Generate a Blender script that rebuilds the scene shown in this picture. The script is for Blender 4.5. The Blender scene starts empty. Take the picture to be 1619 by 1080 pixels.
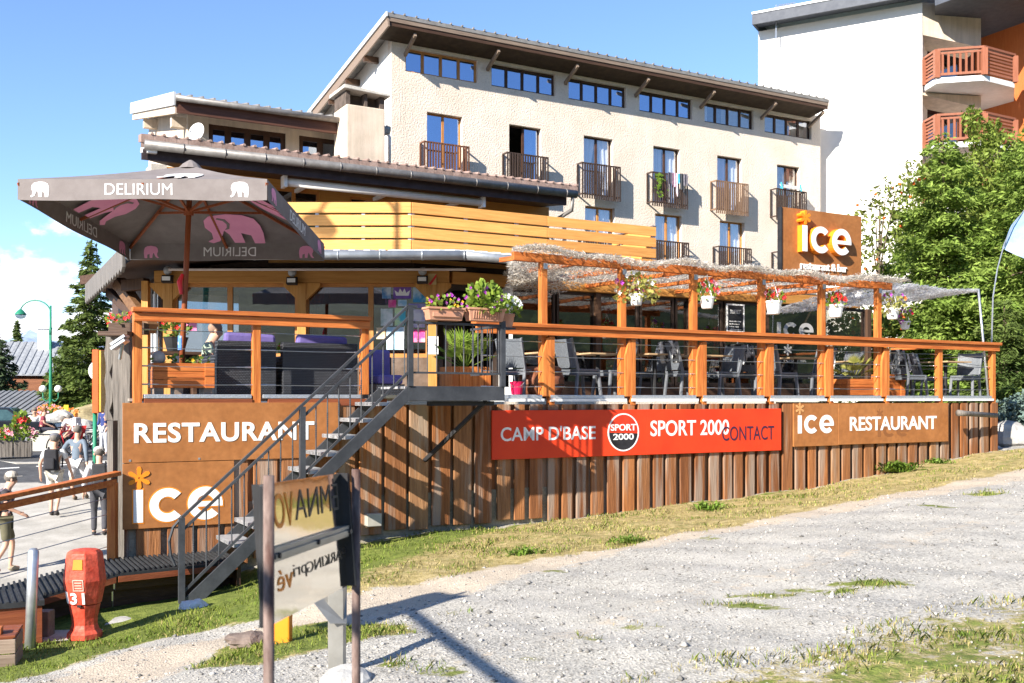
import bpy, bmesh, math, random
import numpy as np
from mathutils import Vector, Matrix, noise
R = math.radians
S = bpy.context.scene
C = S.collection
rnd = random.Random(7)
F = 1619.0; HZ = 630.0; CX = 809.5            # focal length, eye level and centre of the photograph in its own pixels

# ---------------------------------------------------------------- camera, sky, sun, exposure
cam = bpy.data.cameras.new('camera'); camo = bpy.data.objects.new('camera', cam); C.objects.link(camo)
cam.sensor_width = 36.0; cam.lens = 36.0; cam.shift_y = (HZ-540.0)/1619.0
cam.dof.use_dof = True; cam.dof.focus_distance = 14.5; cam.dof.aperture_fstop = 6.0
cam.clip_start = 0.05; cam.clip_end = 20000
camo.location = (0, 0, 0); camo.rotation_euler = (R(90), 0, 0)
S.camera = camo
SUN = Vector((-0.598*math.cos(R(29)), -0.801*math.cos(R(29)), math.sin(R(29))))
w = bpy.data.worlds.new("World"); S.world = w; w.use_nodes = True
nt = w.node_tree; nt.nodes.clear()
def N(t, kind, **kw):
    n = t.nodes.new(kind)
    for k, v in kw.items(): setattr(n, k, v)
    return n
sky = N(nt, 'ShaderNodeTexSky', sky_type='NISHITA', sun_disc=False)
sky.sun_elevation = R(29); sky.sun_rotation = math.atan2(SUN.x, SUN.y) % (2*math.pi)
sky.altitude = 1600; sky.air_density = 1.0; sky.dust_density = 0.25; sky.ozone_density = 1.6
bg = N(nt, 'ShaderNodeBackground'); bg.inputs[1].default_value = 0.102
wo = N(nt, 'ShaderNodeOutputWorld')
# clouds: banks of cumulus low in the sky, one bank to the left of the hotel
tc = N(nt, 'ShaderNodeTexCoord')
sep = N(nt, 'ShaderNodeSeparateXYZ'); nt.links.new(tc.outputs['Generated'], sep.inputs[0])
mp = N(nt, 'ShaderNodeMapping'); mp.inputs['Scale'].default_value = (1, 1, 1.7); mp.inputs['Location'].default_value = (0.35, 0.1, 0.12)
nt.links.new(tc.outputs['Generated'], mp.inputs[0])
cn = N(nt, 'ShaderNodeTexNoise'); cn.inputs['Scale'].default_value = 6.5; cn.inputs['Detail'].default_value = 9; cn.inputs['Roughness'].default_value = 0.56
nt.links.new(mp.outputs[0], cn.inputs[0])
hr = N(nt, 'ShaderNodeMapRange'); hr.inputs[1].default_value = 0.12; hr.inputs[2].default_value = 0.22; hr.inputs[3].default_value = 0.085; hr.inputs[4].default_value = -0.30
nt.links.new(sep.outputs[2], hr.inputs[0])
ad = N(nt, 'ShaderNodeMath', operation='ADD'); nt.links.new(cn.outputs[0], ad.inputs[0]); nt.links.new(hr.outputs[0], ad.inputs[1])
cr = N(nt, 'ShaderNodeMapRange', interpolation_type='SMOOTHSTEP'); cr.inputs[1].default_value = 0.50; cr.inputs[2].default_value = 0.58
nt.links.new(ad.outputs[0], cr.inputs[0])
mx = N(nt, 'ShaderNodeMixRGB'); nt.links.new(cr.outputs[0], mx.inputs[0]); tn = N(nt, 'ShaderNodeMixRGB', blend_type='MULTIPLY'); tn.inputs[0].default_value = 1; tn.inputs[2].default_value = (.86, .96, 1.10, 1); nt.links.new(sky.outputs[0], tn.inputs[1]); nt.links.new(tn.outputs[0], mx.inputs[1])
mx.inputs[2].default_value = (7.0, 7.05, 7.2, 1)
nt.links.new(mx.outputs[0], bg.inputs[0]); nt.links.new(bg.outputs[0], wo.inputs[0])
sl = bpy.data.lights.new('sun', 'SUN'); sl.energy = 5.0; sl.angle = R(0.5); sl.color = (1.0, 0.93, 0.82)
so = bpy.data.objects.new('sun', sl); C.objects.link(so); so.rotation_euler = (-SUN).to_track_quat('-Z', 'Y').to_euler()
S.view_settings.view_transform = 'Standard'; S.view_settings.look = 'None'; S.view_settings.gamma = 1; S.view_settings.exposure = 1.3
S.render.engine = 'CYCLES'
S.cycles.max_bounces = 6; S.cycles.transparent_max_bounces = 10; S.cycles.use_denoising = True

# ---------------------------------------------------------------- frames: upright planes of the place
class Frame:
    def __init__(s, ox, oy, deg, oz=0.0):
        s.o = Vector((ox, oy, oz)); s.a = R(deg); s.c = math.cos(s.a); s.s = math.sin(s.a)
    def w(s, t, d, z): return Vector((s.o.x+t*s.c-d*s.s, s.o.y+t*s.s+d*s.c, s.o.z+z))
    def hit(s, px, py, d=0.0):
        k = (px-CX)/F
        ox = s.o.x-d*s.s; oy = s.o.y+d*s.c
        t = (k*oy-ox)/(s.c-k*s.s); Y = oy+t*s.s
        return t, (HZ-py)/F*Y-s.o.z
    def t(s, px, d=0.0): return s.hit(px, HZ, d)[0]
    def rect(s, x0, y0, x1, y1, d=0.0):          # corners upper left, lower right
        a = s.hit(x0, y0, d); b = s.hit(x1, y1, d); return a[0], b[0], b[1], a[1]
def at(px, py, Y): return Vector(((px-CX)/F*Y, Y, (HZ-py)/F*Y))
PHI = 29.25
W0 = Frame(0, 0, 0)
DK = Frame(-0.09, 14.7, PHI)                     # front edge of the terrace, t along it, d into the building
CF = Frame(-1.22, 18.0, 0)                       # front of the chalet
UPW = Frame(*at(650, 0, 25.2).xy, PHI)           # upper storey wall
AX = Frame(*at(277, 0, 27.9).xy, PHI)            # annex wall
HT = Frame(-4.03, 34.25, PHI)                    # hotel facade
WH = Frame(13.51, 44.6, -29.2)                   # white building

# ---------------------------------------------------------------- objects, parts, meshes
POSE = {}                                        # world origin and heading of what was built
def thing(name, label, cat, loc=(0, 0, 0), ang=0.0, group=None):
    o = bpy.data.objects.new(name, None); C.objects.link(o); o.empty_display_size = 0.2
    o.location = loc; o.rotation_euler = (0, 0, ang); o['label'] = label; o['category'] = cat
    if group: o['group'] = group
    POSE[o.name] = (Vector(loc), ang); return o
def tag(o, label, cat, group=None):
    o['label'] = label; o['category'] = cat
    if group: o['group'] = group
    return o
def dup(root, loc, ang, label, group=None):
    r = root.copy(); C.objects.link(r); r.location = loc; r.rotation_euler = (0, 0, ang); r['label'] = label
    if group: r['group'] = group
    POSE[r.name] = (Vector(loc), ang)
    for ch in list(root.children):
        c = ch.copy(); C.objects.link(c); c.parent = r
        for g in list(ch.children):
            d = g.copy(); C.objects.link(d); d.parent = c
    return r
def link(name, me, mats, parent=None, fr=W0, smooth=False, bevel=0.0):
    for m in (mats if isinstance(mats, (list, tuple)) else [mats]): me.materials.append(m)
    if smooth: me.shade_smooth()
    o = bpy.data.objects.new(name, me); C.objects.link(o)
    if parent is not None:
        L, A = POSE[parent.name]; o.parent = parent
        q = fr.o-L; c, s = math.cos(-A), math.sin(-A)
        o.location = (q.x*c-q.y*s, q.x*s+q.y*c, q.z); o.rotation_euler = (0, 0, fr.a-A)
    else:
        o.location = fr.o; o.rotation_euler = (0, 0, fr.a)
    POSE[o.name] = (fr.o.copy(), fr.a)
    if bevel:
        b = o.modifiers.new('bevel', 'BEVEL'); b.width = bevel; b.segments = 2; b.limit_method = 'ANGLE'; b.angle_limit = R(40)
    return o
class MB:
    def __init__(s, fr=W0): s.fr = fr; s.v = []; s.f = []; s.m = []; s.mi = 0
    def face(s, idx): s.f.append(idx); s.m.append(s.mi)
    def add(s, pts, faces):
        n = len(s.v); s.v += [tuple(p) for p in pts]
        for f in faces: s.face([i+n for i in f])
    def box(s, x0, x1, y0, y1, z0, z1):
        if x0 > x1: x0, x1 = x1, x0
        if y0 > y1: y0, y1 = y1, y0
        if z0 > z1: z0, z1 = z1, z0
        s.add([(x0,y0,z0),(x1,y0,z0),(x1,y1,z0),(x0,y1,z0),(x0,y0,z1),(x1,y0,z1),(x1,y1,z1),(x0,y1,z1)],
              [(3,2,1,0),(4,5,6,7),(0,1,5,4),(1,2,6,5),(2,3,7,6),(3,0,4,7)])
    def hexa(s, b, t):                            # bottom ring and top ring, any equal count, anticlockwise from above
        n = len(b); s.add(list(b)+list(t), [tuple(range(n-1,-1,-1)), tuple(range(n, 2*n))]+[(i,(i+1)%n,n+(i+1)%n,n+i) for i in range(n)])
    def bar(s, p, q, wd, ht, up=(0, 0, 1)):
        p = Vector(p); q = Vector(q); x = (q-p).normalized(); up = Vector(up)
        if abs(x.dot(up)) > .98: up = Vector((0, 1, 0))
        y = up.cross(x).normalized()*wd/2; z = x.cross(y).normalized()*ht/2
        s.add([p-y-z,q-y-z,q+y-z,p+y-z,p-y+z,q-y+z,q+y+z,p+y+z],
              [(3,2,1,0),(4,5,6,7),(0,1,5,4),(1,2,6,5),(2,3,7,6),(3,0,4,7)])
    def tube(s, pts, r, n=8, caps=True):
        pts = [Vector(p) for p in pts]; rr = r if isinstance(r, (list, tuple)) else [r]*len(pts)
        base = len(s.v); prev = None
        for i, p in enumerate(pts):
            a = pts[max(0, i-1)]; b = pts[min(len(pts)-1, i+1)]; x = (b-a).normalized()
            if prev is None:
                up = Vector((0, 0, 1)) if abs(x.z) < .9 else Vector((0, 1, 0)); y = up.cross(x).normalized()
            else: y = (prev-x*prev.dot(x)).normalized()
            prev = y; z = x.cross(y)
            for k in range(n):
                c = 2*math.pi*k/n; s.v.append(tuple(p+(y*math.cos(c)+z*math.sin(c))*rr[i]))
        for i in range(len(pts)-1):
            for k in range(n):
                k2 = (k+1) % n; s.face([base+i*n+k, base+i*n+k2, base+(i+1)*n+k2, base+(i+1)*n+k])
        if caps:
            s.face([base+k for k in range(n-1, -1, -1)]); m = base+(len(pts)-1)*n; s.face([m+k for k in range(n)])
    def lathe(s, prof, c=(0, 0, 0), n=16, sx=1.0, sy=1.0, rot=0.0):
        base = len(s.v)
        for r, z in prof:
            for k in range(n):
                a = 2*math.pi*k/n+rot; s.v.append((c[0]+r*math.cos(a)*sx, c[1]+r*math.sin(a)*sy, c[2]+z))
        for i in range(len(prof)-1):
            for k in range(n):
                k2 = (k+1) % n; s.face([base+i*n+k, base+i*n+k2, base+(i+1)*n+k2, base+(i+1)*n+k])
        s.face([base+k for k in range(n-1, -1, -1)]); m = base+(len(prof)-1)*n; s.face([m+k for k in range(n)])
    def ball(s, c, r, n=10, m=7):
        rx, ry, rz = r if isinstance(r, (list, tuple)) else (r, r, r)
        pr = [(math.sin(math.pi*i/m), -math.cos(math.pi*i/m)) for i in range(m+1)]
        base = len(s.v)
        for a, z in pr:
            a = max(a, .02)
            for k in range(n):
                t = 2*math.pi*k/n; s.v.append((c[0]+rx*a*math.cos(t), c[1]+ry*a*math.sin(t), c[2]+rz*z))
        for i in range(m):
            for k in range(n):
                k2 = (k+1) % n; s.face([base+i*n+k, base+i*n+k2, base+(i+1)*n+k2, base+(i+1)*n+k])
        s.face([base+k for k in range(n-1, -1, -1)]); q = base+m*n; s.face([q+k for k in range(n)])
    def prism(s, poly, fn, d0, d1):               # poly of (a,b); fn(a,b,d) -> point
        n = len(poly); A = [fn(a, b, d0) for a, b in poly]; B = [fn(a, b, d1) for a, b in poly]
        s.add(A+B, [tuple(range(n)), tuple(range(2*n-1, n-1, -1))]+[(i, n+i, n+(i+1)%n, (i+1)%n) for i in range(n)])
    def grid(s, nu, nv, fn):
        base = len(s.v)
        for i in range(nu+1):
            for j in range(nv+1): s.v.append(tuple(fn(i/nu, j/nv)))
        for i in range(nu):
            for j in range(nv):
                a = base+i*(nv+1)+j; s.face([a, a+nv+1, a+nv+2, a+1])
    def wall(s, t0, t1, z0, z1, holes, d0, d1):   # upright slab with real openings
        ts = sorted({t0, t1, *[h[0] for h in holes], *[h[1] for h in holes]}); zs = sorted({z0, z1, *[h[2] for h in holes], *[h[3] for h in holes]})
        ins = lambda a, b: any(h[0] < a < h[1] and h[2] < b < h[3] for h in holes)
        for i in range(len(ts)-1):
            for j in range(len(zs)-1):
                a, b, c, d = ts[i], ts[i+1], zs[j], zs[j+1]
                if ins((a+b)/2, (c+d)/2): continue
                s.add([(a,d0,c),(b,d0,c),(b,d0,d),(a,d0,d)], [(0,1,2,3)])
                s.add([(a,d1,c),(b,d1,c),(b,d1,d),(a,d1,d)], [(3,2,1,0)])
        for a, b, c, d in holes:
            s.add([(a,d0,c),(b,d0,c),(b,d0,d),(a,d0,d),(a,d1,c),(b,d1,c),(b,d1,d),(a,d1,d)], [(0,4,5,1),(1,5,6,2),(2,6,7,3),(3,7,4,0)])
        s.add([(t0,d0,z0),(t1,d0,z0),(t1,d0,z1),(t0,d0,z1),(t0,d1,z0),(t1,d1,z0),(t1,d1,z1),(t0,d1,z1)], [(0,4,5,1),(1,5,6,2),(2,6,7,3),(3,7,4,0)])
    def build(s, name, mats, parent=None, smooth=False, bevel=0.0, recalc=False):
        me = bpy.data.meshes.new(name); me.from_pydata(s.v, [], s.f); me.polygons.foreach_set('material_index', s.m)
        if recalc:
            bm = bmesh.new(); bm.from_mesh(me); bmesh.ops.recalc_face_normals(bm, faces=bm.faces[:]); bm.to_mesh(me); bm.free()
        me.update(); return link(name, me, mats, parent, s.fr, smooth, bevel)
def one_box(fr, name, m, parent, *b, bevel=0.0):
    q = MB(fr); q.box(*b); return q.build(name, m, parent, bevel=bevel)
def structure(o): o['kind'] = 'structure'; return o
def stuff(o): o['kind'] = 'stuff'; return o

# ---------------------------------------------------------------- materials
MATS = {}
def mat(name, c1, c2=None, rough=.65, scale=4.0, stretch=(1, 1, 1), bump=0.0, bscale=30.0, metal=0.0, island=0.0, spec=.28, detail=6, fine=0.0, lo=.35, hi=.65, trans=0.0, bdist=.02, streak=0.0):
    if name in MATS: return MATS[name]
    m = bpy.data.materials.new(name); m.use_nodes = True; t = m.node_tree; p = t.nodes['Principled BSDF']; MATS[name] = m
    if c2 is None: c2 = tuple(x*.8 for x in c1)
    tc = N(t, 'ShaderNodeTexCoord'); mp = N(t, 'ShaderNodeMapping'); mp.inputs['Scale'].default_value = stretch
    t.links.new(tc.outputs['Object'], mp.inputs[0])
    n = N(t, 'ShaderNodeTexNoise'); n.inputs['Scale'].default_value = scale; n.inputs['Detail'].default_value = detail; n.inputs['Roughness'].default_value = .62
    t.links.new(mp.outputs[0], n.inputs[0])
    r = N(t, 'ShaderNodeValToRGB'); e = r.color_ramp.elements; e[0].position = lo; e[1].position = hi; e[0].color = (*c1, 1); e[1].color = (*c2, 1)
    t.links.new(n.outputs[0], r.inputs[0]); out = r.outputs[0]
    def mul(out, fac_out):
        x = N(t, 'ShaderNodeMixRGB', blend_type='MULTIPLY'); x.inputs[0].default_value = 1; t.links.new(out, x.inputs[1]); t.links.new(fac_out, x.inputs[2]); return x.outputs[0]
    if island:
        g = N(t, 'ShaderNodeNewGeometry'); mr = N(t, 'ShaderNodeMapRange'); mr.inputs[3].default_value = 1-island; mr.inputs[4].default_value = 1+island
        t.links.new(g.outputs['Random Per Island'], mr.inputs[0]); out = mul(out, mr.outputs[0])
    if fine:
        n2 = N(t, 'ShaderNodeTexNoise'); n2.inputs['Scale'].default_value = bscale; n2.inputs['Detail'].default_value = 4; t.links.new(mp.outputs[0], n2.inputs[0])
        mr = N(t, 'ShaderNodeMapRange'); mr.inputs[1].default_value = .3; mr.inputs[2].default_value = .7; mr.inputs[3].default_value = 1-fine; mr.inputs[4].default_value = 1+fine
        t.links.new(n2.outputs[0], mr.inputs[0]); out = mul(out, mr.outputs[0])
    if streak:
        m4 = N(t, 'ShaderNodeMapping'); m4.inputs['Scale'].default_value = (2.2, 2.2, .16); t.links.new(tc.outputs['Object'], m4.inputs[0]); n4 = N(t, 'ShaderNodeTexNoise'); n4.inputs['Scale'].default_value = 1.5; n4.inputs['Detail'].default_value = 8; n4.inputs['Roughness'].default_value = .7; t.links.new(m4.outputs[0], n4.inputs[0])
        mr = N(t, 'ShaderNodeMapRange'); mr.inputs[1].default_value = .38; mr.inputs[2].default_value = .6; mr.inputs[3].default_value = 1-streak; mr.inputs[4].default_value = 1; t.links.new(n4.outputs[0], mr.inputs[0]); out = mul(out, mr.outputs[0])
    t.links.new(out, p.inputs['Base Color'])
    p.inputs['Roughness'].default_value = rough; p.inputs['Metallic'].default_value = metal; p.inputs['Specular IOR Level'].default_value = spec
    if bump:
        n3 = N(t, 'ShaderNodeTexNoise'); n3.inputs['Scale'].default_value = bscale; n3.inputs['Detail'].default_value = 5; t.links.new(mp.outputs[0], n3.inputs[0])
        b = N(t, 'ShaderNodeBump'); b.inputs['Strength'].default_value = bump; b.inputs['Distance'].default_value = bdist; t.links.new(n3.outputs[0], b.inputs['Height']); t.links.new(b.outputs[0], p.inputs['Normal'])
    if trans:
        o = t.nodes['Material Output']; tl = N(t, 'ShaderNodeBsdfTranslucent'); t.links.new(out, tl.inputs[0])
        ms = N(t, 'ShaderNodeMixShader'); ms.inputs[0].default_value = trans; t.links.new(p.outputs[0], ms.inputs[1]); t.links.new(tl.outputs[0], ms.inputs[2]); t.links.new(ms.outputs[0], o.inputs[0])
    return m
def wood(name, c1, c2, axis, island=.18, rough=.55, bump=.25):
    st = {'x': (.6, 9, 9), 'y': (9, .6, 9), 'z': (9, 9, .6)}[axis]
    return mat(name, c1, c2, rough=rough, scale=3.0, stretch=st, bump=bump, bscale=7, island=island, lo=.3, hi=.72)
def glass(name, refl=.45, tint=(.5, .55, .6), gtint=(.92, .95, 1)):
    m = bpy.data.materials.new(name); m.use_nodes = True; t = m.node_tree; t.nodes.clear()
    o = N(t, 'ShaderNodeOutputMaterial'); tr = N(t, 'ShaderNodeBsdfTransparent'); tr.inputs[0].default_value = (*tint, 1)
    gl = N(t, 'ShaderNodeBsdfGlossy'); gl.inputs['Roughness'].default_value = .015; gl.inputs[0].default_value = (*gtint, 1)
    tc = N(t, 'ShaderNodeTexCoord'); n = N(t, 'ShaderNodeTexNoise'); n.inputs['Scale'].default_value = 1.3; n.inputs['Detail'].default_value = 1; t.links.new(tc.outputs['Object'], n.inputs[0])
    b = N(t, 'ShaderNodeBump'); b.inputs['Strength'].default_value = .04; b.inputs['Distance'].default_value = .05; t.links.new(n.outputs[0], b.inputs['Height']); t.links.new(b.outputs[0], gl.inputs['Normal'])
    ms = N(t, 'ShaderNodeMixShader'); ms.inputs[0].default_value = refl
    t.links.new(tr.outputs[0], ms.inputs[1]); t.links.new(gl.outputs[0], ms.inputs[2]); t.links.new(ms.outputs[0], o.inputs[0]); return m
m_rail_x = wood('orange stained wood along x', (.33, .075, .016), (.60, .20, .05), 'x')
m_rail_z = wood('orange stained wood upright', (.36, .085, .017), (.64, .23, .055), 'z')
m_rail_y = wood('orange stained wood along y', (.33, .075, .016), (.60, .20, .05), 'y')
m_beam_x = wood('honey beam wood along x', (.40, .17, .035), (.55, .27, .07), 'x')
m_beam_z = wood('honey beam wood upright', (.42, .18, .035), (.58, .29, .08), 'z')
m_slat_x = wood('fresh larch boards along x', (.58, .25, .065), (.74, .38, .11), 'x', island=.16, bump=.15)
m_clad_x = wood('yellow cladding boards along x', (.46, .21, .05), (.58, .30, .08), 'x', island=.1)
m_dark_x = wood('dark brown timber along x', (.045, .022, .014), (.09, .05, .03), 'x')
m_dark_z = wood('dark brown timber upright', (.05, .026, .016), (.10, .055, .032), 'z')
m_brown_y = wood('brown timber along y', (.12, .06, .03), (.22, .12, .06), 'y')
m_grey_z = wood('weathered grey timber', (.075, .066, .058), (.22, .195, .17), 'z', bump=.5)
m_mahog_x = wood('red brown terrace board along x', (.16, .042, .018), (.25, .075, .03), 'x')
m_steel = mat('dark grey painted steel', (.032, .035, .041), (.055, .059, .067), rough=.45, scale=3, fine=.1)
m_galv = mat('galvanised steel', (.42, .44, .47), (.55, .57, .60), rough=.38, metal=.75, scale=12)
m_zinc = mat('zinc gutter', (.26, .28, .30), (.36, .38, .40), rough=.42, metal=.5, scale=6)
m_zinc_d = mat('dull zinc gutter', (.16, .15, .145), (.24, .23, .22), rough=.5, metal=.4, scale=6)
m_wire = mat('steel cable', (.55, .56, .58), rough=.3, metal=.9)
m_white = mat('white paint', (.80, .80, .79), (.72, .72, .71), rough=.5)
m_letter = mat('white sign lettering', (.82, .82, .80), (.74, .74, .72), rough=.5, scale=3)
m_black = mat('black plastic', (.015, .015, .017), (.03, .03, .032), rough=.5)
m_concrete = mat('pale concrete', (.38, .36, .32), (.50, .47, .42), rough=.9, scale=5, bump=.3, bscale=40, fine=.12)
m_glass = glass('window glass', .21)
m_glass_wing = glass('restaurant wing glass', .15, tint=(.6, .6, .58))
m_glass_clear = glass('clear window glass', .2, tint=(.95, .96, .97))
m_glass_sky = glass('hotel window glass', .52, gtint=(.58, .74, 1.0))
# ---------------------------------------------------------------- the ground
npr = np.random.default_rng(5)
def base_z(X, Y): return -1.65+.07*X-.007*Y
CTRL = [(-1.18, 6.55, -1.78), (-4.17, 10.0, -2.34), (-4.15, 8.3, -2.26), (-3.55, 11.45, -2.27), (-2.0, 13.6, -1.89), (-1.4, 10.9, -1.86), (1.78, 15.75, -1.73),
        (4.54, 17.3, -1.57), (9.5, 20.1, -1.03), (8.6, 17.2, -1.17), (2.7, 5.45, -1.47), (0, 6.2, -1.68), (3, 10, -1.5), (6, 13, -1.3), (-6.5, 10.5, -2.5), (-7, 7, -2.5), (0, 2, -1.62), (14, 22, -.6), (20, 24, -.2)]
def gz(X, Y):
    X = np.asarray(X, float); Y = np.asarray(Y, float); n = np.zeros_like(X); dsum = np.full_like(X, 1e-3)
    for cx, cy, cz in CTRL:
        wt = 1.0/((X-cx)**2+(Y-cy)**2+.35)**1.6; n = n+wt*(cz-base_z(cx, cy)); dsum = dsum+wt
    return base_z(X, Y)+n/dsum
def gz1(x, y): return float(gz(np.array([x]), np.array([y]))[0])
def ground(px, py):                              # where a line of sight meets the ground
    Y = 9.0
    for _ in range(40):
        z = gz1((px-CX)/F*Y, Y); Y = .5*Y+.5*min(60, max(2, z*F/(HZ-py)))
    return (px-CX)/F*Y, Y
def st_z(Y): return min(-2.6+.072*(Y-22.5), -1.85)
def soft_poly(X, Y, poly, soft):                 # 1 inside, fading to 0 across the border
    P = np.array(poly); best = np.full(X.shape, 1e9); ins = np.zeros(X.shape, bool)
    for i in range(len(P)):
        a = P[i]; b = P[(i+1) % len(P)]; ab = b-a; tt = np.clip(((X-a[0])*ab[0]+(Y-a[1])*ab[1])/(ab@ab+1e-9), 0, 1)
        best = np.minimum(best, np.hypot(X-a[0]-tt*ab[0], Y-a[1]-tt*ab[1]))
        c = (a[1] > Y) != (b[1] > Y)
        with np.errstate(divide='ignore', invalid='ignore'): xi = (b[0]-a[0])*(Y-a[1])/(b[1]-a[1]+1e-12)+a[0]
        ins ^= c & (X < xi)
    sd = np.where(ins, best, -best); return np.clip(.5+sd/soft/2, 0, 1)
gp = lambda L: [ground(*p) for p in L]
wallfoot = [tuple(DK.w(t, -.05, 0).xy) for t in (13, 9, 5, 2, -1, -4.4)]
P_STRIP = gp([(470, 945), (560, 940), (700, 912), (850, 886), (1000, 860), (1150, 832), (1300, 803), (1450, 775), (1619, 742)])+[(16, 21.5)]+wallfoot
P_GREEN = gp([(470, 925), (560, 915), (700, 862), (800, 835), (900, 815)])+[tuple(DK.w(t, -.05, 0).xy) for t in (1.6, -1, -4.4)]
P_LEFT = gp([(-90, 1079), (20, 1079), (150, 1043), (260, 1008), (410, 978), (560, 930), (590, 880)])+[tuple(DK.w(-4.0, -.2, 0).xy), tuple(DK.w(-9, -.2, 0).xy), (-10, 8)]  # grass and soil; under the walkway their darker colour stands for shade
P_MID = gp([(300, 1064), (345, 1030), (410, 1003), (520, 982), (645, 985), (655, 1002), (560, 1014), (430, 1044)])
P_RIGHT = gp([(1040, 1079), (1180, 1050), (1300, 1020), (1420, 990), (1520, 968), (1700, 925)])+[(9, 6), (5, 3.5), (2.2, 3.8)]
P_BIT = [gp([(x-rx, y), (x, y-ry), (x+rx, y), (x, y+ry)]) for x, y, rx, ry in
         [(1180, 958, 70, 9), (1205, 940, 60, 6), (1385, 925, 70, 8), (1010, 992, 40, 5), (940, 1010, 25, 4), (700, 1060, 60, 12), (1270, 932, 40, 5), (1330, 935, 30, 6), (880, 905, 25, 3), (1120, 850, 20, 3), (720, 970, 16, 3), (1480, 800, 40, 3), (1560, 780, 40, 4), (620, 1050, 20, 7), (830, 1040, 25, 6)]]
P_SAND = gp([(60, 1079), (200, 1035), (420, 985), (560, 938), (700, 905), (900, 870), (1150, 825), (1619, 738), (1800, 715), (1750, 735), (1400, 795), (1100, 850), (900, 893), (700, 950), (560, 985), (400, 1005), (300, 1050), (250, 1079)])
P_RUT = [gp([(560, 1079), (860, 985), (1200, 890), (1619, 790), (1619, 830), (1250, 925), (930, 1020), (780, 1079)]), gp([(1000, 1079), (1250, 1000), (1500, 930), (1619, 900), (1619, 925), (1450, 965), (1300, 1005), (1150, 1060), (1100, 1079)])]
def masks(X, Y):
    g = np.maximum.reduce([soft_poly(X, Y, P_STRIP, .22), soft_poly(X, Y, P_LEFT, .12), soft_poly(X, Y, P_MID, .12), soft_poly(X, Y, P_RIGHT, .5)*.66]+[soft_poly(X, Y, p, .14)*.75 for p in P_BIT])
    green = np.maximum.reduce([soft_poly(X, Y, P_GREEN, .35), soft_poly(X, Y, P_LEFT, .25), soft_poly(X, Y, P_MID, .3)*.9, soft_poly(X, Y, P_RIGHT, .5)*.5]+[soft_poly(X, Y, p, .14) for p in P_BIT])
    green = np.maximum(green, soft_poly(X, Y, P_STRIP, .5)*.34)
    far = soft_poly(X, Y, gp([(1000, 795), (1150, 790), (1240, 770), (1350, 740), (1450, 722), (1450, 735), (1300, 768), (1150, 800)]), .25)*.5
    return g, np.maximum(green, far), np.maximum.reduce([soft_poly(X, Y, P_SAND, .3)]+[.42*soft_poly(X, Y, p, .5) for p in P_RUT])
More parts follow.
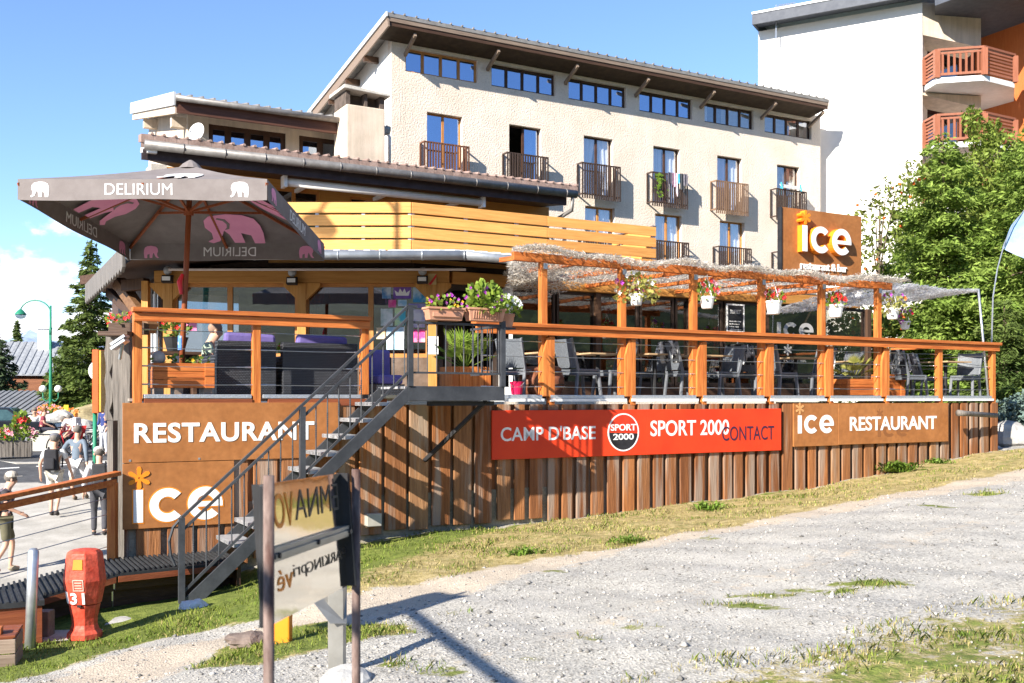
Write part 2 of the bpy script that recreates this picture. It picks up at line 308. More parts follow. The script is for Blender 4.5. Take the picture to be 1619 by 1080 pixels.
def ground_mat():
    m = bpy.data.materials.new('track ground'); m.use_nodes = True; t = m.node_tree; p = t.nodes['Principled BSDF']; p.inputs['Roughness'].default_value = .95; p.inputs['Specular IOR Level'].default_value = .2
    tc = N(t, 'ShaderNodeTexCoord'); at_ = N(t, 'ShaderNodeAttribute', attribute_name='cover'); sp = N(t, 'ShaderNodeSeparateColor'); t.links.new(at_.outputs['Color'], sp.inputs[0])
    def noise(sc, det=6, rough=.6):
        n = N(t, 'ShaderNodeTexNoise'); n.inputs['Scale'].default_value = sc; n.inputs['Detail'].default_value = det; n.inputs['Roughness'].default_value = rough; t.links.new(tc.outputs['Object'], n.inputs[0]); return n.outputs[0]
    def ramp(f, *st):
        r = N(t, 'ShaderNodeValToRGB'); e = r.color_ramp.elements
        while len(e) < len(st): e.new(.5)
        for k, (pos, c) in enumerate(st): e[k].position = pos; e[k].color = (*c, 1)
        t.links.new(f, r.inputs[0]); return r.outputs[0]
    def mix(f, a, b):
        x = N(t, 'ShaderNodeMixRGB'); t.links.new(f, x.inputs[0]); t.links.new(a, x.inputs[1]); t.links.new(b, x.inputs[2]); return x.outputs[0]
    vo = N(t, 'ShaderNodeTexVoronoi'); vo.inputs['Scale'].default_value = 50; t.links.new(tc.outputs['Object'], vo.inputs[0])
    g1 = ramp(vo.outputs['Color'], (.0, (.07, .067, .062)), (.3, (.275, .262, .235)), (.85, (.48, .455, .405)))
    g2 = ramp(noise(2.2, 8, .7), (.35, (.34, .318, .275)), (.62, (.52, .49, .435)))
    gravel = mix(ramp(noise(.8, 7, .7), (.42, (.12, .12, .12)), (.62, (.72, .72, .72))), g1, g2)
    sand = ramp(noise(14, 8, .75), (.3, (.36, .30, .23)), (.7, (.55, .47, .37)))
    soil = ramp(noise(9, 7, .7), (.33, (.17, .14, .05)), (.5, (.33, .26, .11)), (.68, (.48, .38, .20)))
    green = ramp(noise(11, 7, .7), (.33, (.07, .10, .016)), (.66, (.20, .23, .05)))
    brk = N(t, 'ShaderNodeMath', operation='ADD'); t.links.new(noise(5, 9, .75), brk.inputs[0]); brk.inputs[1].default_value = -.5
    def edge(ch, k=.9):
        a = N(t, 'ShaderNodeMath', operation='MULTIPLY_ADD'); t.links.new(brk.outputs[0], a.inputs[0]); a.inputs[1].default_value = 1.9; t.links.new(sp.outputs[ch], a.inputs[2])
        r = N(t, 'ShaderNodeMapRange', interpolation_type='SMOOTHSTEP'); r.inputs[1].default_value = .35; r.inputs[2].default_value = .65; t.links.new(a.outputs[0], r.inputs[0]); return r.outputs[0]
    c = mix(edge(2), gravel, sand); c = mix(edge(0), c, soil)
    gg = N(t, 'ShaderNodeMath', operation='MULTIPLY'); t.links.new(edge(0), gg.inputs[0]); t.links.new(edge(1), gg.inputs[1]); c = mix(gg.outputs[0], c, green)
    t.links.new(c, p.inputs['Base Color'])
    b = N(t, 'ShaderNodeBump'); b.inputs['Strength'].default_value = .7; b.inputs['Distance'].default_value = .012
    h = N(t, 'ShaderNodeMath', operation='ADD'); t.links.new(vo.outputs['Distance'], h.inputs[0]); t.links.new(noise(55, 5, .7), h.inputs[1]); t.links.new(h.outputs[0], b.inputs['Height']); t.links.new(b.outputs[0], p.inputs['Normal'])
    return m
m_ground = ground_mat()
def sheet(name, xs, ys, zfn, m, keep=None, cover=False):
    X, Y = np.meshgrid(xs, ys, indexing='ij'); Z = zfn(X, Y); nx, ny = X.shape
    co = np.stack([X.ravel(), Y.ravel(), Z.ravel()], 1)
    i, j = np.meshgrid(np.arange(nx-1), np.arange(ny-1), indexing='ij'); a = (i*ny+j).ravel()
    q = np.stack([a, a+ny, a+ny+1, a+1], 1)
    if keep is not None:
        cx = co[q].mean(1); q = q[keep(cx[:, 0], cx[:, 1])]
    me = bpy.data.meshes.new(name); me.vertices.add(len(co)); me.vertices.foreach_set('co', co.ravel())
    me.loops.add(q.size); me.loops.foreach_set('vertex_index', q.ravel()); me.polygons.add(len(q)); me.polygons.foreach_set('loop_start', np.arange(len(q))*4); me.update(calc_edges=True)
    if cover:
        g, gr, sd = masks(co[:, 0], co[:, 1]); at_ = me.attributes.new('cover', 'FLOAT_COLOR', 'POINT'); at_.data.foreach_set('color', np.stack([g, gr, sd, np.ones_like(g)], 1).ravel())
    o = link(name, me, m, smooth=True); return structure(o)
_u = Vector((math.cos(R(PHI)), math.sin(R(PHI))))
def dk_td(x, y):
    rx, ry = x-DK.o.x, y-DK.o.y; return rx*_u.x+ry*_u.y, -rx*_u.y+ry*_u.x
def bumps(X, Y):
    z = gz(X, Y); return z+.018*np.sin(X*3.1+Y*1.7)*np.sin(Y*2.3-X*.9)+.012*np.sin(X*7.3-1)*np.sin(Y*6.1+2)
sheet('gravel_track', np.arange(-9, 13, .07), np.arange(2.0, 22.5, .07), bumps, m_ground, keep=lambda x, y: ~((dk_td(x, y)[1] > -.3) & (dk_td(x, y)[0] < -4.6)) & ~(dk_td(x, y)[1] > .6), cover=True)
m_terr = mat('meadow ground', (.03, .045, .012), (.075, .085, .03), rough=.95, scale=1.5, fine=.3, bscale=20)
sheet('terrain', np.concatenate([np.linspace(-5.5, 13, 20), np.linspace(14, 60, 20), [200, 1500, 6000]]), np.concatenate([[-1500, -200, -30, -6], np.linspace(0, 60, 30), [100, 300, 1500, 6000]]),
      lambda X, Y: np.where((X < 13) & (Y < 22.5), gz(np.clip(X, -9, 25), np.clip(Y, 0, 30))-.14, np.clip(gz(np.clip(X, -9, 25), np.clip(Y, 0, 30))-.05, -9, 0)), m_terr)
# street to the left of the terrace, climbing away
m_asph = mat('asphalt', (.045, .047, .052), (.085, .087, .092), rough=.9, scale=3, fine=.25, bscale=60, bump=.3)
m_pave = mat('pale worn pavement', (.30, .285, .255), (.44, .42, .385), rough=.92, scale=1.2, fine=.12, bscale=30, bump=.2)
sz = lambda X, Y: np.minimum(-2.6+.072*(Y-22.5), -1.85)
sheet('street', np.concatenate([[-6000, -900, -200], np.linspace(-90, -4.8, 20)]), np.concatenate([np.linspace(9, 60, 30), [90, 300, 1500, 6000]]), sz, m_asph)
# the pavement where the walkers are, paler and worn
pv = MB(); pav = [(-3.5, 11), (-4.6, 17.5), (-6.3, 21.5), (-8.6, 24.0), (-10.2, 25.3), (-12.6, 27.2), (-14.5, 27.0), (-12.5, 23.8), (-11.5, 20), (-16, 14), (-14, 9.5)]
pv.hexa([(x, y, st_z(y)-.06) for x, y in reversed(pav)][::-1], [(x, y, st_z(y)+.03) for x, y in pav]); structure(pv.build('pavement', m_pave, recalc=True))
dirt = MB(); far = [(-12.0, 31.5), (-13.5, 44), (-22, 46), (-24, 39), (-19, 34.5), (-15, 31.0)]
dirt.hexa([(x, y, st_z(y)-.06) for x, y in far], [(x, y, st_z(y)+.03) for x, y in far]); structure(dirt.build('square', m_pave, recalc=True))
mk = MB()
for k in range(5):
    a = Vector((-17.6+k*1.15, 28.6+k*.62)); b = a+Vector((.75, .4)); n_ = Vector((-.05, .09))
    mk.add([(p.x, p.y, st_z(p.y)+.006) for p in (a-n_, b-n_, b+n_, a+n_)], [(0, 1, 2, 3)])
structure(mk.build('road_markings', m_white))
# ---- mountains far beyond the street
def ridge(name, y0, xa, xb, peaks, m, seed):
    rr = np.random.default_rng(seed); n = 90; xs = np.linspace(xa, xb, n); pk = np.interp(xs, [p[0] for p in peaks], [p[1] for p in peaks])
    for o in range(1, 6): pk = pk+np.interp(np.linspace(0, 1, n), np.linspace(0, 1, 4*2**o), rr.normal(0, 1, 4*2**o))*55/2**o
    q = MB(); V = 10
    for i in range(n):
        for j in range(V+1):
            f = j/V; q.v.append((xs[i]+rr.normal(0, 18)*(0 < j < V), y0-(1-f)*1300+rr.normal(0, 25), pk[i]*f**1.15+rr.normal(0, 14)*(0 < j < V)-60*(1-f)))
    for i in range(n-1):
        for j in range(V): a = i*(V+1)+j; q.face([a, a+V+1, a+V+2, a+1])
    return structure(q.build(name, m))
m_mtn = mat('haze blue mountain rock', (.16, .22, .33), (.30, .37, .48), rough=1, scale=.004, fine=.2, bscale=.02)  # blue of the distant haze is put into the rock colour
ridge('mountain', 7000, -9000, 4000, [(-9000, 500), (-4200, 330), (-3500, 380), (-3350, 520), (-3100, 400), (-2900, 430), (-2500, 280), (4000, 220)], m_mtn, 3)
# ---- loose stones and grass
def soup(name, V, Fc, m, smooth=False):
    me = bpy.data.meshes.new(name); V = np.asarray(V, float).reshape(-1, 3); Fc = np.asarray(Fc)
    k = Fc.shape[1]; me.vertices.add(len(V)); me.vertices.foreach_set('co', V.ravel()); me.loops.add(Fc.size); me.loops.foreach_set('vertex_index', Fc.ravel().astype(np.int32))
    me.polygons.add(len(Fc)); me.polygons.foreach_set('loop_start', np.arange(len(Fc), dtype=np.int32)*k); me.update(calc_edges=True)
    if smooth: me.shade_smooth()
    return me
def near_points(n, power=1.0):                   # random ground points, thicker near the camera
    Y = 4.4+(20-4.4)*npr.random(n)**(1.6*power); k = npr.uniform(-.55, .55, n); return k*Y, Y
def stones(n):
    X, Y = near_points(n); g, gr, sd = masks(X, Y); keep = (npr.random(n) < (1-g*1.3)*(1-.6*sd)) & (dk_td(X, Y)[1] < -.4); X, Y = X[keep], Y[keep]; n = len(X)
    r = npr.gamma(1.5, .0034, n)+.003; Z = bumps(X, Y)
    O = np.array([(1, 0, 0), (0, 1, 0), (-1, 0, 0), (0, -1, 0), (0, 0, .7), (0, 0, -.7)]); V = O[None]*npr.uniform(.6, 1.3, (n, 6, 1))*r[:, None, None]+np.stack([X, Y, Z+r*.25], 1)[:, None]
    Fq = np.array([(0, 1, 4), (1, 2, 4), (2, 3, 4), (3, 0, 4), (1, 0, 5), (2, 1, 5), (3, 2, 5), (0, 3, 5)]); Fc = (Fq[None]+np.arange(n)[:, None, None]*6).reshape(-1, 3)
    stuff(tag_only(link('gravel', soup('gravel', V, Fc, None), mat('loose grey gravel', (.19, .18, .17), (.40, .38, .345), rough=.9, scale=20, island=.62))))
def tag_only(o): return o
stones(32000)
def grass(name, n, dry, m, hmax):
    X, Y = near_points(n, .8); g, gr, sd = masks(X, Y)
    ns = np.array([noise.noise((x*1.7, y*1.7, 3.3)) for x, y in zip(X, Y)])
    pr = g*((1-gr*.85) if dry else gr*(1.0))+ns*.75-.12; t_, d_ = dk_td(X, Y)
    keep = (npr.random(n) < pr) & (g > .18) & (d_ < -.02) & ~((t_ < -4.2) & (d_ > -1.6)); X, Y = X[keep], Y[keep]; n = len(X)
    h = npr.uniform(.25, 1, n)**1.3*hmax*(.65+.6*np.clip(ns[keep]+.4, 0, 1)); a = npr.uniform(0, 6.28, n); wd = npr.uniform(.0012, .0032, n)*(.5+Y/8); lean = npr.uniform(.1, .9, n)*h
    Z = bumps(X, Y)-.01; ca, sa = np.cos(a), np.sin(a)
    B1 = np.stack([X-sa*wd, Y+ca*wd, Z], 1); B2 = np.stack([X+sa*wd, Y-ca*wd, Z], 1); M1 = np.stack([X+ca*lean*.35-sa*wd*.7, Y+sa*lean*.35+ca*wd*.7, Z+h*.6], 1); M2 = np.stack([X+ca*lean*.35+sa*wd*.7, Y+sa*lean*.35-ca*wd*.7, Z+h*.6], 1); T = np.stack([X+ca*lean, Y+sa*lean, Z+h], 1)
    V = np.stack([B1, B2, M2, T, M1], 1); Fc = np.arange(n*5).reshape(n, 5); return stuff(link(name, soup(name, V, Fc, None), m))
m_gr = mat('green grass blades', (.12, .19, .02), (.27, .31, .06), rough=.7, scale=.9, island=.4, trans=.3)
m_dry = mat('dry straw grass', (.30, .25, .09), (.46, .38, .17), rough=.8, scale=.9, island=.3, trans=.2)
grass('grass', 150000, False, m_gr, .068); grass('dry_grass', 150000, True, m_dry, .05)
m_leafy = mat('weed leaves', (.10, .19, .02), (.20, .29, .045), rough=.6, scale=6, island=.35, trans=.35)
# broad leaved weeds at the foot of the planks
def weed(px, py, r, n, label):
    x, y = ground(px, py); z = gz1(x, y); q = MB()
    for _ in range(n):
        a = rnd.uniform(0, 6.28); e = rnd.uniform(.35, 1.45); l = r*rnd.uniform(.35, 1)*.8; ca, sa = math.cos(a), math.sin(a); wv = l*.11
        b0 = Vector((x+rnd.gauss(0, r*.45), y+rnd.gauss(0, r*.3), z-.01)); m1 = b0+Vector((ca*math.cos(e), sa*math.cos(e), math.sin(e)))*l*.6; tp = b0+Vector((ca*math.cos(e*.6), sa*math.cos(e*.6), math.sin(e*.6)))*l; sd = Vector((-sa, ca, 0))*wv
        q.add([b0, m1-sd, tp, m1+sd], [(0, 1, 2, 3)])
    tag(q.build('weed', m_leafy), label, 'plant', 'weeds along the foot of the plank wall')
weed(1118, 806, .26, 150, 'bright green broad leaved weed by the grey plank under the red banner'); weed(1420, 745, .38, 300, 'largest clump of green weeds below the brown restaurant board'); weed(1480, 733, .25, 140, 'small green weed right of the biggest weed clump below the brown board')
weed(996, 858, .2, 130, 'round green tuft in the dry grass below the round emblem'); weed(830, 878, .22, 130, 'green weed in the grass right of the mirrored sign')
# ---------------------------------------------------------------- lettering
def text_mesh(s, bold=0.0, spacing=1.0):
    cu = bpy.data.curves.new('text', 'FONT'); cu.body = s; cu.offset = bold; cu.space_character = spacing; cu.resolution_u = 5; cu.size = 1
    o = bpy.data.objects.new('text', cu); C.objects.link(o); dg = bpy.context.evaluated_depsgraph_get(); dg.update()
    me = bpy.data.meshes.new_from_object(o.evaluated_get(dg)); V = [v.co.copy() for v in me.vertices]; Fc = [tuple(p.vertices) for p in me.polygons]
    bpy.data.objects.remove(o); bpy.data.curves.remove(cu); bpy.data.meshes.remove(me)
    x0 = min(v.x for v in V); x1 = max(v.x for v in V); y0 = min(v.y for v in V); y1 = max(v.y for v in V)
    return [((v.x-x0)/(x1-x0), (v.y-y0)/(y1-y0)) for v in V], Fc
def lettering(q, s, fn, d0, d1, bold=0.0, mirror=False, spacing=1.0):
    """fn(a,b,d) with a,b in 0..1 over the words' box; solid letters between depths d0 (front) and d1"""
    V, Fc = text_mesh(s, bold, spacing)
    if mirror: V = [(1-a, b) for a, b in V]
    n = len(V); A = [fn(a, b, d0) for a, b in V]; q.add(A, [f if not mirror else f[::-1] for f in Fc])
    if abs(d1-d0) > 1e-6:
        B = [fn(a, b, d1) for a, b in V]; cnt = {}
        for f in Fc:
            for i in range(len(f)):
                e = (f[i], f[(i+1) % len(f)]); cnt[e] = cnt.get(e, 0)+1
        q.add(A+B, [(e[0], e[0]+n, e[1]+n, e[1]) for e in cnt if (e[1], e[0]) not in cnt])
def face_fn(t0, t1, z0, z1): return lambda a, b, d: (t0+(t1-t0)*a, d, z0+(z1-z0)*b)
def arc_ring(ro, ri, a0, a1, n=22, sx=1.0):
    o = [(ro*math.cos(R(a0+(a1-a0)*i/n))*sx, ro*math.sin(R(a0+(a1-a0)*i/n))) for i in range(n+1)]; i_ = [(ri*math.cos(R(a0+(a1-a0)*i/n))*sx, ri*math.sin(R(a0+(a1-a0)*i/n))) for i in range(n+1)]
    return o, i_
def ring_solid(q, fn, cx, cy, ro, ri, a0, a1, d0, d1, n=22):
    o, i_ = arc_ring(ro, ri, a0, a1, n); A = []
    for d in (d0, d1): A += [fn(cx+x, cy+y, d) for x, y in o]+[fn(cx+x, cy+y, d) for x, y in i_]
    m = n+1; fs = []
    for k in range(n):
        fs += [(k, k+1, m+k+1, m+k), (2*m+k, 3*m+k, 3*m+k+1, 2*m+k+1), (k, 2*m+k, 2*m+k+1, k+1), (m+k, m+k+1, 3*m+k+1, 3*m+k)]
    fs += [(0, m, 3*m, 2*m), (n, 2*m+n, 3*m+n, m+n)]; q.add(A, fs)
def ice_word(q, fn, x0, x1, y0, y1, d0, d1, grow=0.0):
    """the word ice in fat round letters; box x0..x1, y0..y1 is the x-height box"""
    h = y1-y0; wd = x1-x0; k = wd/2.62/h                       # horizontal squeeze
    f2 = lambda a, b, d: fn(x0+a*h*k, y0+b*h, d); st = .26; g = grow
    q.prism([(-g, -g), (.27+g, -g), (.27+g, 1+g), (-g, 1+g)], f2, d0, d1)
    for cx, e in ((.97, False), (2.08, True)):
        ring_solid(q, f2, cx, .5, .52+g, .26-g, 42 if not e else 0, 318, d0, d1, 26)
        if e: q.prism([(cx-.3, .40-g), (cx+.52+g, .40-g), (cx+.52+g, .56+g), (cx-.3, .56+g)], f2, d0-.0012*(1 if d0 < d1 else -1), d1)
def star(q, fn, cx, cy, r, d0, d1, n=6, fat=.2, sx=1.0):
    for k in range(n):
        a = 2*math.pi*k/n+math.pi/2; ca, sa = math.cos(a), math.sin(a); p = [(.08, -fat*.6), (.8, -fat), (1, -fat*.5), (1, fat*.5), (.8, fat), (.08, fat*.6)]
        e = .0006*k*(1 if d0 < d1 else -1)
        q.prism([(cx+r*(x*ca-y*sa)*sx, cy+r*(x*sa+y*ca)) for x, y in p], fn, d0-e, d1)
m_brown_sign = mat('brown sign board', (.30, .115, .034), (.37, .15, .048), rough=.55, scale=2.2, fine=.12, bscale=14)
m_orange = mat('bright orange paint', (.85, .27, .02), (.78, .23, .015), rough=.5)
m_red_sign = mat('vermilion banner', (.72, .055, .014), (.64, .042, .012), rough=.5, scale=1.5)
m_navy = mat('dark purple lettering', (.05, .02, .05), rough=.6)

# ---------------------------------------------------------------- the terrace: plank wall, floor
T0, T1 = -5.12, 10.95
terr = thing('timber_terrace', 'raised timber terrace on a wall of brown and grey upright planks', 'terrace', DK.w(0, 0, -1.8), DK.a)
m_plank = None
def plank_mat():
    m = mat('upright wall planks', (.19, .074, .028), (.36, .155, .06), rough=.75, scale=3.0, stretch=(9, 9, .6), bump=.5, bscale=7, lo=.3, hi=.7); t = m.node_tree; p = t.nodes['Principled BSDF']
    src = p.inputs['Base Color'].links[0].from_socket; g = N(t, 'ShaderNodeNewGeometry'); r = N(t, 'ShaderNodeValToRGB'); e = r.color_ramp.elements
    for k in range(4): e.new(.5)
    for k, (pos, c) in enumerate([(0, (.55, .45, .38)), (.18, (1, 1, 1)), (.42, (.7, .62, .55)), (.6, (1.25, 1.15, .95)), (.8, (.8, .85, .9)), (1, (1.1, 1.35, 1.6))]): e[k].position = pos; e[k].color = (*c, 1)
    t.links.new(g.outputs['Random Per Island'], r.inputs[0]); x = N(t, 'ShaderNodeMixRGB', blend_type='MULTIPLY'); x.inputs[0].default_value = 1; t.links.new(src, x.inputs[1]); t.links.new(r.outputs[0], x.inputs[2])
    # weather: grey bloom that creeps up from the foot in long streaks
    tc = N(t, 'ShaderNodeTexCoord'); mp = N(t, 'ShaderNodeMapping'); mp.inputs['Scale'].default_value = (5, 5, .35); t.links.new(tc.outputs['Object'], mp.inputs[0]); n = N(t, 'ShaderNodeTexNoise'); n.inputs['Scale'].default_value = 1.7; n.inputs['Detail'].default_value = 7; t.links.new(mp.outputs[0], n.inputs[0])
    mr = N(t, 'ShaderNodeMapRange', interpolation_type='SMOOTHSTEP'); mr.inputs[1].default_value = .46; mr.inputs[2].default_value = .68; mr.inputs[4].default_value = .65; t.links.new(n.outputs[0], mr.inputs[0])
    y = N(t, 'ShaderNodeMixRGB'); t.links.new(mr.outputs[0], y.inputs[0]); t.links.new(x.outputs[0], y.inputs[1]); y.inputs[2].default_value = (.33, .285, .235, 1); t.links.new(y.outputs[0], p.inputs['Base Color'])
    return m
m_plank = plank_mat()
def foot_z(t): p = DK.w(t, -.05, 0); return gz1(p.x, p.y)
q = MB(DK); t = T0; k = 0
while t < T1:
    wd = (rnd.uniform(.24, .29) if k % 2 else rnd.uniform(.07, .10)) if t < -.4 else (rnd.uniform(.14, .20) if k % 2 else rnd.uniform(.09, .125)); t2 = min(T1, t+wd); b = foot_z((t+t2)/2)+(.10 if t < .6 else .0)-.02-(.12 if t > 1.2 else 0)+rnd.uniform(-.02, .02); top = -.085
    if k % 2 == 0: d0, d1 = .028, .05
    else: d0, d1 = -.05+rnd.uniform(-.006, .01), -.012
    sk = rnd.uniform(-.012, .012); a, c = (t-.012, t2+.012) if k % 2 else (t-.05, t2+.05)
    q.hexa([(a+sk, d0, b), (c+sk, d0, b), (c+sk, d1, b), (a+sk, d1, b)], [(a, d0, top), (c, d0, top), (c, d1, top), (a, d1, top)]); t = t2; k += 1
q.build('plank_wall', m_plank, terr, bevel=.006)
q = MB(DK); q.box(T0+.05, T1-.05, .045, .10, -3.0, -.09); q.box(T0, .8, .018, .044, -3.0, -1.3); q.build('plinth', mat('stained plinth', (.20, .175, .125), (.32, .28, .21), rough=.95, scale=3, fine=.2, bump=.3), terr)
q = MB(DK)
for i in range(48):
    y0 = .02+i*.12
    q.box(T0+max(0, y0-.1)*.235, T1, y0, y0+.112, -.035, 0)
q.build('floor', mat('grey deck boards', (.20, .17, .14), (.32, .28, .24), scale=2, stretch=(.6, 9, 9), rough=.8, island=.15, fine=.1), terr)
POSTS_L = [DK.t(x) for x in (217, 405, 576)]; POSTS_R = [DK.t(x) for x in (861, 990, 1103, 1210, 1305, 1394, 1484, 1568)]
q = MB(DK); a = [T0]+POSTS_L+[-.5]+POSTS_R+[T1]
for i in range(len(a)-1):
    if a[i+1]-a[i] > .3: q.box(a[i]+.07, a[i+1]-.07, -.055, .05, .001, .05)
q.build('edge_plate', mat('chequer plate edge', (.50, .52, .54), (.62, .64, .66), rough=.35, metal=.7, scale=30, bump=.4, bscale=60), terr, bevel=.004)
q = MB(DK)
for i in range(len(a)-1):
    if a[i+1]-a[i] > .3 and a[i] >= -.51: q.box(a[i]+.06, a[i+1]-.04, -.075, .0, -.045, -.003)
q.build('drip_ledge', m_white, terr)
q = MB(DK); q.box(POSTS_L[0]+.07, POSTS_L[1]-.06, -.06, .0, -.095, -.006); q.box(POSTS_L[1]+.14, POSTS_L[2]+.3, -.06, 0, -.095, -.006); q.build('rim_board', m_mahog_x, terr, bevel=.004)
# side of the terrace seen past its right end
q = MB(DK); q.box(T1-.02, T1+.02, .1, 6, -2, -.09); q.build('end_wall', m_plank, terr)

# ---------------------------------------------------------------- railings with cables
def cables(q, t0, t1, d, n=4, z0=.17, z1=.83):
    for i in range(n):
        z = z0+(z1-z0)*i/(n-1); q.tube([(t0, d, z), ((t0+t1)/2, d, z-.006), (t1, d, z)], .0045, 5)
        for s, tt in ((1, t0), (-1, t1)): q.tube([(tt, d, z), (tt+s*.09, d, z)], .011, 6); q.tube([(tt+s*.09, d, z), (tt+s*.2, d, z)], .007, 6)
RT = 1.03
rl = thing('terrace_railing', 'shorter orange timber railing with steel cables before the sofas', 'railing', DK.w(POSTS_L[0], 0, 0), DK.a, 'orange cable railings of the terrace')
q = MB(DK); q.box(POSTS_L[0]-.07, POSTS_L[2]+.06, -.13, .02, RT, RT+.055); q.box(POSTS_L[0]-.05, POSTS_L[2]+.05, -.09, -.045, RT-.11, RT-.006); q.build('handrail', m_rail_x, rl, bevel=.006)
for t in POSTS_L: one_box(DK, 'post', m_rail_z, rl, t-.05, t+.05, -.045, .055, -.11 if t < -2.3 else .051, RT-.001, bevel=.006)
q = MB(DK)
for i in range(2): cables(q, POSTS_L[i]+.05, POSTS_L[i+1]-.05, 0)
q.build('cable', m_wire, rl)
rr = thing('terrace_railing', 'long orange timber railing with steel cables under the pergola', 'railing', DK.w(-.5, 0, 0), DK.a, 'orange cable railings of the terrace')
q = MB(DK); q.box(-.55, T1+.02, -.14, .02, RT+.0, RT+.055); q.box(-.52, T1, -.10, -.055, RT-.11, RT-.006); q.build('handrail', m_rail_x, rr, bevel=.006)
for i, t in enumerate(POSTS_R):
    q = MB(DK)
    if i < 6:
        q.box(t+.055, t+.145, -.053, .05, -.10, RT-.12)
        q.prism([(t-.05, .03), (t+.053, .03), (t+.053, RT-.14), (t+.02, RT-.14), (t-.05, RT-.38)], lambda a, b, d: (a, d, b), -.05, -.008)
    else: q.box(t-.05, t+.05, -.053, .05, -.10, RT-.002)
    q.build('post', m_rail_z, rr, bevel=.005)
q = MB(DK); ps = [-.45]+POSTS_R
for i in range(len(ps)-1): cables(q, ps[i]+(.15 if 0 < i < 7 else .05), ps[i+1]-.055, 0)
for i in range(4): z = .17+.22*i; q.tube([(T1-.06, 0, z), (T1-.06, 2.6, z)], .0045, 5)
q.build('cable', m_wire, rr)
one_box(DK, 'handrail', m_rail_y, rr, T1-.13, T1+.02, .03, 2.8, RT, RT+.053, bevel=.006)
one_box(DK, 'post', m_rail_z, rr, T1-.10, T1, 2.7, 2.8, 0, RT-.001)

# ---------------------------------------------------------------- pergola with its brushwood cover
pg = thing('pergola', 'orange timber pergola roofed with pale frayed brushwood netting', 'pergola', DK.w(POSTS_R[0], 0, 0), DK.a)
PZ = 2.06; PT = [DK.t(x) for x in (861, 986, 1099, 1207, 1302, 1391)]; WD = 3.36
for t in PT: one_box(DK, 'post', m_rail_z, pg, t-.052, t+.052, -.043 if False else -.0, .10, .052, PZ-.065, bevel=.005)
q = MB(DK); q.bar((DK.t(813), .05, PZ), (DK.t(1412), .05, PZ-.02), .075, .13); q.build('front_beam', m_rail_x, pg, bevel=.006)
nr = 8
for i in range(nr):
    t = DK.t(838)+(DK.t(1400)-DK.t(838))*i/(nr-1)
    q = MB(DK); q.bar((t, .095, PZ+.015), (t, WD if i > 2 else .9+1.0*i, PZ+.06), .05, .07); q.build('rafter', m_rail_y, pg, bevel=.005)
for i in range(3):
    q = MB(DK); d = .9+i*.95; q.bar((DK.t(826)+.55*d, d, PZ+.078+.02*d), (DK.t(1405), d, PZ+.078+.02*d), .03, .03); q.build('batten', m_rail_x, pg)
for t in PT: one_box(DK, 'bracket', m_galv, pg, t-.02, t+.05, -.006, -.0005, PZ-.16, PZ-.075)
def brush(t0, t1, d0, d1, zf, n, seed, shear=0.0):
    r = np.random.default_rng(seed); t = r.uniform(t0, t1, n); d = r.uniform(d0, d1, n)
    hol = np.array([noise.noise((a*1.6, b*1.6, seed)) for a, b in zip(t, d)]); k = (r.random(n) < .92+.9*hol) & (t > t0+shear*d); t, d = t[k], d[k]; n = len(t)
    z = zf(t, d)+r.normal(0, .012, n); l = r.uniform(.018, .05, n); wd = r.uniform(.003, .008, n); a = r.uniform(0, 6.28, n); e = r.normal(0, .4, n)
    dx, dy, dz = np.cos(a)*np.cos(e)*l, np.sin(a)*np.cos(e)*l, np.sin(e)*l; px, py = -np.sin(a)*wd, np.cos(a)*wd; tw = r.normal(0, .6, n)*wd
    c = np.stack([t, d, z], 1); D = np.stack([dx, dy, dz], 1); P = np.stack([px, py, tw], 1)
    return np.stack([c-D-P*.4, c-P, c+D-P*.3, c+D+P*.4, c+P, c-D+P*.3], 1)
zf = lambda t, d: PZ+.085+.01*d+.025*np.sin(t*1.9)+.035*np.sin(t*4.7+d*2)-.02*np.cos(d*3)+np.where(d < .25, .03*np.sin(t*2.6), 0)
V = [brush(DK.t(812), DK.t(1412)+.1, -.28, 3.3, zf, 50000, 3, .5), brush(DK.t(810), DK.t(1412)+.1, -.30, -.12, lambda t, d: zf(t, d)-.025+npr.normal(0, .02, len(t)), 5000, 4), brush(DK.t(812), DK.t(812)+2.4, .2, 3.0, lambda t, d: PZ+.12-.10*d+.05*np.sin(t*4)+npr.normal(0, .015, len(t)), 9000, 6, .5)]
V = np.concatenate(V); me = soup('brushwood_cover', V, np.arange(len(V)*6).reshape(-1, 6), None)
m_brush = mat('bleached brushwood', (.60, .555, .48), (.78, .74, .67), rough=.9, scale=3, island=.35, trans=.5)
link('brushwood_cover', me, m_brush, pg, DK)
# netting stretched on past the right end to a thin pole
net = thing('shade_net', 'pale netting stretched from the pergola to a thin pole', 'shade net', DK.w(PT[-1], 0, 0), DK.a)
tp = DK.t(1561); te = DK.t(1549); zp = DK.hit(1549, 459)[1]
V = brush(PT[-1]-.1, te, 0, 1, lambda t, d: 0*t, 15000, 8); base = V.reshape(-1, 3)
f = np.clip((base[:, 0]-PT[-1])/(te-PT[-1]), -.05, 1.03); dn = base[:, 1].copy()
base[:, 1] = .02+dn*(2.7*(1-f)+.05)+.0*f; base[:, 2] = base[:, 2]+(PZ+.10)*(1-f)+zp*f-.10*np.sin(np.pi*f)*(.5+.5*np.cos(f*9)*.3)-dn*.42*(1-f)
link('netting', soup('netting', V, np.arange(len(V)*6).reshape(-1, 6), None), mat('white shade netting', (.70, .70, .70), (.86, .86, .86), rough=.8, scale=3, island=.2, trans=.72), net, DK)
q = MB(DK); q.tube([(tp, -.02, .05), (te, .03, zp+.03)], .022, 8); q.build('pole', m_galv, net, smooth=True)

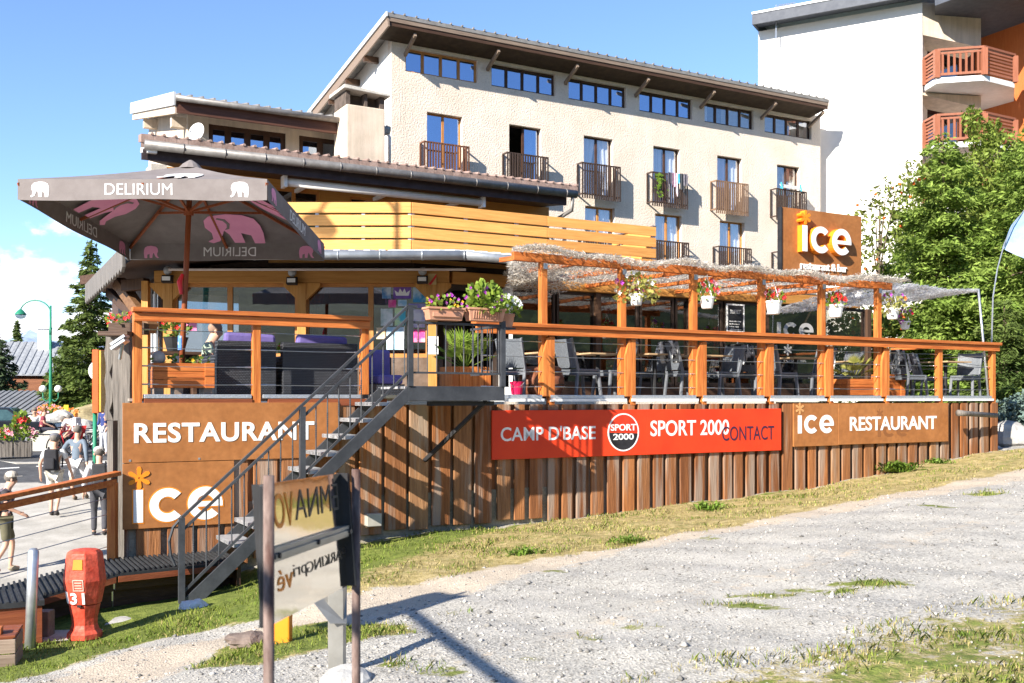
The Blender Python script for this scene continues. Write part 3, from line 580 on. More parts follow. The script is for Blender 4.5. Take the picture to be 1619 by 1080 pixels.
# ---------------------------------------------------------------- boards on the plank wall
def board(px0, py0, px1, py1, d=-.075): t0, t1, z0, z1 = DK.rect(px0, py0, px1, py1, d); return t0, t1, z0, z1
q = MB(DK); t0, z1 = DK.hit(194, 637, -.07); z0a = DK.hit(191, 733, -.07)[1]; t1 = DK.t(536, -.07)
sg = thing('sign_board', 'brown board lettered RESTAURANT in white behind the steel stairs', 'sign', DK.w(t0, -.07, z0a), DK.a)
one_box(DK, 'panel', m_brown_sign, sg, t0, t1, -.075, -.052, z0a+.004, z1, bevel=.003)
a0 = DK.t(212, -.08); a1 = DK.t(497, -.08); b0 = DK.hit(212, 701, -.08)[1]; b1 = DK.hit(212, 669, -.08)[1]
q = MB(DK); lettering(q, 'RESTAURANT', face_fn(a0, a1, b0, b1), -.081, -.075, bold=.026, spacing=1.08); q.build('lettering', m_letter, sg)
for f in (.03, .33, .62, .97): one_box(DK, 'screw', m_galv, sg, t0+(t1-t0)*f-.012, t0+(t1-t0)*f+.012, -.079, -.0755, z0a+.02, z0a+.044)
z0b = DK.hit(190, 838, -.07)[1]; t1b = DK.t(370, -.07)
sg = thing('sign_board', 'large square brown board with three white letters and orange star beside the stairs', 'sign', DK.w(t0, -.07, z0b), DK.a)
one_box(DK, 'panel', m_brown_sign, sg, t0, t1b, -.075, -.052, z0b, z0a-.004, bevel=.003)
iw = lambda px0, px1, py0, py1, d=-.08: (DK.t(px0, d), DK.t(px1, d), DK.hit(px0, py1, d)[1], DK.hit(px0, py0, d)[1])
idn = lambda a, b, d: (a, d, b)
x0, x1, y0, y1 = iw(211, 353, 775, 827)
q = MB(DK); ice_word(q, idn, x0, x1, y0, y1, -.078, -.0752, grow=.035); q.build('letter_outline', m_orange, sg)
q = MB(DK); ice_word(q, idn, x0, x1, y0, y1, -.082, -.0785); q.build('lettering', m_letter, sg)
q = MB(DK); s_ = DK.hit(220, 756, -.08); star(q, idn, s_[0], s_[1], .135, -.082, -.0752); q.build('star', m_orange, sg)
# vermilion banner
t0, t1, z0, z1 = board(778, 649, 1235, 712, -.09); zb = DK.hit(778, 727, -.09)[1]; z0 = (z0+zb)/2
sg = thing('banner', 'long vermilion banner with white lettering and a round black and red emblem', 'banner', DK.w(t0, -.09, z0), DK.a)
tm = DK.t(1022, -.09)
q = MB(DK); q.box(t0, tm-.002, -.093, -.06, z0, z1); q.box(tm+.002, t1, -.093, -.06, z0, z1); q.build('panel', m_red_sign, sg, bevel=.003)
q = MB(DK)
for s_, xa, xb, ya, yb in (("CAMP D'BASE", 792, 942, 675, 698), ('SPORT 2000', 1029, 1153, 665, 690)):
    q = MB(DK); lettering(q, s_, face_fn(DK.t(xa, -.1), DK.t(xb, -.1), DK.hit(xa, yb, -.1)[1], DK.hit(xa, ya, -.1)[1]), -.0965, -.093, bold=.012); q.build('lettering', m_letter, sg)
q = MB(DK); lettering(q, 'CONTACT', face_fn(DK.t(1142, -.1), DK.t(1224, -.1), DK.hit(1142, 697, -.1)[1], DK.hit(1142, 674.5, -.1)[1]), -.0985, -.0968, bold=.0); q.build('small_lettering', m_navy, sg)
c = DK.hit(986, 683.5, -.1); rad = .29
m_emr = mat('emblem red', (.62, .05, .02), (.50, .03, .015), rough=.35); m_emb = mat('emblem black', (.012, .012, .014), (.03, .03, .035), rough=.3)
q = MB(DK); ring_solid(q, idn, c[0], c[1], rad, rad-.022, 0, 360, -.099, -.0932, 40); q.build('emblem_ring', m_letter, sg)
q = MB(DK); q.prism([(c[0]+(rad-.018)*math.cos(R(a)), c[1]+(rad-.018)*math.sin(R(a))) for a in range(0, 181, 8)], idn, -.097, -.0932); q.build('emblem_top', m_emr, sg)
q = MB(DK); q.prism([(c[0]+(rad-.018)*math.cos(R(a)), c[1]-.002+(rad-.018)*math.sin(R(a))) for a in range(180, 361, 8)], idn, -.097, -.0932); q.build('emblem_base', m_emb, sg)
q = MB(DK)
lettering(q, 'SPORT', face_fn(c[0]-.235, c[0]+.235, c[1]+.025, c[1]+.125), -.1, -.097, bold=.02); lettering(q, '2000', face_fn(c[0]-.19, c[0]+.19, c[1]-.115, c[1]-.02), -.1, -.097, bold=.02); q.build('emblem_lettering', m_letter, sg)
# brown board at the right end
t0, t1, z0, z1 = board(1255, 638, 1499, 699, -.09); zb = DK.hit(1257, 706, -.09)[1]; z0 = (z0+zb)/2
sg = thing('sign_board', 'long brown board in two panels lettered RESTAURANT at the terrace end', 'sign', DK.w(t0, -.09, z0), DK.a); tm = DK.t(1325, -.09)
q = MB(DK); q.box(t0, tm-.003, -.093, -.06, z0, z1); q.box(tm+.003, t1, -.096, -.06, z0+.01, z1); q.build('panel', m_brown_sign, sg, bevel=.003)
x0, x1, y0, y1 = iw(1262, 1319, 657, 685.5, -.1)
q = MB(DK); ice_word(q, idn, x0, x1, y0, y1, -.0975, -.0932); q.build('large_letters', m_letter, sg); q = MB(DK); lettering(q, 'RESTAURANT', face_fn(DK.t(1344, -.1), DK.t(1481, -.1), DK.hit(1344, 681.5, -.1)[1], DK.hit(1344, 659, -.1)[1]), -.101, -.0962, bold=.018); q.build('lettering', m_letter, sg)
q = MB(DK); s_ = DK.hit(1265, 646, -.1); star(q, idn, s_[0], s_[1], .10, -.0985, -.0932); q.build('star', mat('faded orange star', (.62, .33, .13), rough=.6), sg)
q = MB(DK); x0, x1, y0, y1 = iw(1388, 1437, 672, 691, -.1); m_gh = mat('ghost of old lettering', (.27, .105, .035), rough=.6); ice_word(q, idn, x0, x1, y0, y1, -.0968, -.0961); q.build('old_lettering', m_gh, sg); q = MB(DK); s_ = DK.hit(1391, 653, -.1); star(q, idn, s_[0], s_[1], .08, -.0972, -.0961); q.build('old_star', m_gh, sg)
# log outlet, small box, brackets, lamps under the ledge
q = MB(DK); a = DK.hit(1512, 653, -.3); b = DK.hit(1578, 657, -.3); q.tube([(a[0], -.34, a[1]), (a[0]+.2, -.33, a[1]-.01), (b[0], -.26, b[1])], [.062, .052, .047], 10); o = q.build('wooden_spout', m_grey_z, None, smooth=True); tag(o, 'weathered wooden log spout crossing the planks at the terrace end', 'spout')
q = MB(DK); a = DK.hit(580, 813, -.15); q.box(a[0], a[0]+.21, -.16, -.055, a[1]-.17, a[1]); o = q.build('utility_box', mat('pale metal box', (.36, .34, .29), (.46, .44, .39), rough=.5), None, bevel=.01); tag(o, 'small pale metal box low on the planks under the stairs', 'utility box')

# ---------------------------------------------------------------- steel stairs and landing
SD = -1.05; LT0, LT1 = DK.t(645, SD), DK.t(797.5, SD); LZ = .155; K = .906; NS = 9; ZW = -1.88
sz_ = lambda t: LZ+(t-LT0)*K
st = thing('steel_staircase', 'dark grey steel staircase with pale slatted treads climbing to the terrace', 'staircase', DK.w(LT0-2.7, SD, -2.2), DK.a)
tb = LT0-(LZ+2.36)/K
q = MB(DK); q.prism([(tb-.1, sz_(tb)-.02), (LT0, LZ-.0), (LT0, LZ-.19), (tb+.16, sz_(tb)-.02)], idn, SD-.012, SD+.03)
q.box(LT0, LT1, SD-.012, SD+.03, LZ-.185, LZ); q.box(LT1-.04, LT1, SD+.03, -.06, LZ-.183, LZ-.002); q.build('outer_stringer', m_steel, st, bevel=.004)
q = MB(DK); ti = LT0-(LZ-ZW)/K; q.prism([(ti, ZW), (LT0, LZ), (LT0, LZ-.19), (ti+.2, ZW)], idn, -.15, -.11); q.build('inner_stringer', m_steel, st)
m_tread = mat('pale tread bars', (.34, .35, .37), (.45, .46, .475), rough=.5, metal=.3, scale=12)
for k in range(1, NS+1):
    z = ZW+(LZ-ZW)*k/(NS+1); t = LT0-(LZ-z)/K; q = MB(DK)
    for j in range(7): d = SD+.035+j*.127; q.box(t-.135, t+.135, d, d+.112, z-.042, z)
    q.box(t-.135, t-.125, SD+.032, -.15, z-.045, z-.002); q.build('tread', m_tread, st)
q = MB(DK)
for j in range(7): d = SD+.04+j*.137; q.box(LT0, LT1-.04, d, d+.118, LZ-.032, LZ-.002)
q.build('landing_floor', m_tread, st)
hr = lambda t: sz_(t)+1.0
tn = DK.t(287, SD)
q = MB(DK); q.bar((tn, SD, hr(tn)), (LT0, SD, hr(LT0)), .045, .03); q.bar((tn, SD, hr(tn)-.15), (LT0, SD, hr(LT0)-.15), .03, .03)
q.bar((LT0-.02, SD, LZ+1.0), (LT0+.12, SD, LZ+1.0), .045, .03)
q.tube([(tn, SD, hr(tn)), (tn-.09, SD+.0, hr(tn)-.10), (tn-.135, SD+.0, hr(tn)-.25), (tn-.115, SD, hr(tn)-.42), (tn-.07, SD, hr(tn)-.53)], .017, 6)
q.bar((tn+.02, SD, sz_(tn)+.17), (LT0, SD, LZ+.17), .03, .03); q.build('handrail', m_steel, st)
for t, a, b in ((tn, ZW-.5, hr(tn)), (DK.t(478, SD), sz_(DK.t(478, SD))-.1, hr(DK.t(478, SD))-.02), (LT0+.03, LZ, LZ+1.0), (LT1-.03, LZ, LZ+.86)): one_box(DK, 'newel_post', m_steel, st, t-.033, t+.033, SD-.03, SD+.03, a, b)
q = MB(DK)
def twisted(q, p, z0, z1):
    q.tube([(p[0], p[1], z0), (p[0], p[1], z1)], .0085, 4)
    a, b = z0+(z1-z0)*.42, z0+(z1-z0)*.68; n = 7
    for i in range(n): q.ball((p[0], p[1], a+(b-a)*(i+.5)/n), (.0125, .0125, (b-a)/n*.55), 5, 4)
t = tn+.13
while t < LT0-.03: twisted(q, (t, SD), sz_(t)+.17, hr(t)-.15); t += .143
q.build('stair_balusters', m_steel, st)
q = MB(DK); q.bar((LT0, SD, LZ+.17), (LT1, SD, LZ+.17), .03, .025); q.bar((LT0, SD, LZ+.8), (LT1, SD, LZ+.8), .035, .03); q.bar((LT1-.03, SD, LZ+.8), (LT1-.03, -.15, LZ+.8), .035, .03); q.bar((LT1-.03, SD, LZ+.17), (LT1-.03, -.15, LZ+.17), .03, .025); q.build('landing_rail', m_steel, st)
q = MB(DK); t = LT0+.14
while t < LT1-.06: twisted(q, (t, SD), LZ+.17, LZ+.8); t += .128
for i in range(6): twisted(q, (LT1-.03, SD+.14*(i+1)), LZ+.17, LZ+.8)
q.build('landing_balusters', m_steel, st)
# braces down to the planks
q = MB(DK); q.bar((LT1-.22, SD+.1, LZ-.19), (LT1-.7, -.06, -.85), .05, .05); q.bar((LT0-.3, SD+.1, -.28), (LT0-.62, -.06, -.75), .05, .03); q.box(LT0+.35, LT1-.1, SD+.1, SD+.2, LZ-.25, LZ-.19); q.build('brace', m_black, st)
# grating walkway and ramp at the foot of the stairs
wk = thing('grating_walkway', 'low timber walkway topped with ribbed dark grating at the foot of the stairs', 'walkway', DK.w(-5, -.5, -2.2), DK.a)
zr = lambda t: ZW-(.19*(-5.4-t) if t < -5.4 else 0)
nd = lambda t: -.86-max(0, -4.4-t)*.22
m_grate = mat('black ribbed grating', (.018, .019, .021), (.034, .036, .039), rough=.75, scale=8)
q = MB(DK); q.hexa([(-6.9, nd(-6.9), zr(-6.9)-.05), (-5.4, nd(-5.4), ZW-.05), (-5.4, -.08, ZW-.05), (-6.9, -.08, zr(-6.9)-.05)], [(-6.9, nd(-6.9), zr(-6.9)-.02), (-5.4, nd(-5.4), ZW-.02), (-5.4, -.08, ZW-.02), (-6.9, -.08, zr(-6.9)-.02)])
q.hexa([(-5.4, nd(-5.4), ZW-.05), (-4.05, -.86, ZW-.05), (-4.05, -.08, ZW-.05), (-5.4, -.08, ZW-.05)], [(-5.4, nd(-5.4), ZW-.02), (-4.05, -.86, ZW-.02), (-4.05, -.08, ZW-.02), (-5.4, -.08, ZW-.02)])
t = -6.88
while t < -4.07:
    for a, b in ((0, .022),): q.hexa([(t, nd(t)-.0, zr(t)-.02), (t+b, nd(t), zr(t)-.02), (t+b, -.08, zr(t)-.02), (t, -.08, zr(t)-.02)], [(t, nd(t), zr(t)+.012), (t+b, nd(t), zr(t)+.012), (t+b, -.08, zr(t)+.012), (t, -.08, zr(t)+.012)])
    t += .056
q.build('grating', m_grate, wk)
q = MB(DK)
for ta, tb2, dz in ((-6.9, -5.42, 0), (-5.4, -4.05, 0)):
    for k in range(3):
        za = .055+k*.2; ins = .22+.13*k
        q.hexa([(ta, nd(ta)+ins, zr(ta)-za-.19), (tb2, nd(tb2)+ins, zr(tb2)-za-.19), (tb2, nd(tb2)+ins+.05, zr(tb2)-za-.19), (ta, nd(ta)+ins+.05, zr(ta)-za-.19)], [(ta, nd(ta)+ins, zr(ta)-za), (tb2, nd(tb2)+ins, zr(tb2)-za), (tb2, nd(tb2)+ins+.05, zr(tb2)-za), (ta, nd(ta)+ins+.05, zr(ta)-za)])
q.box(-4.05, -4.0, -.8, -.08, ZW-.5, ZW-.02); q.build('side_board', m_dark_x, wk, bevel=.005)  # side boards coloured dark for the shade below the grating
q = MB(DK)
for ta, tb2 in ((-6.9, -5.42), (-5.4, -4.05)): q.hexa([(ta, nd(ta)+.0, zr(ta)-.12), (tb2, nd(tb2)+.0, zr(tb2)-.12), (tb2, nd(tb2)+.03, zr(tb2)-.12), (ta, nd(ta)+.03, zr(ta)-.12)], [(ta, nd(ta), zr(ta)-.051), (tb2, nd(tb2), zr(tb2)-.051), (tb2, nd(tb2)+.03, zr(tb2)-.051), (ta, nd(ta)+.03, zr(ta)-.051)])
q.build('rim_board', m_mahog_x, wk, bevel=.004)
# lower step of the walkway at the frame's left edge
lw = thing('low_platform', 'lower black ribbed platform step at the walkway end behind the steel post', 'platform', at(-10, 950, 9.6), DK.a)
fr = Frame(*at(-10, 0, 9.9).xy, PHI); za = -1.93
q = MB(fr); q.box(-.7, .42, -.35, .45, za-.05, za)
for i in range(18): q.box(-.69+i*.06, -.665+i*.06, -.35, .45, za, za+.012)
q.build('grating', m_grate, lw)
q = MB(fr); q.box(-.7, .40, -.33, .43, za-.55, za-.055); q.build('side_board', m_mahog_x, lw)
# ramp rail going left from the corner post
rp = thing('ramp_railing', 'orange timber ramp railing left of the brown boards before the walkers', 'railing', DK.w(-5.5, -.12, ZW), DK.a)
p0 = at(187, 748, 12.05); p1 = at(-60, 800, 10.6); e = (p1-p0).normalized()
q = MB(); q.bar(p0, p1, .14, .05); q.bar(p0-Vector((0, 0, .10))+e*.03, p1-Vector((0, 0, .10)), .045, .075); q.build('handrail', m_rail_x, rp, bevel=.006)
q = MB(); pp = at(178, 755, 12.02); q.box(pp.x-.05, pp.x+.05, pp.y-.05, pp.y+.05, -1.9, pp.z-.06); q.build('post', m_rail_z, rp, bevel=.006)
q = MB()
for k in range(4): dz = Vector((0, 0, .24+.19*k)); q.tube([pp+Vector((-.05, 0, -.0))-dz, p1-dz-Vector((0, 0, .05))], .005, 5)
q.build('cable', m_wire, rp)
# ================================================================ buildings
m_stucco = mat('rough cream render', (.69, .585, .485), (.78, .68, .58), rough=.95, scale=.7, bump=.85, bscale=18, fine=.08, bdist=.032, streak=.06)
m_stucco_s = mat('smooth cream render', (.60, .50, .39), (.68, .57, .46), rough=.95, scale=2, bump=.3, bscale=25, streak=.2)
m_whitewall = mat('white rendered wall', (.80, .77, .72), (.84, .81, .77), rough=.95, scale=2.5, bump=.35, bscale=14, bdist=.04)
m_fr_brown = mat('dark brown window frame', (.05, .024, .015), (.08, .04, .025), rough=.5)
m_fr_orange = mat('varnished window frame', (.40, .17, .045), (.50, .23, .07), rough=.45)
m_curtain = mat('sheer curtain', (.70, .70, .74), (.80, .80, .84), rough=.9, scale=3, stretch=(14, 14, .3))
m_curt_lilac = mat('lilac curtain', (.52, .45, .62), (.66, .58, .72), rough=.9, scale=3, stretch=(14, 14, .3))
m_beige_refl = mat('beige pane reflection', (.40, .335, .25), (.47, .40, .31), rough=.9, scale=2, stretch=(.3, .3, 9))  # beige reflections of the panes, painted on sheets hung behind the glass
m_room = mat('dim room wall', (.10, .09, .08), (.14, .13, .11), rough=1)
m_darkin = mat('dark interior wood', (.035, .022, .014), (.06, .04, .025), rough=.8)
m_rooftile = mat('brown roof tile', (.22, .15, .125), (.33, .235, .20), rough=.75, scale=5, island=.15, fine=.15)
m_roofmetal = mat('grey sheet roofing', (.20, .19, .18), (.30, .29, .275), rough=.55, metal=.2, scale=3, fine=.12)
m_fascia = wood('weathered fascia board', (.17, .12, .09), (.28, .215, .165), 'x')
m_palezinc = mat('pale zinc flashing', (.55, .57, .60), (.66, .68, .70), rough=.5, metal=.2)
def window(fr, parent, t0, t1, z0, z1, n, fmat, d=.16, fw=.055, curtain=None, pane=None, open_left=False, mull=1.0):
    q = MB(fr); w_ = (t1-t0)/n
    q.box(t0, t1, d, d+.06, z0, z0+fw); q.box(t0, t1, d, d+.06, z1-fw, z1); q.box(t0, t0+fw, d-.002, d+.062, z0, z1); q.box(t1-fw, t1, d-.002, d+.062, z0, z1)
    for i in range(1, n): q.box(t0+w_*i-fw*.75*mull, t0+w_*i+fw*.75*mull, d-.004, d+.064, z0+.001, z1-.001)
    f = q.build('window', fmat, parent)
    for i in range(n):
        if open_left and i == 0: continue
        one_box(fr, 'pane', pane or m_glass_sky, f, t0+w_*i+fw*.7, t0+w_*(i+1)-fw*.7, d+.025, d+.032, z0+fw*.8, z1-fw*.8)
    if curtain:
        for a, b, m, flare in curtain:
            q = MB(fr); ta, tb = t0+(t1-t0)*a, t0+(t1-t0)*b
            q.grid(16, 6, lambda u, v: (ta+(tb-ta)*(u if not flare else (u*(1-.55*v) if flare < 0 else 1-(1-u)*(1-.55*v))), d+.10+.02*math.sin(u*19)+.01*v, z1-.04-(z1-z0-.06)*v)); q.build('curtain', m, f, smooth=True)
    return f
def rail_slats(fr, parent, t0, t1, z0, z1, m, d=-.36, step=.105, tail=.14, back=-.0):
    q = MB(fr); q.box(t0, t1, d, d+.05, z1-.05, z1); q.box(t0, t1, d+.012, d+.045, z0+tail, z0+tail+.05)
    for tt in (t0, t1-.05): q.box(tt, tt+.05, d+.05, back, z1-.05, z1); q.box(tt, tt+.05, d+.045, back, z0+tail, z0+tail+.05); q.box(tt, tt+.05, -.05, back, z0+tail, z1-.051)
    n = int((t1-t0)/step); 
    for i in range(n+1): a = t0+(t1-t0-.05)*i/n; q.box(a-.002, a+.054, d-.022, d-.001, z0, z1-.01)
    return q.build('balcony_rail', m, parent)
# ---------------------------------------------------------------- hotel
ht = thing('hotel', 'long cream rendered hotel with slatted window balconies and a brown sloping roof', 'hotel', HT.w(0, 0, -2), HT.a)
HL = HT.t(1297); zt = HT.hit(619, 58)[1]
top6 = [(641, 755, 73, 112, 755, 92, 130), (777, 878, 98, 134, 878, 118, 151), (899, 990, 122, 155.6, 990, 139, 170), (1011, 1094.5, 143.7, 176, 1094.5, 159, 189), (1114, 1191.5, 162, 192.6, 1191.5, 177, 206.7), (1209, 1283, 179, 210, 1283, 192, 222)]
ZT1 = sum(HT.hit(a[0], a[2])[1] for a in top6)/6; ZT0 = sum(HT.hit(a[0], a[3])[1] for a in top6)/6
row2 = [(675, 731, 176, 670, 742, 222, 273), (805, 855.5, 195.6, 801.5, 867, 241, 287), (923, 969, 213, 920, 981, 255, 311), (1033, 1075, 230, 1031, 1087, 270, 325), (1134, 1173, 245.5, 1132, 1183, 284, 336), (1228.5, 1264, 261, 1227, 1275, 297, 345)]
row3 = [(676, 730, 0, 670, 742), (806, 856, 0, 802, 868), (925, 972, 324, 922, 984), (1036, 1078, 337, 1038, 1089), (1138, 1177, 349, 1136, 1188), (1231, 1266, 0, 1229, 1277)]
ZW2 = sum(HT.hit(a[0], a[2])[1] for a in row2)/6; ZB2 = sum(HT.hit(a[3], a[5], -.36)[1] for a in row2)/6; ZC2 = sum(HT.hit(a[3], a[6], -.36)[1] for a in row2[2:5])/3
ZW3 = sum(HT.hit(a[0], a[2])[1] for a in row3[2:5])/3; DZ = ZW2-ZW3
holes = [(HT.t(a[0]), HT.t(a[1]), ZT0, ZT1) for a in top6]+[(HT.t(a[0]), HT.t(a[1]), ZC2+.2, ZW2) for a in row2]+[(HT.t(a[0]), HT.t(a[1]), ZC2+.2-DZ, ZW3) for a in row3]
DH = 9.5; SL = .155                                 # depth and fall of the roof towards the back
q = MB(HT); q.wall(0, HL, -3, zt, holes, 0, .32); q.build('front_wall', m_stucco, ht)
q = MB(HT); q.prism([(.321, -3), (DH, -3), (DH, zt+.25-DH*SL), (.321, zt+.2)], lambda a, b, d: (d, a, b), 0, .3); q.prism([(.321, -3), (DH, -3), (DH, zt+.25-DH*SL), (.321, zt+.2)], lambda a, b, d: (d, a, b), HL-.3, HL); q.box(.31, HL-.31, DH-.3, DH, -3, zt-DH*SL); q.build('side_wall', m_whitewall, ht)
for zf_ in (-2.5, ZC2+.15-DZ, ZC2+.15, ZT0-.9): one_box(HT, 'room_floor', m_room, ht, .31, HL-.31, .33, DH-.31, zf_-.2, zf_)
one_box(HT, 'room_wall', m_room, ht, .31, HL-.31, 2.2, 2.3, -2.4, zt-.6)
OV = 1.0; ze = HT.hit(613, 19, -OV)[1]
tl = HT.t(613, -OV); tr = HT.t(1311, -OV)
rz = lambda d: ze-(d+OV)*SL
q = MB(HT); q.prism([(-OV, ze), (-OV, ze-.13), (DH+.6, rz(DH+.6)-.13), (DH+.6, rz(DH+.6))], lambda a, b, d: (d, a, b), tl, tr)
t = tl+.15
while t < tr-.1: q.prism([(-OV-.03, ze+.055), (-OV-.03, ze+.001), (DH+.6, rz(DH+.6)+.001), (DH+.6, rz(DH+.6)+.055)], lambda a, b, d: (d, a, b), t, t+.05); t += .42
rf = q.build('roof', m_roofmetal, ht)
q = MB(HT); q.box(tl, tr, -OV+.02, -OV+.07, ze-.27, ze-.131); q.bar((tl+.03, -OV, ze-.30), (tl+.03, DH+.5, rz(DH+.5)-.30), .06, .33); q.build('fascia', m_fascia, rf)
one_box(HT, 'lower_fascia', m_dark_x, rf, tl+.02, tr-.02, -OV+.05, -OV+.10, ze-.40, ze-.271)
q = MB(HT); q.bar((tl-.03, -OV-.02, ze-.06), (tl-.03, DH+.5, rz(DH+.5)-.06), .05, .16); q.build('flashing', m_palezinc, rf)
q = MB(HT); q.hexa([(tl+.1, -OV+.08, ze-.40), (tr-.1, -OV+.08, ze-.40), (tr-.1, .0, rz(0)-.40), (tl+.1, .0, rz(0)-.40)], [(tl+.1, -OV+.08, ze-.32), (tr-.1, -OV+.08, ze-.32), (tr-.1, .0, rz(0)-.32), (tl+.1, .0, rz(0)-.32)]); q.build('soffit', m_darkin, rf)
for px in (640, 770, 893, 1004, 1107, 1203, 1278):
    q = MB(HT); t = HT.t(px); q.bar((t, -.01, zt-.55), (t, -OV+.12, ze-.52), .09, .12); q.build('strut', m_fascia, ht)
for i, d in enumerate((1.2, 3.0, 4.8, 6.6, 8.4)):
    q = MB(HT); q.bar((tl+.02, d, rz(d)-.52), (0, d, rz(d)-.52), .14, .2); q.build('purlin', m_dark_z, ht)
for i, a in enumerate(top6):
    window(HT, ht, HT.t(a[0]), HT.t(a[1]), ZT0, ZT1, 4, m_fr_orange if i == 0 else m_fr_brown, d=.12, fw=.07, pane=m_glass_clear if i > 3 else None, curtain=[[(.77, .97, m_curt_lilac, 0)], [(.52, .6, m_curtain, 0)], [(.78, .86, m_curtain, 0)], [(.03, .1, m_curtain, 0), (.9, .97, m_curtain, 0)], [(.03, .12, m_curtain, 0), (.4, .97, m_beige_refl, 0)], [(.03, .9, m_beige_refl, 0)]][i])
cur = [[(0, .25, m_curt_lilac, 0), (.72, 1, m_curt_lilac, 0)], [(.6, 1, m_curtain, 0)], [(.02, .5, m_curtain, -1), (.5, .98, m_curtain, 1)], [(.02, .45, m_curtain, 0), (.55, .98, m_curtain, 0)], [(.02, .46, m_curt_lilac, 0), (.55, .98, m_curtain, 0)], [(.0, .5, m_beige_refl, 0), (.5, 1, m_beige_refl, 0)]]
m_bal = [wood('balcony slats brown', (.10, .042, .024), (.17, .08, .048), 'z'), wood('balcony slats dark', (.035, .022, .017), (.075, .05, .04), 'z'), wood('balcony slats worn', (.14, .085, .055), (.24, .15, .095), 'z')]
for i, a in enumerate(row2):
    t0, t1 = HT.t(a[0]), HT.t(a[1]); window(HT, ht, t0, t1, ZC2+.2, ZW2, 2, m_fr_orange if i in (0,) else m_fr_brown, curtain=cur[i], open_left=(i == 1), pane=m_glass_sky if i < 2 else m_glass_clear)
    rail_slats(HT, ht, HT.t(a[3], -.36), HT.t(a[4], -.36), ZC2-.02, ZB2, m_bal[(0, 1, 1, 1, 2, 1)[i]])
for i, a in enumerate(row3):
    t0, t1 = HT.t(a[0]), HT.t(a[1]); window(HT, ht, t0, t1, ZC2+.2-DZ, ZW3, 2, m_fr_orange, curtain=[(.02, .47, m_curtain, 0), (.53, .98, m_curtain, 0)], pane=m_glass_clear)
    rail_slats(HT, ht, HT.t(a[3], -.36), HT.t(a[4], -.36), ZC2-.02-DZ, ZB2-DZ, m_bal[1])
# washing on the fourth balcony
def cloth(fr, t0, t1, d, z1, drop, seed, ragged=.12):
    q = MB(fr); r = random.Random(seed); prof = [r.uniform(1-ragged*2, 1) for _ in range(9)]
    q.grid(8, 6, lambda u, v: (t0+(t1-t0)*u, d-.02-.02*math.sin(u*9+seed)-.01*v, z1-drop*prof[min(8, int(u*8))]*v)); return q
wt = thing('laundry', 'pink, turquoise and black washing hung over a slatted balcony rail', 'laundry', HT.w(HT.t(1062), -.4, ZB2), HT.a)
for i, (xa, xb, dr, c) in enumerate([(1056, 1063, .5, (.10, .09, .12)), (1062, 1069, .62, (.75, .45, .55)), (1066.5, 1072, .95, (.80, .62, .66)), (1070, 1075, .45, (.10, .45, .62)), (1074, 1080, .75, (.06, .065, .075)), (1079, 1085, .5, (.16, .15, .18))]):
    q = cloth(HT, HT.t(xa, -.4), HT.t(xb, -.4), -.39-.012*i, ZB2+.03, dr, i); q.build('garment', mat('garment %d' % i, c, tuple(x*.6 for x in c), scale=14, rough=.9), wt, smooth=True)
pl = MB(HT); tq = HT.t(1042, -.4)
for _ in range(70):
    p = (tq+rnd.gauss(0, .09), -.42+rnd.gauss(0, .03), ZB2-.1-abs(rnd.gauss(0, .35))); s_ = rnd.uniform(.04, .08); pl.add([(p[0]-s_, p[1], p[2]), (p[0], p[1]-.03, p[2]-s_), (p[0]+s_, p[1], p[2]), (p[0], p[1]+.02, p[2]+s_)], [(0, 1, 2, 3)])
o = pl.build('trailing_plant', m_leafy, None); tag(o, 'green plant trailing down the balcony slats left of the washing', 'plant')
rk = thing('drying_rack', 'white drying rack with turquoise corners over the rightmost upper balcony', 'drying rack', HT.w(HT.t(1250), -.4, ZB2), HT.a)
q = MB(HT); a, b = HT.t(1234, -.4), HT.t(1264, -.4)
for k in range(4): q.tube([(a, -.5+.05*k, ZB2+.02+.05*k), (b, -.5+.05*k, ZB2+.02+.05*k)], .018, 5)
q.build('rail', m_white, rk); q = MB(HT)
for t in (a, b): q.tube([(t, -.52, ZB2-.05), (t-.03, -.47, ZB2+.22), (t+.08, -.38, ZB2+.25), (t+.1, -.32, ZB2+.0)], .03, 6)
q.build('corner', mat('turquoise plastic', (.05, .42, .55), rough=.4), rk)

# ---------------------------------------------------------------- white building with orange balconies
wh = thing('apartment_building', 'tall white apartment building with orange timber balconies behind the hotel', 'building', WH.w(3, 0, -1), WH.a)
ta, tb = WH.t(1199), WH.t(1458); zt_ = WH.hit(1199, 62)[1]; zt2 = WH.hit(1456, 16)[1]; zt_ = max(zt_, zt2)
q = MB(WH); q.box(ta, tb, 0, .4, -3, zt_+.3); q.box(ta, ta+.4, .401, 9, -3, zt_+.3); q.box(tb-.5, tb-.1, .401, 2.4, -3, zt_+.3); q.build('wall', m_whitewall, wh)
m_slate = mat('blue grey roof edge', (.06, .068, .088), (.085, .094, .115), rough=.6)
za = WH.hit(1188, 38, -.9)[1]
q = MB(WH); t0 = WH.t(1188, -.9); q.box(t0, tb+.6, -.9, 10, za+.42, za+.53); q.build('roof', m_palezinc, wh, bevel=.02)
q = MB(WH); q.box(t0+.02, tb+.62, -.86, -.78, za-.02, za+.418); q.box(t0+.02, t0+.1, -.779, 10, za-.02, za+.418); q.box(t0+.1, tb+.6, -.77, 0, za+.1, za+.2); q.build('roof_edge', m_slate, wh)
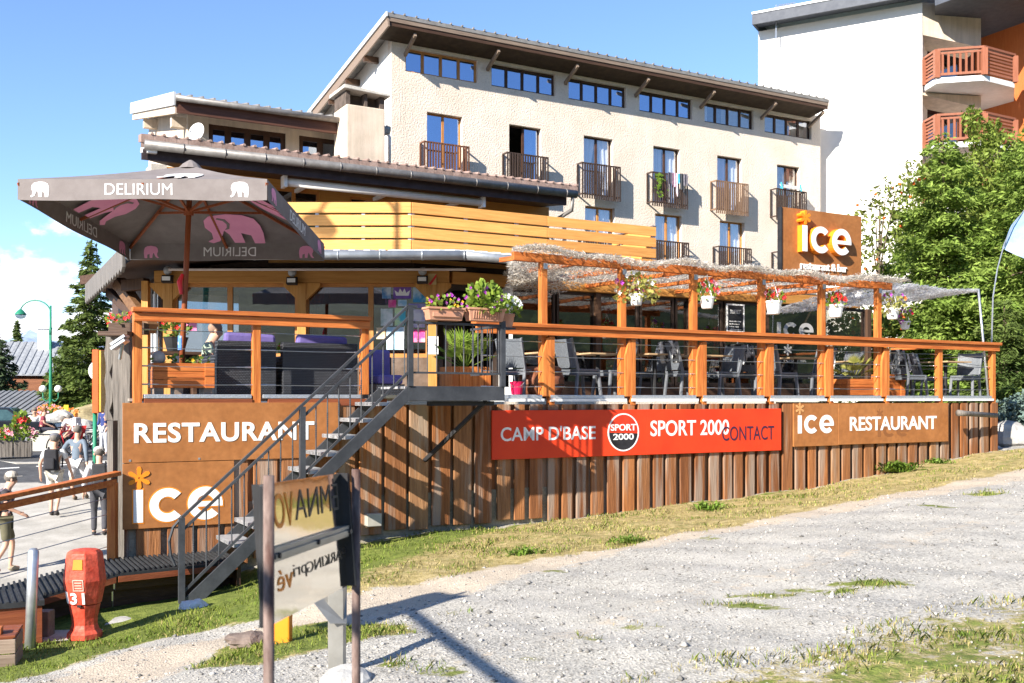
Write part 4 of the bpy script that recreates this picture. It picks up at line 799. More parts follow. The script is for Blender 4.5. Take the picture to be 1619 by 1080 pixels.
# balcony bay right of the white wall: plan points in the world
B = [at(1462, 0, 42.6), at(1481, 0, 41.6), at(1556, 0, 41.2), at(1604, 0, 42.2), at(1602, 0, 45.6), at(1468, 0, 45.2)]
m_bal_o = wood('orange balcony timber', (.25, .085, .045), (.34, .13, .075), 'z'); m_clad_o = wood('orange upright cladding', (.42, .11, .03), (.52, .16, .05), 'z', island=.08)
def bay(zf, lab):
    q = MB(); q.hexa([(p.x, p.y, zf-.22) for p in B], [(p.x, p.y, zf) for p in B]); f = q.build('balcony', m_white, wh, recalc=True)
    q = MB(); pts = [Vector((p.x, p.y, zf)) for p in B[:4]]
    for k in range(3):
        a, b = pts[k]*1, pts[k+1]*1; L = (b-a).length; e = (b-a)/L
        q.bar(a+Vector((0, 0, 1.12)), b+Vector((0, 0, 1.12)), .14, .09); q.bar(a+Vector((0, 0, .98)), b+Vector((0, 0, .98)), .05, .08); q.bar(a+Vector((0, 0, .13)), b+Vector((0, 0, .13)), .05, .1)
        if k == 1:
            n = int(L/.2)
            for i in range(1, n): q.bar(a+e*L*i/n+Vector((0, 0, .12)), a+e*L*i/n+Vector((0, 0, 1.0)), .09, .035, up=(0, 1, 0))
        else:
            for i in range(5): q.bar(a+Vector((0, 0, .28+.14*i)), b+Vector((0, 0, .28+.14*i)), .03, .075)
    for p in pts: q.box(p.x-.11, p.x+.11, p.y-.1, p.y+.1, zf+.0, zf+1.08)
    q.build('balcony_rail', m_bal_o, f)
for zf in (13.02, 10.38, 7.74, 5.1): bay(zf, '')
q = MB(); a, b, c = at(1463, 0, 45.2), at(1542, 0, 45.8), at(1660, 0, 42.6)
q.hexa([(a.x, a.y, -2), (b.x, b.y, -2), (b.x, b.y+.3, -2), (a.x, a.y+.3, -2)], [(a.x, a.y, 17), (b.x, b.y, 17), (b.x, b.y+.3, 17), (a.x, a.y+.3, 17)]); q.build('recess_wall', mat('plum brown cladding', (.10, .04, .035), (.14, .06, .05), rough=.7), wh)
q = MB(); q.hexa([(b.x, b.y, -2), (c.x, c.y, -2), (c.x+.1, c.y+.4, -2), (b.x+.1, b.y+.4, -2)], [(b.x, b.y, 17.4), (c.x, c.y, 17.4), (c.x+.1, c.y+.4, 17.4), (b.x+.1, b.y+.4, 17.4)]); q.build('timber_wall', m_clad_o, wh)
for zf in (13.02, 10.38): 
    q = MB(); f0, f1 = at(1464, 0, 45.0), at(1515, 0, 45.3); q.hexa([(f0.x, f0.y-.02, zf+.05), (f1.x, f1.y-.02, zf+.05), (f1.x, f1.y+.03, zf+.05), (f0.x, f0.y+.03, zf+.05)], [(f0.x, f0.y-.02, zf+2.1), (f1.x, f1.y-.02, zf+2.1), (f1.x, f1.y+.03, zf+2.1), (f0.x, f0.y+.03, zf+2.1)]); q.build('patio_door', m_glass, wh)
# rendered lintels over the balconies
for y0, y1a, y1b in ((4, 55, 75), (157, 150, 171)):
    q = MB(); p0, p1 = at(1458, 0, 42.7), at(1551, 0, 43.2); z = lambda y, Y: (HZ-y)/F*Y
    if y0 > 100: zz = (z(139, 42.7), z(149, 43.2), z(157, 43.2), z(157, 42.7)); zz = (z(155.5, 42.7), z(171, 43.2))
    b0, b1 = z(y1a, 42.7), z(y1b, 43.2); t_ = z(y0, 42.7) if y0 < 100 else 12.75
    q.hexa([(p0.x, p0.y, b0), (p1.x, p1.y, b1), (p1.x, p1.y+1.5, b1), (p0.x, p0.y+1.5, b0)], [(p0.x, p0.y, t_), (p1.x, p1.y, t_), (p1.x, p1.y+1.5, t_), (p0.x, p0.y+1.5, t_)]); q.build('lintel', m_stucco_s, wh)
# right hand roof
q = MB(); r = [at(1478, 0, 41.8), at(1546, 0, 40.2), at(1607, 0, 41.2), at(1680, 0, 40.1), at(1690, 0, 48.6), at(1478, 0, 48.6)]; zr0 = 16.08
q.hexa([(p.x, p.y, zr0-.05) for p in r], [(p.x, p.y, zr0+.45) for p in r]); q.build('bay_roof', m_slate, wh, recalc=True)
an = thing('tv_antenna', 'thin television aerial on the edge of the white roof', 'antenna', WH.w(WH.t(1228), -.3, za+.6), 0)
q = MB(); p = at(1227, 40, 45.1); tp_ = at(1227, 8, 45.1); q.tube([p-Vector((0, 0, .6)), tp_], .03, 6); b = at(1257, 4, 45.1); q.tube([tp_-Vector((0, 0, .1)), b], .02, 5)
for k in range(8): c_ = tp_.lerp(b, .15+k*.11); q.tube([c_-Vector((0, .3, .1)), c_+Vector((0, .3, .05))], .012, 4)
q.build('mast', m_galv, an)
o = one_box(HT, 'roof_vent', m_concrete, None, HT.t(1186, 5), HT.t(1186, 5)+.9, 5, 5.7, rz(5)-.2, rz(5)+1.0); tag(o, 'small square vent on the hotel roof against the white wall', 'vent')

# ---------------------------------------------------------------- annex with strip windows, dish, chimney
ax = thing('annex_building', 'low cream annex with dark strip windows and shed roof above the tiled eave', 'building', AX.w(2, 0, 5), AX.a)
t0, t1 = AX.t(297), AX.t(560); zE = AX.hit(277, 150, -.9)[1]; SA = .21
w1 = AX.rect(330, 196, 452, 250); w2 = AX.rect(473, 217, 540, 262); zw1 = (AX.hit(330, 196)[1]+AX.hit(452, 210)[1])/2
hol = [(AX.t(330), AX.t(452), zw1-.85, zw1), (AX.t(473), AX.t(540), zw1-.85, zw1)]
q = MB(AX); q.wall(t0, t1, 3.5, zE-.12, hol, 0, .25); q.prism([(.251, 3.5), (6, 3.5), (6, zE-.1+6.9*SA), (.251, zE-.0)], lambda a, b, d: (d, a, b), t0, t0+.25); q.build('wall', m_stucco_s, ax)
one_box(AX, 'room_wall', m_room, ax, t0+.3, t1, 1.5, 1.6, 3.5, zE)
for h in hol: window(AX, ax, h[0], h[1], h[2], h[3], 4 if h is hol[0] else 2, m_fr_brown, d=.06, fw=.13, mull=.9)
tl = AX.t(277, -.9); rzx = lambda d: zE+(d+.9)*SA
q = MB(AX); q.prism([(-.9, zE), (-.9, zE-.1), (6.1, rzx(6.1)-.1), (6.1, rzx(6.1))], lambda a, b, d: (d, a, b), tl, t1)
t = tl+.1
while t < t1: q.prism([(-.93, zE+.06), (-.93, zE+.001), (6.1, rzx(6.1)+.001), (6.1, rzx(6.1)+.06)], lambda a, b, d: (d, a, b), t, t+.05); t += .3
rf = q.build('roof', m_roofmetal, ax)
q = MB(AX); q.tube([(tl, -.98, zE-.09), (t1, -.98, zE-.09)], .085, 8); q.build('gutter', m_zinc_d, rf, smooth=True)
q = MB(AX); q.box(tl+.05, t1, -.86, -.80, zE-.45, zE-.13); q.build('fascia', wood('dark red brown fascia', (.06, .025, .016), (.11, .05, .034), 'x'), rf)
q = MB(AX); q.bar((tl-.02, -.92, zE-.10), (tl-.02, 6.1, rzx(6.1)-.10), .05, .34); q.build('flashing', m_palezinc, rf)
q = MB(AX); q.bar((tl+.06, -.8, zE-.36), (tl+.06, 6, rzx(6)-.36), .1, .2); q.bar((tl+.12, .3, zE-.42), (t0+.2, .3, zE-.42), .2, .28); q.bar((tl+.12, 4.6, rzx(4.6)-.6), (t0+.2, 4.6, rzx(4.6)-.6), .2, .28); q.build('barge_beam', m_stucco_s, rf)
ds = thing('satellite_dish', 'round white satellite dish on the annex wall by the strip window', 'satellite dish', AX.w(AX.t(315), -.3, 7.2), AX.a)
q = MB(); c = at(313, 211, 27.3); nrm = Vector((-.35, -.9, .25)).normalized(); e1 = nrm.cross(Vector((0, 0, 1))).normalized(); e2 = e1.cross(nrm)
for i in range(5):
    for k in range(20):
        rr_ = .27*i/4+.001; a = k*math.pi/10; q.v.append(tuple(c+e1*math.cos(a)*rr_*.92+e2*math.sin(a)*rr_+nrm*(.08*(i/4)**2)))
for i in range(4):
    for k in range(20): q.face([i*20+k, i*20+(k+1) % 20, (i+1)*20+(k+1) % 20, (i+1)*20+k])
q.build('reflector', m_white, ds, smooth=True); q = MB(); q.tube([c, c-nrm*.35], .03, 6); q.tube([c-e2*.24, c+nrm*.28-e2*.1], .012, 5); q.ball(c+nrm*.3-e2*.09, .035, 6, 5); q.build('arm', m_galv, ds)
CHM = Frame(*at(548, 0, 28.6).xy, PHI)
ch = thing('chimney', 'wide rendered chimney with slab cap and open smoke slots between annex and hotel', 'chimney', CHM.w(.6, .4, 5), CHM.a)
cw = CHM.t(609); zc = CHM.hit(548, 157)[1]; dd = 1.05
q = MB(CHM); q.box(0, cw, 0, dd, 4.5, zc-.12); q.build('stack', m_stucco_s, ch, bevel=.03)
q = MB(CHM); 
for a, b in ((0, .12), (cw*.48, cw*.55), (cw-.14, cw)): q.box(a, b, .05, dd-.05, zc-.119, zc+.28)
q.box(.121, cw-.15, .4, .5, zc-.119, zc+.27); q.build('smoke_slots', mat('dark slot render', (.07, .055, .045), (.13, .10, .085), rough=1), ch)  # dark colour on the slot uprights and the sheet behind them
q = MB(CHM); q.hexa([(-.12, -.12, zc+.281), (cw+.12, -.12, zc+.22), (cw+.12, dd+.1, zc+.22), (-.12, dd+.1, zc+.281)], [(-.1, -.1, zc+.40), (cw+.1, -.1, zc+.30), (cw+.1, dd+.1, zc+.30), (-.1, dd+.1, zc+.40)]); q.build('cap', m_concrete, ch, bevel=.02)
vp = thing('vent_pipe', 'bent white vent pipe with grey cowl beside the wide chimney', 'pipe', at(614, 255, 31), 0)
q = MB(); p = [at(x, y, 30.8) for x, y in ((607, 212), (613, 212), (616, 217), (616, 268))]; q.tube(p, .05, 8); q.build('pipe', m_white, vp, smooth=True)
q = MB(); c = at(611.5, 206, 30.8); q.lathe([(.10, -.12), (.13, 0), (.13, .1), (.03, .12), (.02, .3)], c, 10); q.build('cowl', m_zinc, vp)

# ---------------------------------------------------------------- the chalet with the restaurant
RF = Frame(-1.22, 18.0, PHI); XL = at(255, 0, 18).x; LF = Frame(XL-.4886*6, 18+.8725*6, PHI-90)
cl = thing('chalet_restaurant', 'timber chalet restaurant with glass front, low eaves and a tiled upper storey', 'restaurant', (-4, 19, 0), 0)
tL = XL+1.22; ZG0, ZG1, ZBm = .72, 2.02, 2.24
q = MB(CF); q.box(tL, 0, .02, .2, -.02, ZG0); q.build('base_wall', mat('dark base wall', (.10, .07, .05), (.18, .13, .10), rough=.95, scale=4, bump=.6, bscale=8), cl)
q = MB(CF); q.box(tL-.1, .12, -.09, .16, ZG1, ZBm); q.build('beam', m_beam_x, cl, bevel=.012)
q = MB(RF); q.box(.15, 10.3, -.09, .16, ZG1-.0, ZBm-.003); q.build('beam', m_beam_x, cl, bevel=.012)
for px0, px1 in ((258, 273), (470, 484), (677, 691)):
    a, b = CF.t(px0, -.1), CF.t(px1, -.1); one_box(CF, 'post', m_beam_z, cl, a, b, -.12, .1, 0, ZG1-.002, bevel=.008)
    for s_ in (-1, 1):
        q = MB(CF); e = a if s_ < 0 else b; q.prism([(e, ZG1-.3), (e+s_*.24, ZG1-.06), (e+s_*.24, ZG1-.003), (e, ZG1-.003)], idn, -.10, .02); q.build('corner_brace', m_beam_z, cl)
def gpane(fr, a, b, z0=ZG0, z1=ZG1, fm=m_fr_orange, gl=None):
    q = MB(fr); q.box(a, b, .02, .09, z0, z0+.07); q.box(a, b, .02, .09, z1-.06, z1-.001); q.box(a, a+.045, .018, .092, z0, z1-.001); q.box(b-.045, b, .018, .092, z0, z1-.001); f = q.build('window', fm, cl)
    one_box(fr, 'pane', gl or m_glass, f, a+.045, b-.045, .05, .058, z0+.07, z1-.06); return f
xs = [273, 363, 470]
for xa, xb in ((276, 363), (363, 470), (484, 586), (586, 677)): gpane(CF, CF.t(xa), CF.t(xb))
# right wing: door, panes in dark frames down to the floor
m_door = mat('dark door frame', (.03, .02, .016), (.05, .035, .028), rough=.4)
q = MB(RF); a, b = RF.t(706), RF.t(790); q.box(a, a+.1, 0, .12, 0, ZG1); q.box(b-.08, b, 0, .12, 0, ZG1); q.box(a, b, .003, .117, ZG1-.1, ZG1-.002); q.build('door_frame', m_door, cl)
dl = MB(); h0 = RF.w(b, .0, 0); e = Vector((.25, -.97, 0)); 
def leaf(q, u0, u1, z0, z1, th=.04):
    n_ = Vector((-e.y, e.x, 0))*th/2; p0, p1 = h0+e*u0, h0+e*u1; q.hexa([(p0-n_)+Vector((0, 0, z0)), (p1-n_)+Vector((0, 0, z0)), (p1+n_)+Vector((0, 0, z0)), (p0+n_)+Vector((0, 0, z0))], [(p0-n_)+Vector((0, 0, z1)), (p1-n_)+Vector((0, 0, z1)), (p1+n_)+Vector((0, 0, z1)), (p0+n_)+Vector((0, 0, z1))])
for u0, u1, z0, z1 in ((0, .1, .02, 1.95), (.75, .86, .02, 1.95), (.101, .749, .02, .2), (.101, .749, 1.83, 1.95)): leaf(dl, u0, u1, z0, z1)
dr = dl.build('door', m_white, cl, recalc=True); dl = MB(); leaf(dl, .101, .749, .2, 1.83, .01); dl.build('pane', m_glass, dr, recalc=True)
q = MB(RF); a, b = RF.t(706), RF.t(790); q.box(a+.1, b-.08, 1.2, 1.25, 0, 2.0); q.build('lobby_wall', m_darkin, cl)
px = [798, 880, 944, 1012, 1068, 1092, 1145, 1210, 1300, 1372]
for i in range(len(px)-1):
    a, b = RF.t(px[i]), RF.t(px[i+1]); gpane(RF, a+.02, b-.02, .25, ZG1, m_door, m_glass_wing)
q = MB(RF); q.box(RF.t(798), 10.3, .03, .15, 0, .249); q.build('sill_wall', m_dark_x, cl)
for x_ in (944, 1092, 1210, 1372): t = RF.t(x_); one_box(RF, 'post', m_dark_z, cl, t-.06, t+.06, -.05, .14, 0, ZG1-.003)
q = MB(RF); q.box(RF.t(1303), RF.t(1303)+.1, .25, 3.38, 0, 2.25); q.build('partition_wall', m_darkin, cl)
# left side of the chalet
q = MB(LF); q.box(0, 5.9, .02, .2, 0, 2.2); q.build('side_wall', m_dark_z, cl)
q = MB(LF); q.box(5.2, 5.5, -.02, .019, .1, 2.0); q.box(5.62, 5.8, -.02, .019, .1, 2.0); q.build('side_window', m_glass, cl)
q = MB(LF); q.box(5.1, 5.19, -.04, .018, 0, 2.1); q.box(5.51, 5.61, -.04, .018, 0, 2.1); q.build('side_post', m_white, cl)
# interior: floor, back wall, ceiling
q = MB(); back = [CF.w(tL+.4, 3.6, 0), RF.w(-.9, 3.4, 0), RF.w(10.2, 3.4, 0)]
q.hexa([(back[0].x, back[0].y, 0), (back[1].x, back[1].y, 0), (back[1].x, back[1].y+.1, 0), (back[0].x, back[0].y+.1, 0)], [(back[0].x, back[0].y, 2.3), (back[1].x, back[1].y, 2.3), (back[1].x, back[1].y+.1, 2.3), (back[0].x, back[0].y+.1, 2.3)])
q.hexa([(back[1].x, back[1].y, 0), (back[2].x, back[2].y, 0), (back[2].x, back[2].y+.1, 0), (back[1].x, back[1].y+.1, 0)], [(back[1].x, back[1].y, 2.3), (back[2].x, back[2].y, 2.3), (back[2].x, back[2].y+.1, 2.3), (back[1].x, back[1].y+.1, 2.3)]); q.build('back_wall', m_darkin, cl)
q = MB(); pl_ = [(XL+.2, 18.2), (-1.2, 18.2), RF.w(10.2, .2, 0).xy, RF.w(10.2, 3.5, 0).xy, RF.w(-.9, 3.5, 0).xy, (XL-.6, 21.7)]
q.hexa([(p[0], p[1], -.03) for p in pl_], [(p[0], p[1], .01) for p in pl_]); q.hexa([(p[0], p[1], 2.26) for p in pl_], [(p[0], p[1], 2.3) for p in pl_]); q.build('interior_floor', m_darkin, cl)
# eaves: roof slab round the front, pieces meeting at the corners
ZE = 2.36; EL = at(210, 0, 16.6).x; ER = at(735, 0, 16.6).x; u_ = Vector((DK.c, DK.s)); w_ = Vector((-DK.s, DK.c))
out = [Vector((EL, 16.6))+w_*6.0, Vector((EL, 16.6)), Vector((ER, 16.6)), Vector((ER, 16.6))+u_*1.7]
inn = [Vector((EL+1.9, 18.75))+w_*6.0, Vector((EL+1.9, 18.75)), Vector((-1.72, 18.75)), Vector((-1.72, 18.75))+u_*2.4]
q = MB()
for k in range(3):
    a, b, c, d = out[k], out[k+1], inn[k+1], inn[k]
    q.hexa([(a.x, a.y, ZE-.10), (b.x, b.y, ZE-.10), (c.x, c.y, ZE+.20), (d.x, d.y, ZE+.20)], [(a.x, a.y, ZE), (b.x, b.y, ZE), (c.x, c.y, ZE+.30), (d.x, d.y, ZE+.30)])
rf = q.build('eave_roof', m_dark_x, cl, recalc=True)
q = MB()
for k in range(1, 3):
    a, b, c, d = out[k], out[k+1], inn[k+1], inn[k]; n = int((b-a).length/.24)
    for i in range(n): f = (i+.5)/n; p, s_ = a.lerp(b, f), d.lerp(c, f); q.bar((p.x, p.y, ZE+.03), (s_.x, s_.y, ZE+.33), .10, .05)
    q.hexa([(a.x, a.y, ZE+.002), (b.x, b.y, ZE+.002), (c.x, c.y, ZE+.302), (d.x, d.y, ZE+.302)], [(a.x, a.y, ZE+.02), (b.x, b.y, ZE+.02), (c.x, c.y, ZE+.32), (d.x, d.y, ZE+.32)])
q.build('sheet_roofing', m_palezinc, rf)
q = MB(); g = [(EL-.05, 16.53, ZE-.05), (ER, 16.53, ZE-.05), tuple((Vector((ER, 16.53))+u_*1.6).to_3d()+Vector((0, 0, ZE-.07)))]; q.tube(g[:2], .075, 10); q.tube(g[1:], .074, 10)
for i in range(9): f = i/8; p = Vector(g[0]).lerp(Vector(g[1]), f); q.tube([p-Vector((.012, 0, 0)), p+Vector((.012, 0, 0))], .083, 10)
q.build('gutter', m_zinc, rf, smooth=True)
q = MB(); q.tube([(EL+.45, 17.0, ZE-.22), (ER+.0, 17.0, ZE-.22)], .022, 6); q.build('light_rail', mat('pale metal strip', (.62, .52, .47), rough=.4), rf)
# scalloped barge board and braces at the left end
q = MB(); a = Vector((EL-.08, 16.5)); n = 16
top = [(i*.30, ZE+.10-.01*i) for i in range(n+1)]; bot = [(i*.30/2, ZE-.24-.005*i-(.07 if i % 2 else 0)) for i in range(2*n, -1, -1)]
q.prism([(s_, z) for s_, z in top]+bot, lambda s_, z, d: (a.x+w_.x*s_-u_.x*d, a.y+w_.y*s_-u_.y*d, z), 0, .05); q.build('barge_board', m_grey_z, rf)
def tb_(x0, y0, Y0, x1, y1, Y1, wd, ht): q.bar(at(x0, y0, Y0), at(x1, y1, Y1), wd, ht)
q = MB(); tb_(188, 446, 18.6, 240, 520, 17.8, .2, .2); q.build('eave_brace', m_brown_y, cl, bevel=.01)
q = MB(); tb_(172, 462, 19.5, 214, 500, 18.3, .12, .16); tb_(196, 452, 18.2, 232, 449, 18.0, .16, .2); tb_(193, 500, 18.6, 193, 540, 18.6, .05, .05); q.build('eave_brace', m_dark_z, cl, bevel=.01)
for x0, x1 in ((225, 235),):
    q = MB(); a, b = at(x0, 455, 17.9), at(x1, 600, 17.9); q.box(a.x, b.x, 17.85, 18.0, 0, 2.05); q.build('post', m_beam_z, cl)
# upper storey
U0, U1 = UPW.t(237), UPW.t(868); zg = UPW.hit(650, 280, -1.2)[1]; ue0, ue1 = UPW.t(222, -1.2), UPW.t(905, -1.2)
wz = UPW.hit(470, 300)[1]; hol = [(UPW.t(425), UPW.t(505), 2.7, wz), (UPW.t(553), UPW.t(628), 2.7, UPW.hit(553, 310)[1])]
q = MB(UPW); q.wall(UPW.t(262), U1, 2.3, zg-.1, hol, 0, .2); q.build('upper_wall', m_clad_x, cl)
one_box(UPW, 'end_pier', m_concrete, cl, U0, UPW.t(262)-.002, -.15, .5, 2.3, zg-.1)
f = window(UPW, cl, hol[0][0], hol[0][1], 2.7, wz, 2, m_fr_orange, d=.05, pane=m_glass); f = window(UPW, cl, hol[1][0], hol[1][1], 2.7, hol[1][3], 2, m_fr_orange, d=.05, pane=m_glass)
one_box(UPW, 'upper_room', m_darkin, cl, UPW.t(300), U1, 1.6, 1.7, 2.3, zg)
q = MB(UPW); q.hexa([(ue0, -1.25, zg-.06), (ue1, -1.25, zg-.06), (ue1, 3.2, zg+.85), (ue0+3.6, 3.2, zg+.85)], [(ue0, -1.25, zg+.06), (ue1, -1.25, zg+.06), (ue1, 3.2, zg+.97), (ue0+3.6, 3.2, zg+.97)]); ur = q.build('upper_roof', m_rooftile, cl)
q = MB(UPW); t = ue0; k = 0
while t < ue1-.12:
    wd = .235; q.hexa([(t, -1.31, zg+.065), (t+wd-.006, -1.31, zg+.065), (t+wd-.006, -.95, zg+.13), (t, -.95, zg+.13)], [(t, -1.31, zg+.235+rnd.uniform(-.008, .008)), (t+wd-.006, -1.31, zg+.235), (t+wd-.006, -.95, zg+.28), (t, -.95, zg+.28)])
    q.prism([(-.035, 0), (.035, 0), (.025, .035), (0, .05), (-.025, .035)], lambda a, b, d: (t+a+wd-.02, d, zg+.236+b+(d+1.3)*.14), -1.33, -.96); t += wd
q.build('tile_edge', m_rooftile, ur)
q = MB(UPW); q.tube([(ue0+.05, -1.38, zg+.0), (ue1+.0, -1.38, zg-.0)], .10, 10)
t = ue0+.8
while t < ue1: q.tube([(t, -1.38, zg), (t+.03, -1.38, zg)], .108, 10); t += .85
q.tube([(ue1-.1, -1.38, zg-.05), (ue1-.1, -1.33, zg-.4), (ue1-.45, -.6, zg-.75), (ue1-.55, -.25, zg-1.1), (ue1-.55, -.1, 2.4)], .05, 8); q.build('gutter', m_zinc_d, ur, smooth=True)
q = MB(UPW); q.box(ue0+.02, ue1-.2, -1.24, -1.16, zg-.27, zg-.061); q.build('fascia', mat('near black stained fascia', (.03, .02, .022), (.055, .04, .045), rough=.6), ur)
q = MB(UPW); q.hexa([(ue0+.05, -1.16, zg-.25), (ue1-.2, -1.16, zg-.25), (ue1-.2, -.001, zg-.12), (ue0+1.0, -.001, zg-.12)], [(ue0+.05, -1.16, zg-.21), (ue1-.2, -1.16, zg-.21), (ue1-.2, -.001, zg-.08), (ue0+1.0, -.001, zg-.08)]); q.build('soffit', m_dark_x, ur)
sl_ = thing('security_light', 'small white box lamp under the left end of the tiled eave', 'lamp', UPW.w(ue0+.4, -1.3, zg-.3), UPW.a)
q = MB(UPW); a = UPW.hit(240, 236, -1.3); q.box(a[0]-.1, a[0]+.1, -1.36, -1.245, a[1]-.09, a[1]+.09); q.build('housing', m_white, sl_, bevel=.015); q = MB(UPW); q.tube([(a[0]-.1, -1.3, a[1]), (a[0]-.2, -1.33, a[1]-.02), (a[0]-.2, -1.33, a[1]-.1)], .03, 6); q.build('sensor', m_white, sl_)
aw = thing('awning_cassette', 'long folded white awning cassette above the larch slat fence', 'awning', UPW.w(UPW.t(600), -.4, 4.2), UPW.a)
a, b = UPW.hit(451, 289, -.95), UPW.hit(760, 319, -.95); zz = (a[1]+b[1])/2
q = MB(UPW); q.tube([(a[0], -.95, zz), (b[0], -.95, zz)], .095, 12); q.build('roll', m_white, aw, smooth=True)
q = MB(UPW)
for t in (a[0]-.06, b[0]-.0): q.box(t, t+.07, -1.08, -.82, zz-.13, zz+.13)
q.build('end_plate', m_white, aw)
for t in (a[0]+.5, (a[0]+b[0])/2, b[0]-.5): one_box(UPW, 'bracket', m_white, aw, t, t+.08, -.87, -.001, zz-.03, zz+.05)
# roof terrace and its slat fence
q = MB(); p = [CF.w(-4.3, .75, 0).xy, (-1.8, 18.75), (Vector((-1.8, 18.75))+u_*5.75), (Vector((-1.8, 18.75))+u_*5.75+w_*6), (Vector((-1.8, 18.75))+w_*6-u_*5)]
q.hexa([(v[0], v[1], 2.40) for v in p], [(v[0], v[1], 2.58) for v in p]); q.build('roof_terrace', m_dark_x, cl, recalc=True)
sf = thing('slat_fence', 'fresh larch horizontal slat fence round the roof terrace', 'fence', (-1.84, 18.7, 2.55), 0)
FA = Frame(-1.84, 18.7, 0); FB = Frame(-1.84, 18.7, PHI); zt3 = FA.hit(650, 320)[1]; fe = FB.t(1036)
for fr, a, b in ((FA, FA.t(425), -.003), (FB, .003, fe)):
    q = MB(fr); L = b-a
    for k in range(5):
        for s0, s1 in (((0, .52), (.522, 1)) if fr is FB else ((0, 1),)): q.box(a+L*s0, a+L*s1, -.03, 0, zt3-.195-k*.228, zt3-k*.228-rnd.uniform(0, .004))
    q.build('slats', m_slat_x, sf, bevel=.004)
    q = MB(fr); n = 3 if fr is FA else 5
    for i in range(n+1): t = a+(b-a-.06)*i/n; q.box(t, t+.06, .002, .06, 2.58, zt3-.03)
    q.build('fence_posts', m_galv, sf)
FC = Frame(*FB.w(fe, 0, 0).xy, PHI+90); q = MB(FC)
for k in range(5): q.box(.0, 1.7, 0, .03, zt3-.195-k*.228, zt3-k*.228)
q.build('slats', m_slat_x, sf); q = MB(FC); q.box(0, 1.75, -.02, .06, zt3+.001, zt3+.03); q.build('cap', m_slate, sf)
# ---------------------------------------------------------------- the big roof sign
t0, z1 = DK.hit(1236, 327, 3.7); t1 = DK.t(1362, 3.7); z0 = DK.hit(1237, 428, 3.7)[1]-.12
sg = thing('roof_sign', 'big brown roof sign with raised white letters edged orange above the pergola', 'sign', DK.w(t0, 3.7, z0), DK.a)
q = MB(DK); q.box(t0, t1, 3.7, 3.78, z0, z1); q.build('panel', m_brown_sign, sg, bevel=.004)
q = MB(DK); q.box(t0-.03, t0-.002, 3.68, 3.80, z0, z1); q.build('edge', m_black, sg)
q = MB(DK); q.box(t0+.2, t0+.3, 3.79, 3.9, 2.2, z1-.1); q.box(t1-.3, t1-.2, 3.79, 3.9, 2.2, z1-.1); q.build('support', m_galv, sg)
x0, x1, y0, y1 = iw(1266, 1344, 362, 402, 3.6); y0 = DK.hit(1268, 398, 3.6)[1]; y1 = DK.hit(1268, 356, 3.6)[1]
q = MB(DK); ice_word(q, idn, x0, x1, y0, y1, 3.555, 3.70); q.build('letter_sides', m_orange, sg)
q = MB(DK); ice_word(q, idn, x0, x1, y0, y1, 3.546, 3.5545, grow=-.012); q.build('letter_faces', m_letter, sg)
q = MB(DK); s_ = DK.hit(1271, 344.5, 3.62); star(q, idn, s_[0], s_[1], .155, 3.56, 3.70, fat=.24); q.build('star', m_orange, sg)
q = MB(DK); lettering(q, 'restaurant & bar', face_fn(DK.t(1267, 3.66), DK.t(1340, 3.66), DK.hit(1267, 425, 3.66)[1], DK.hit(1267, 412.5, 3.66)[1]), 3.665, 3.70, bold=.012); q.build('small_lettering', m_letter, sg)
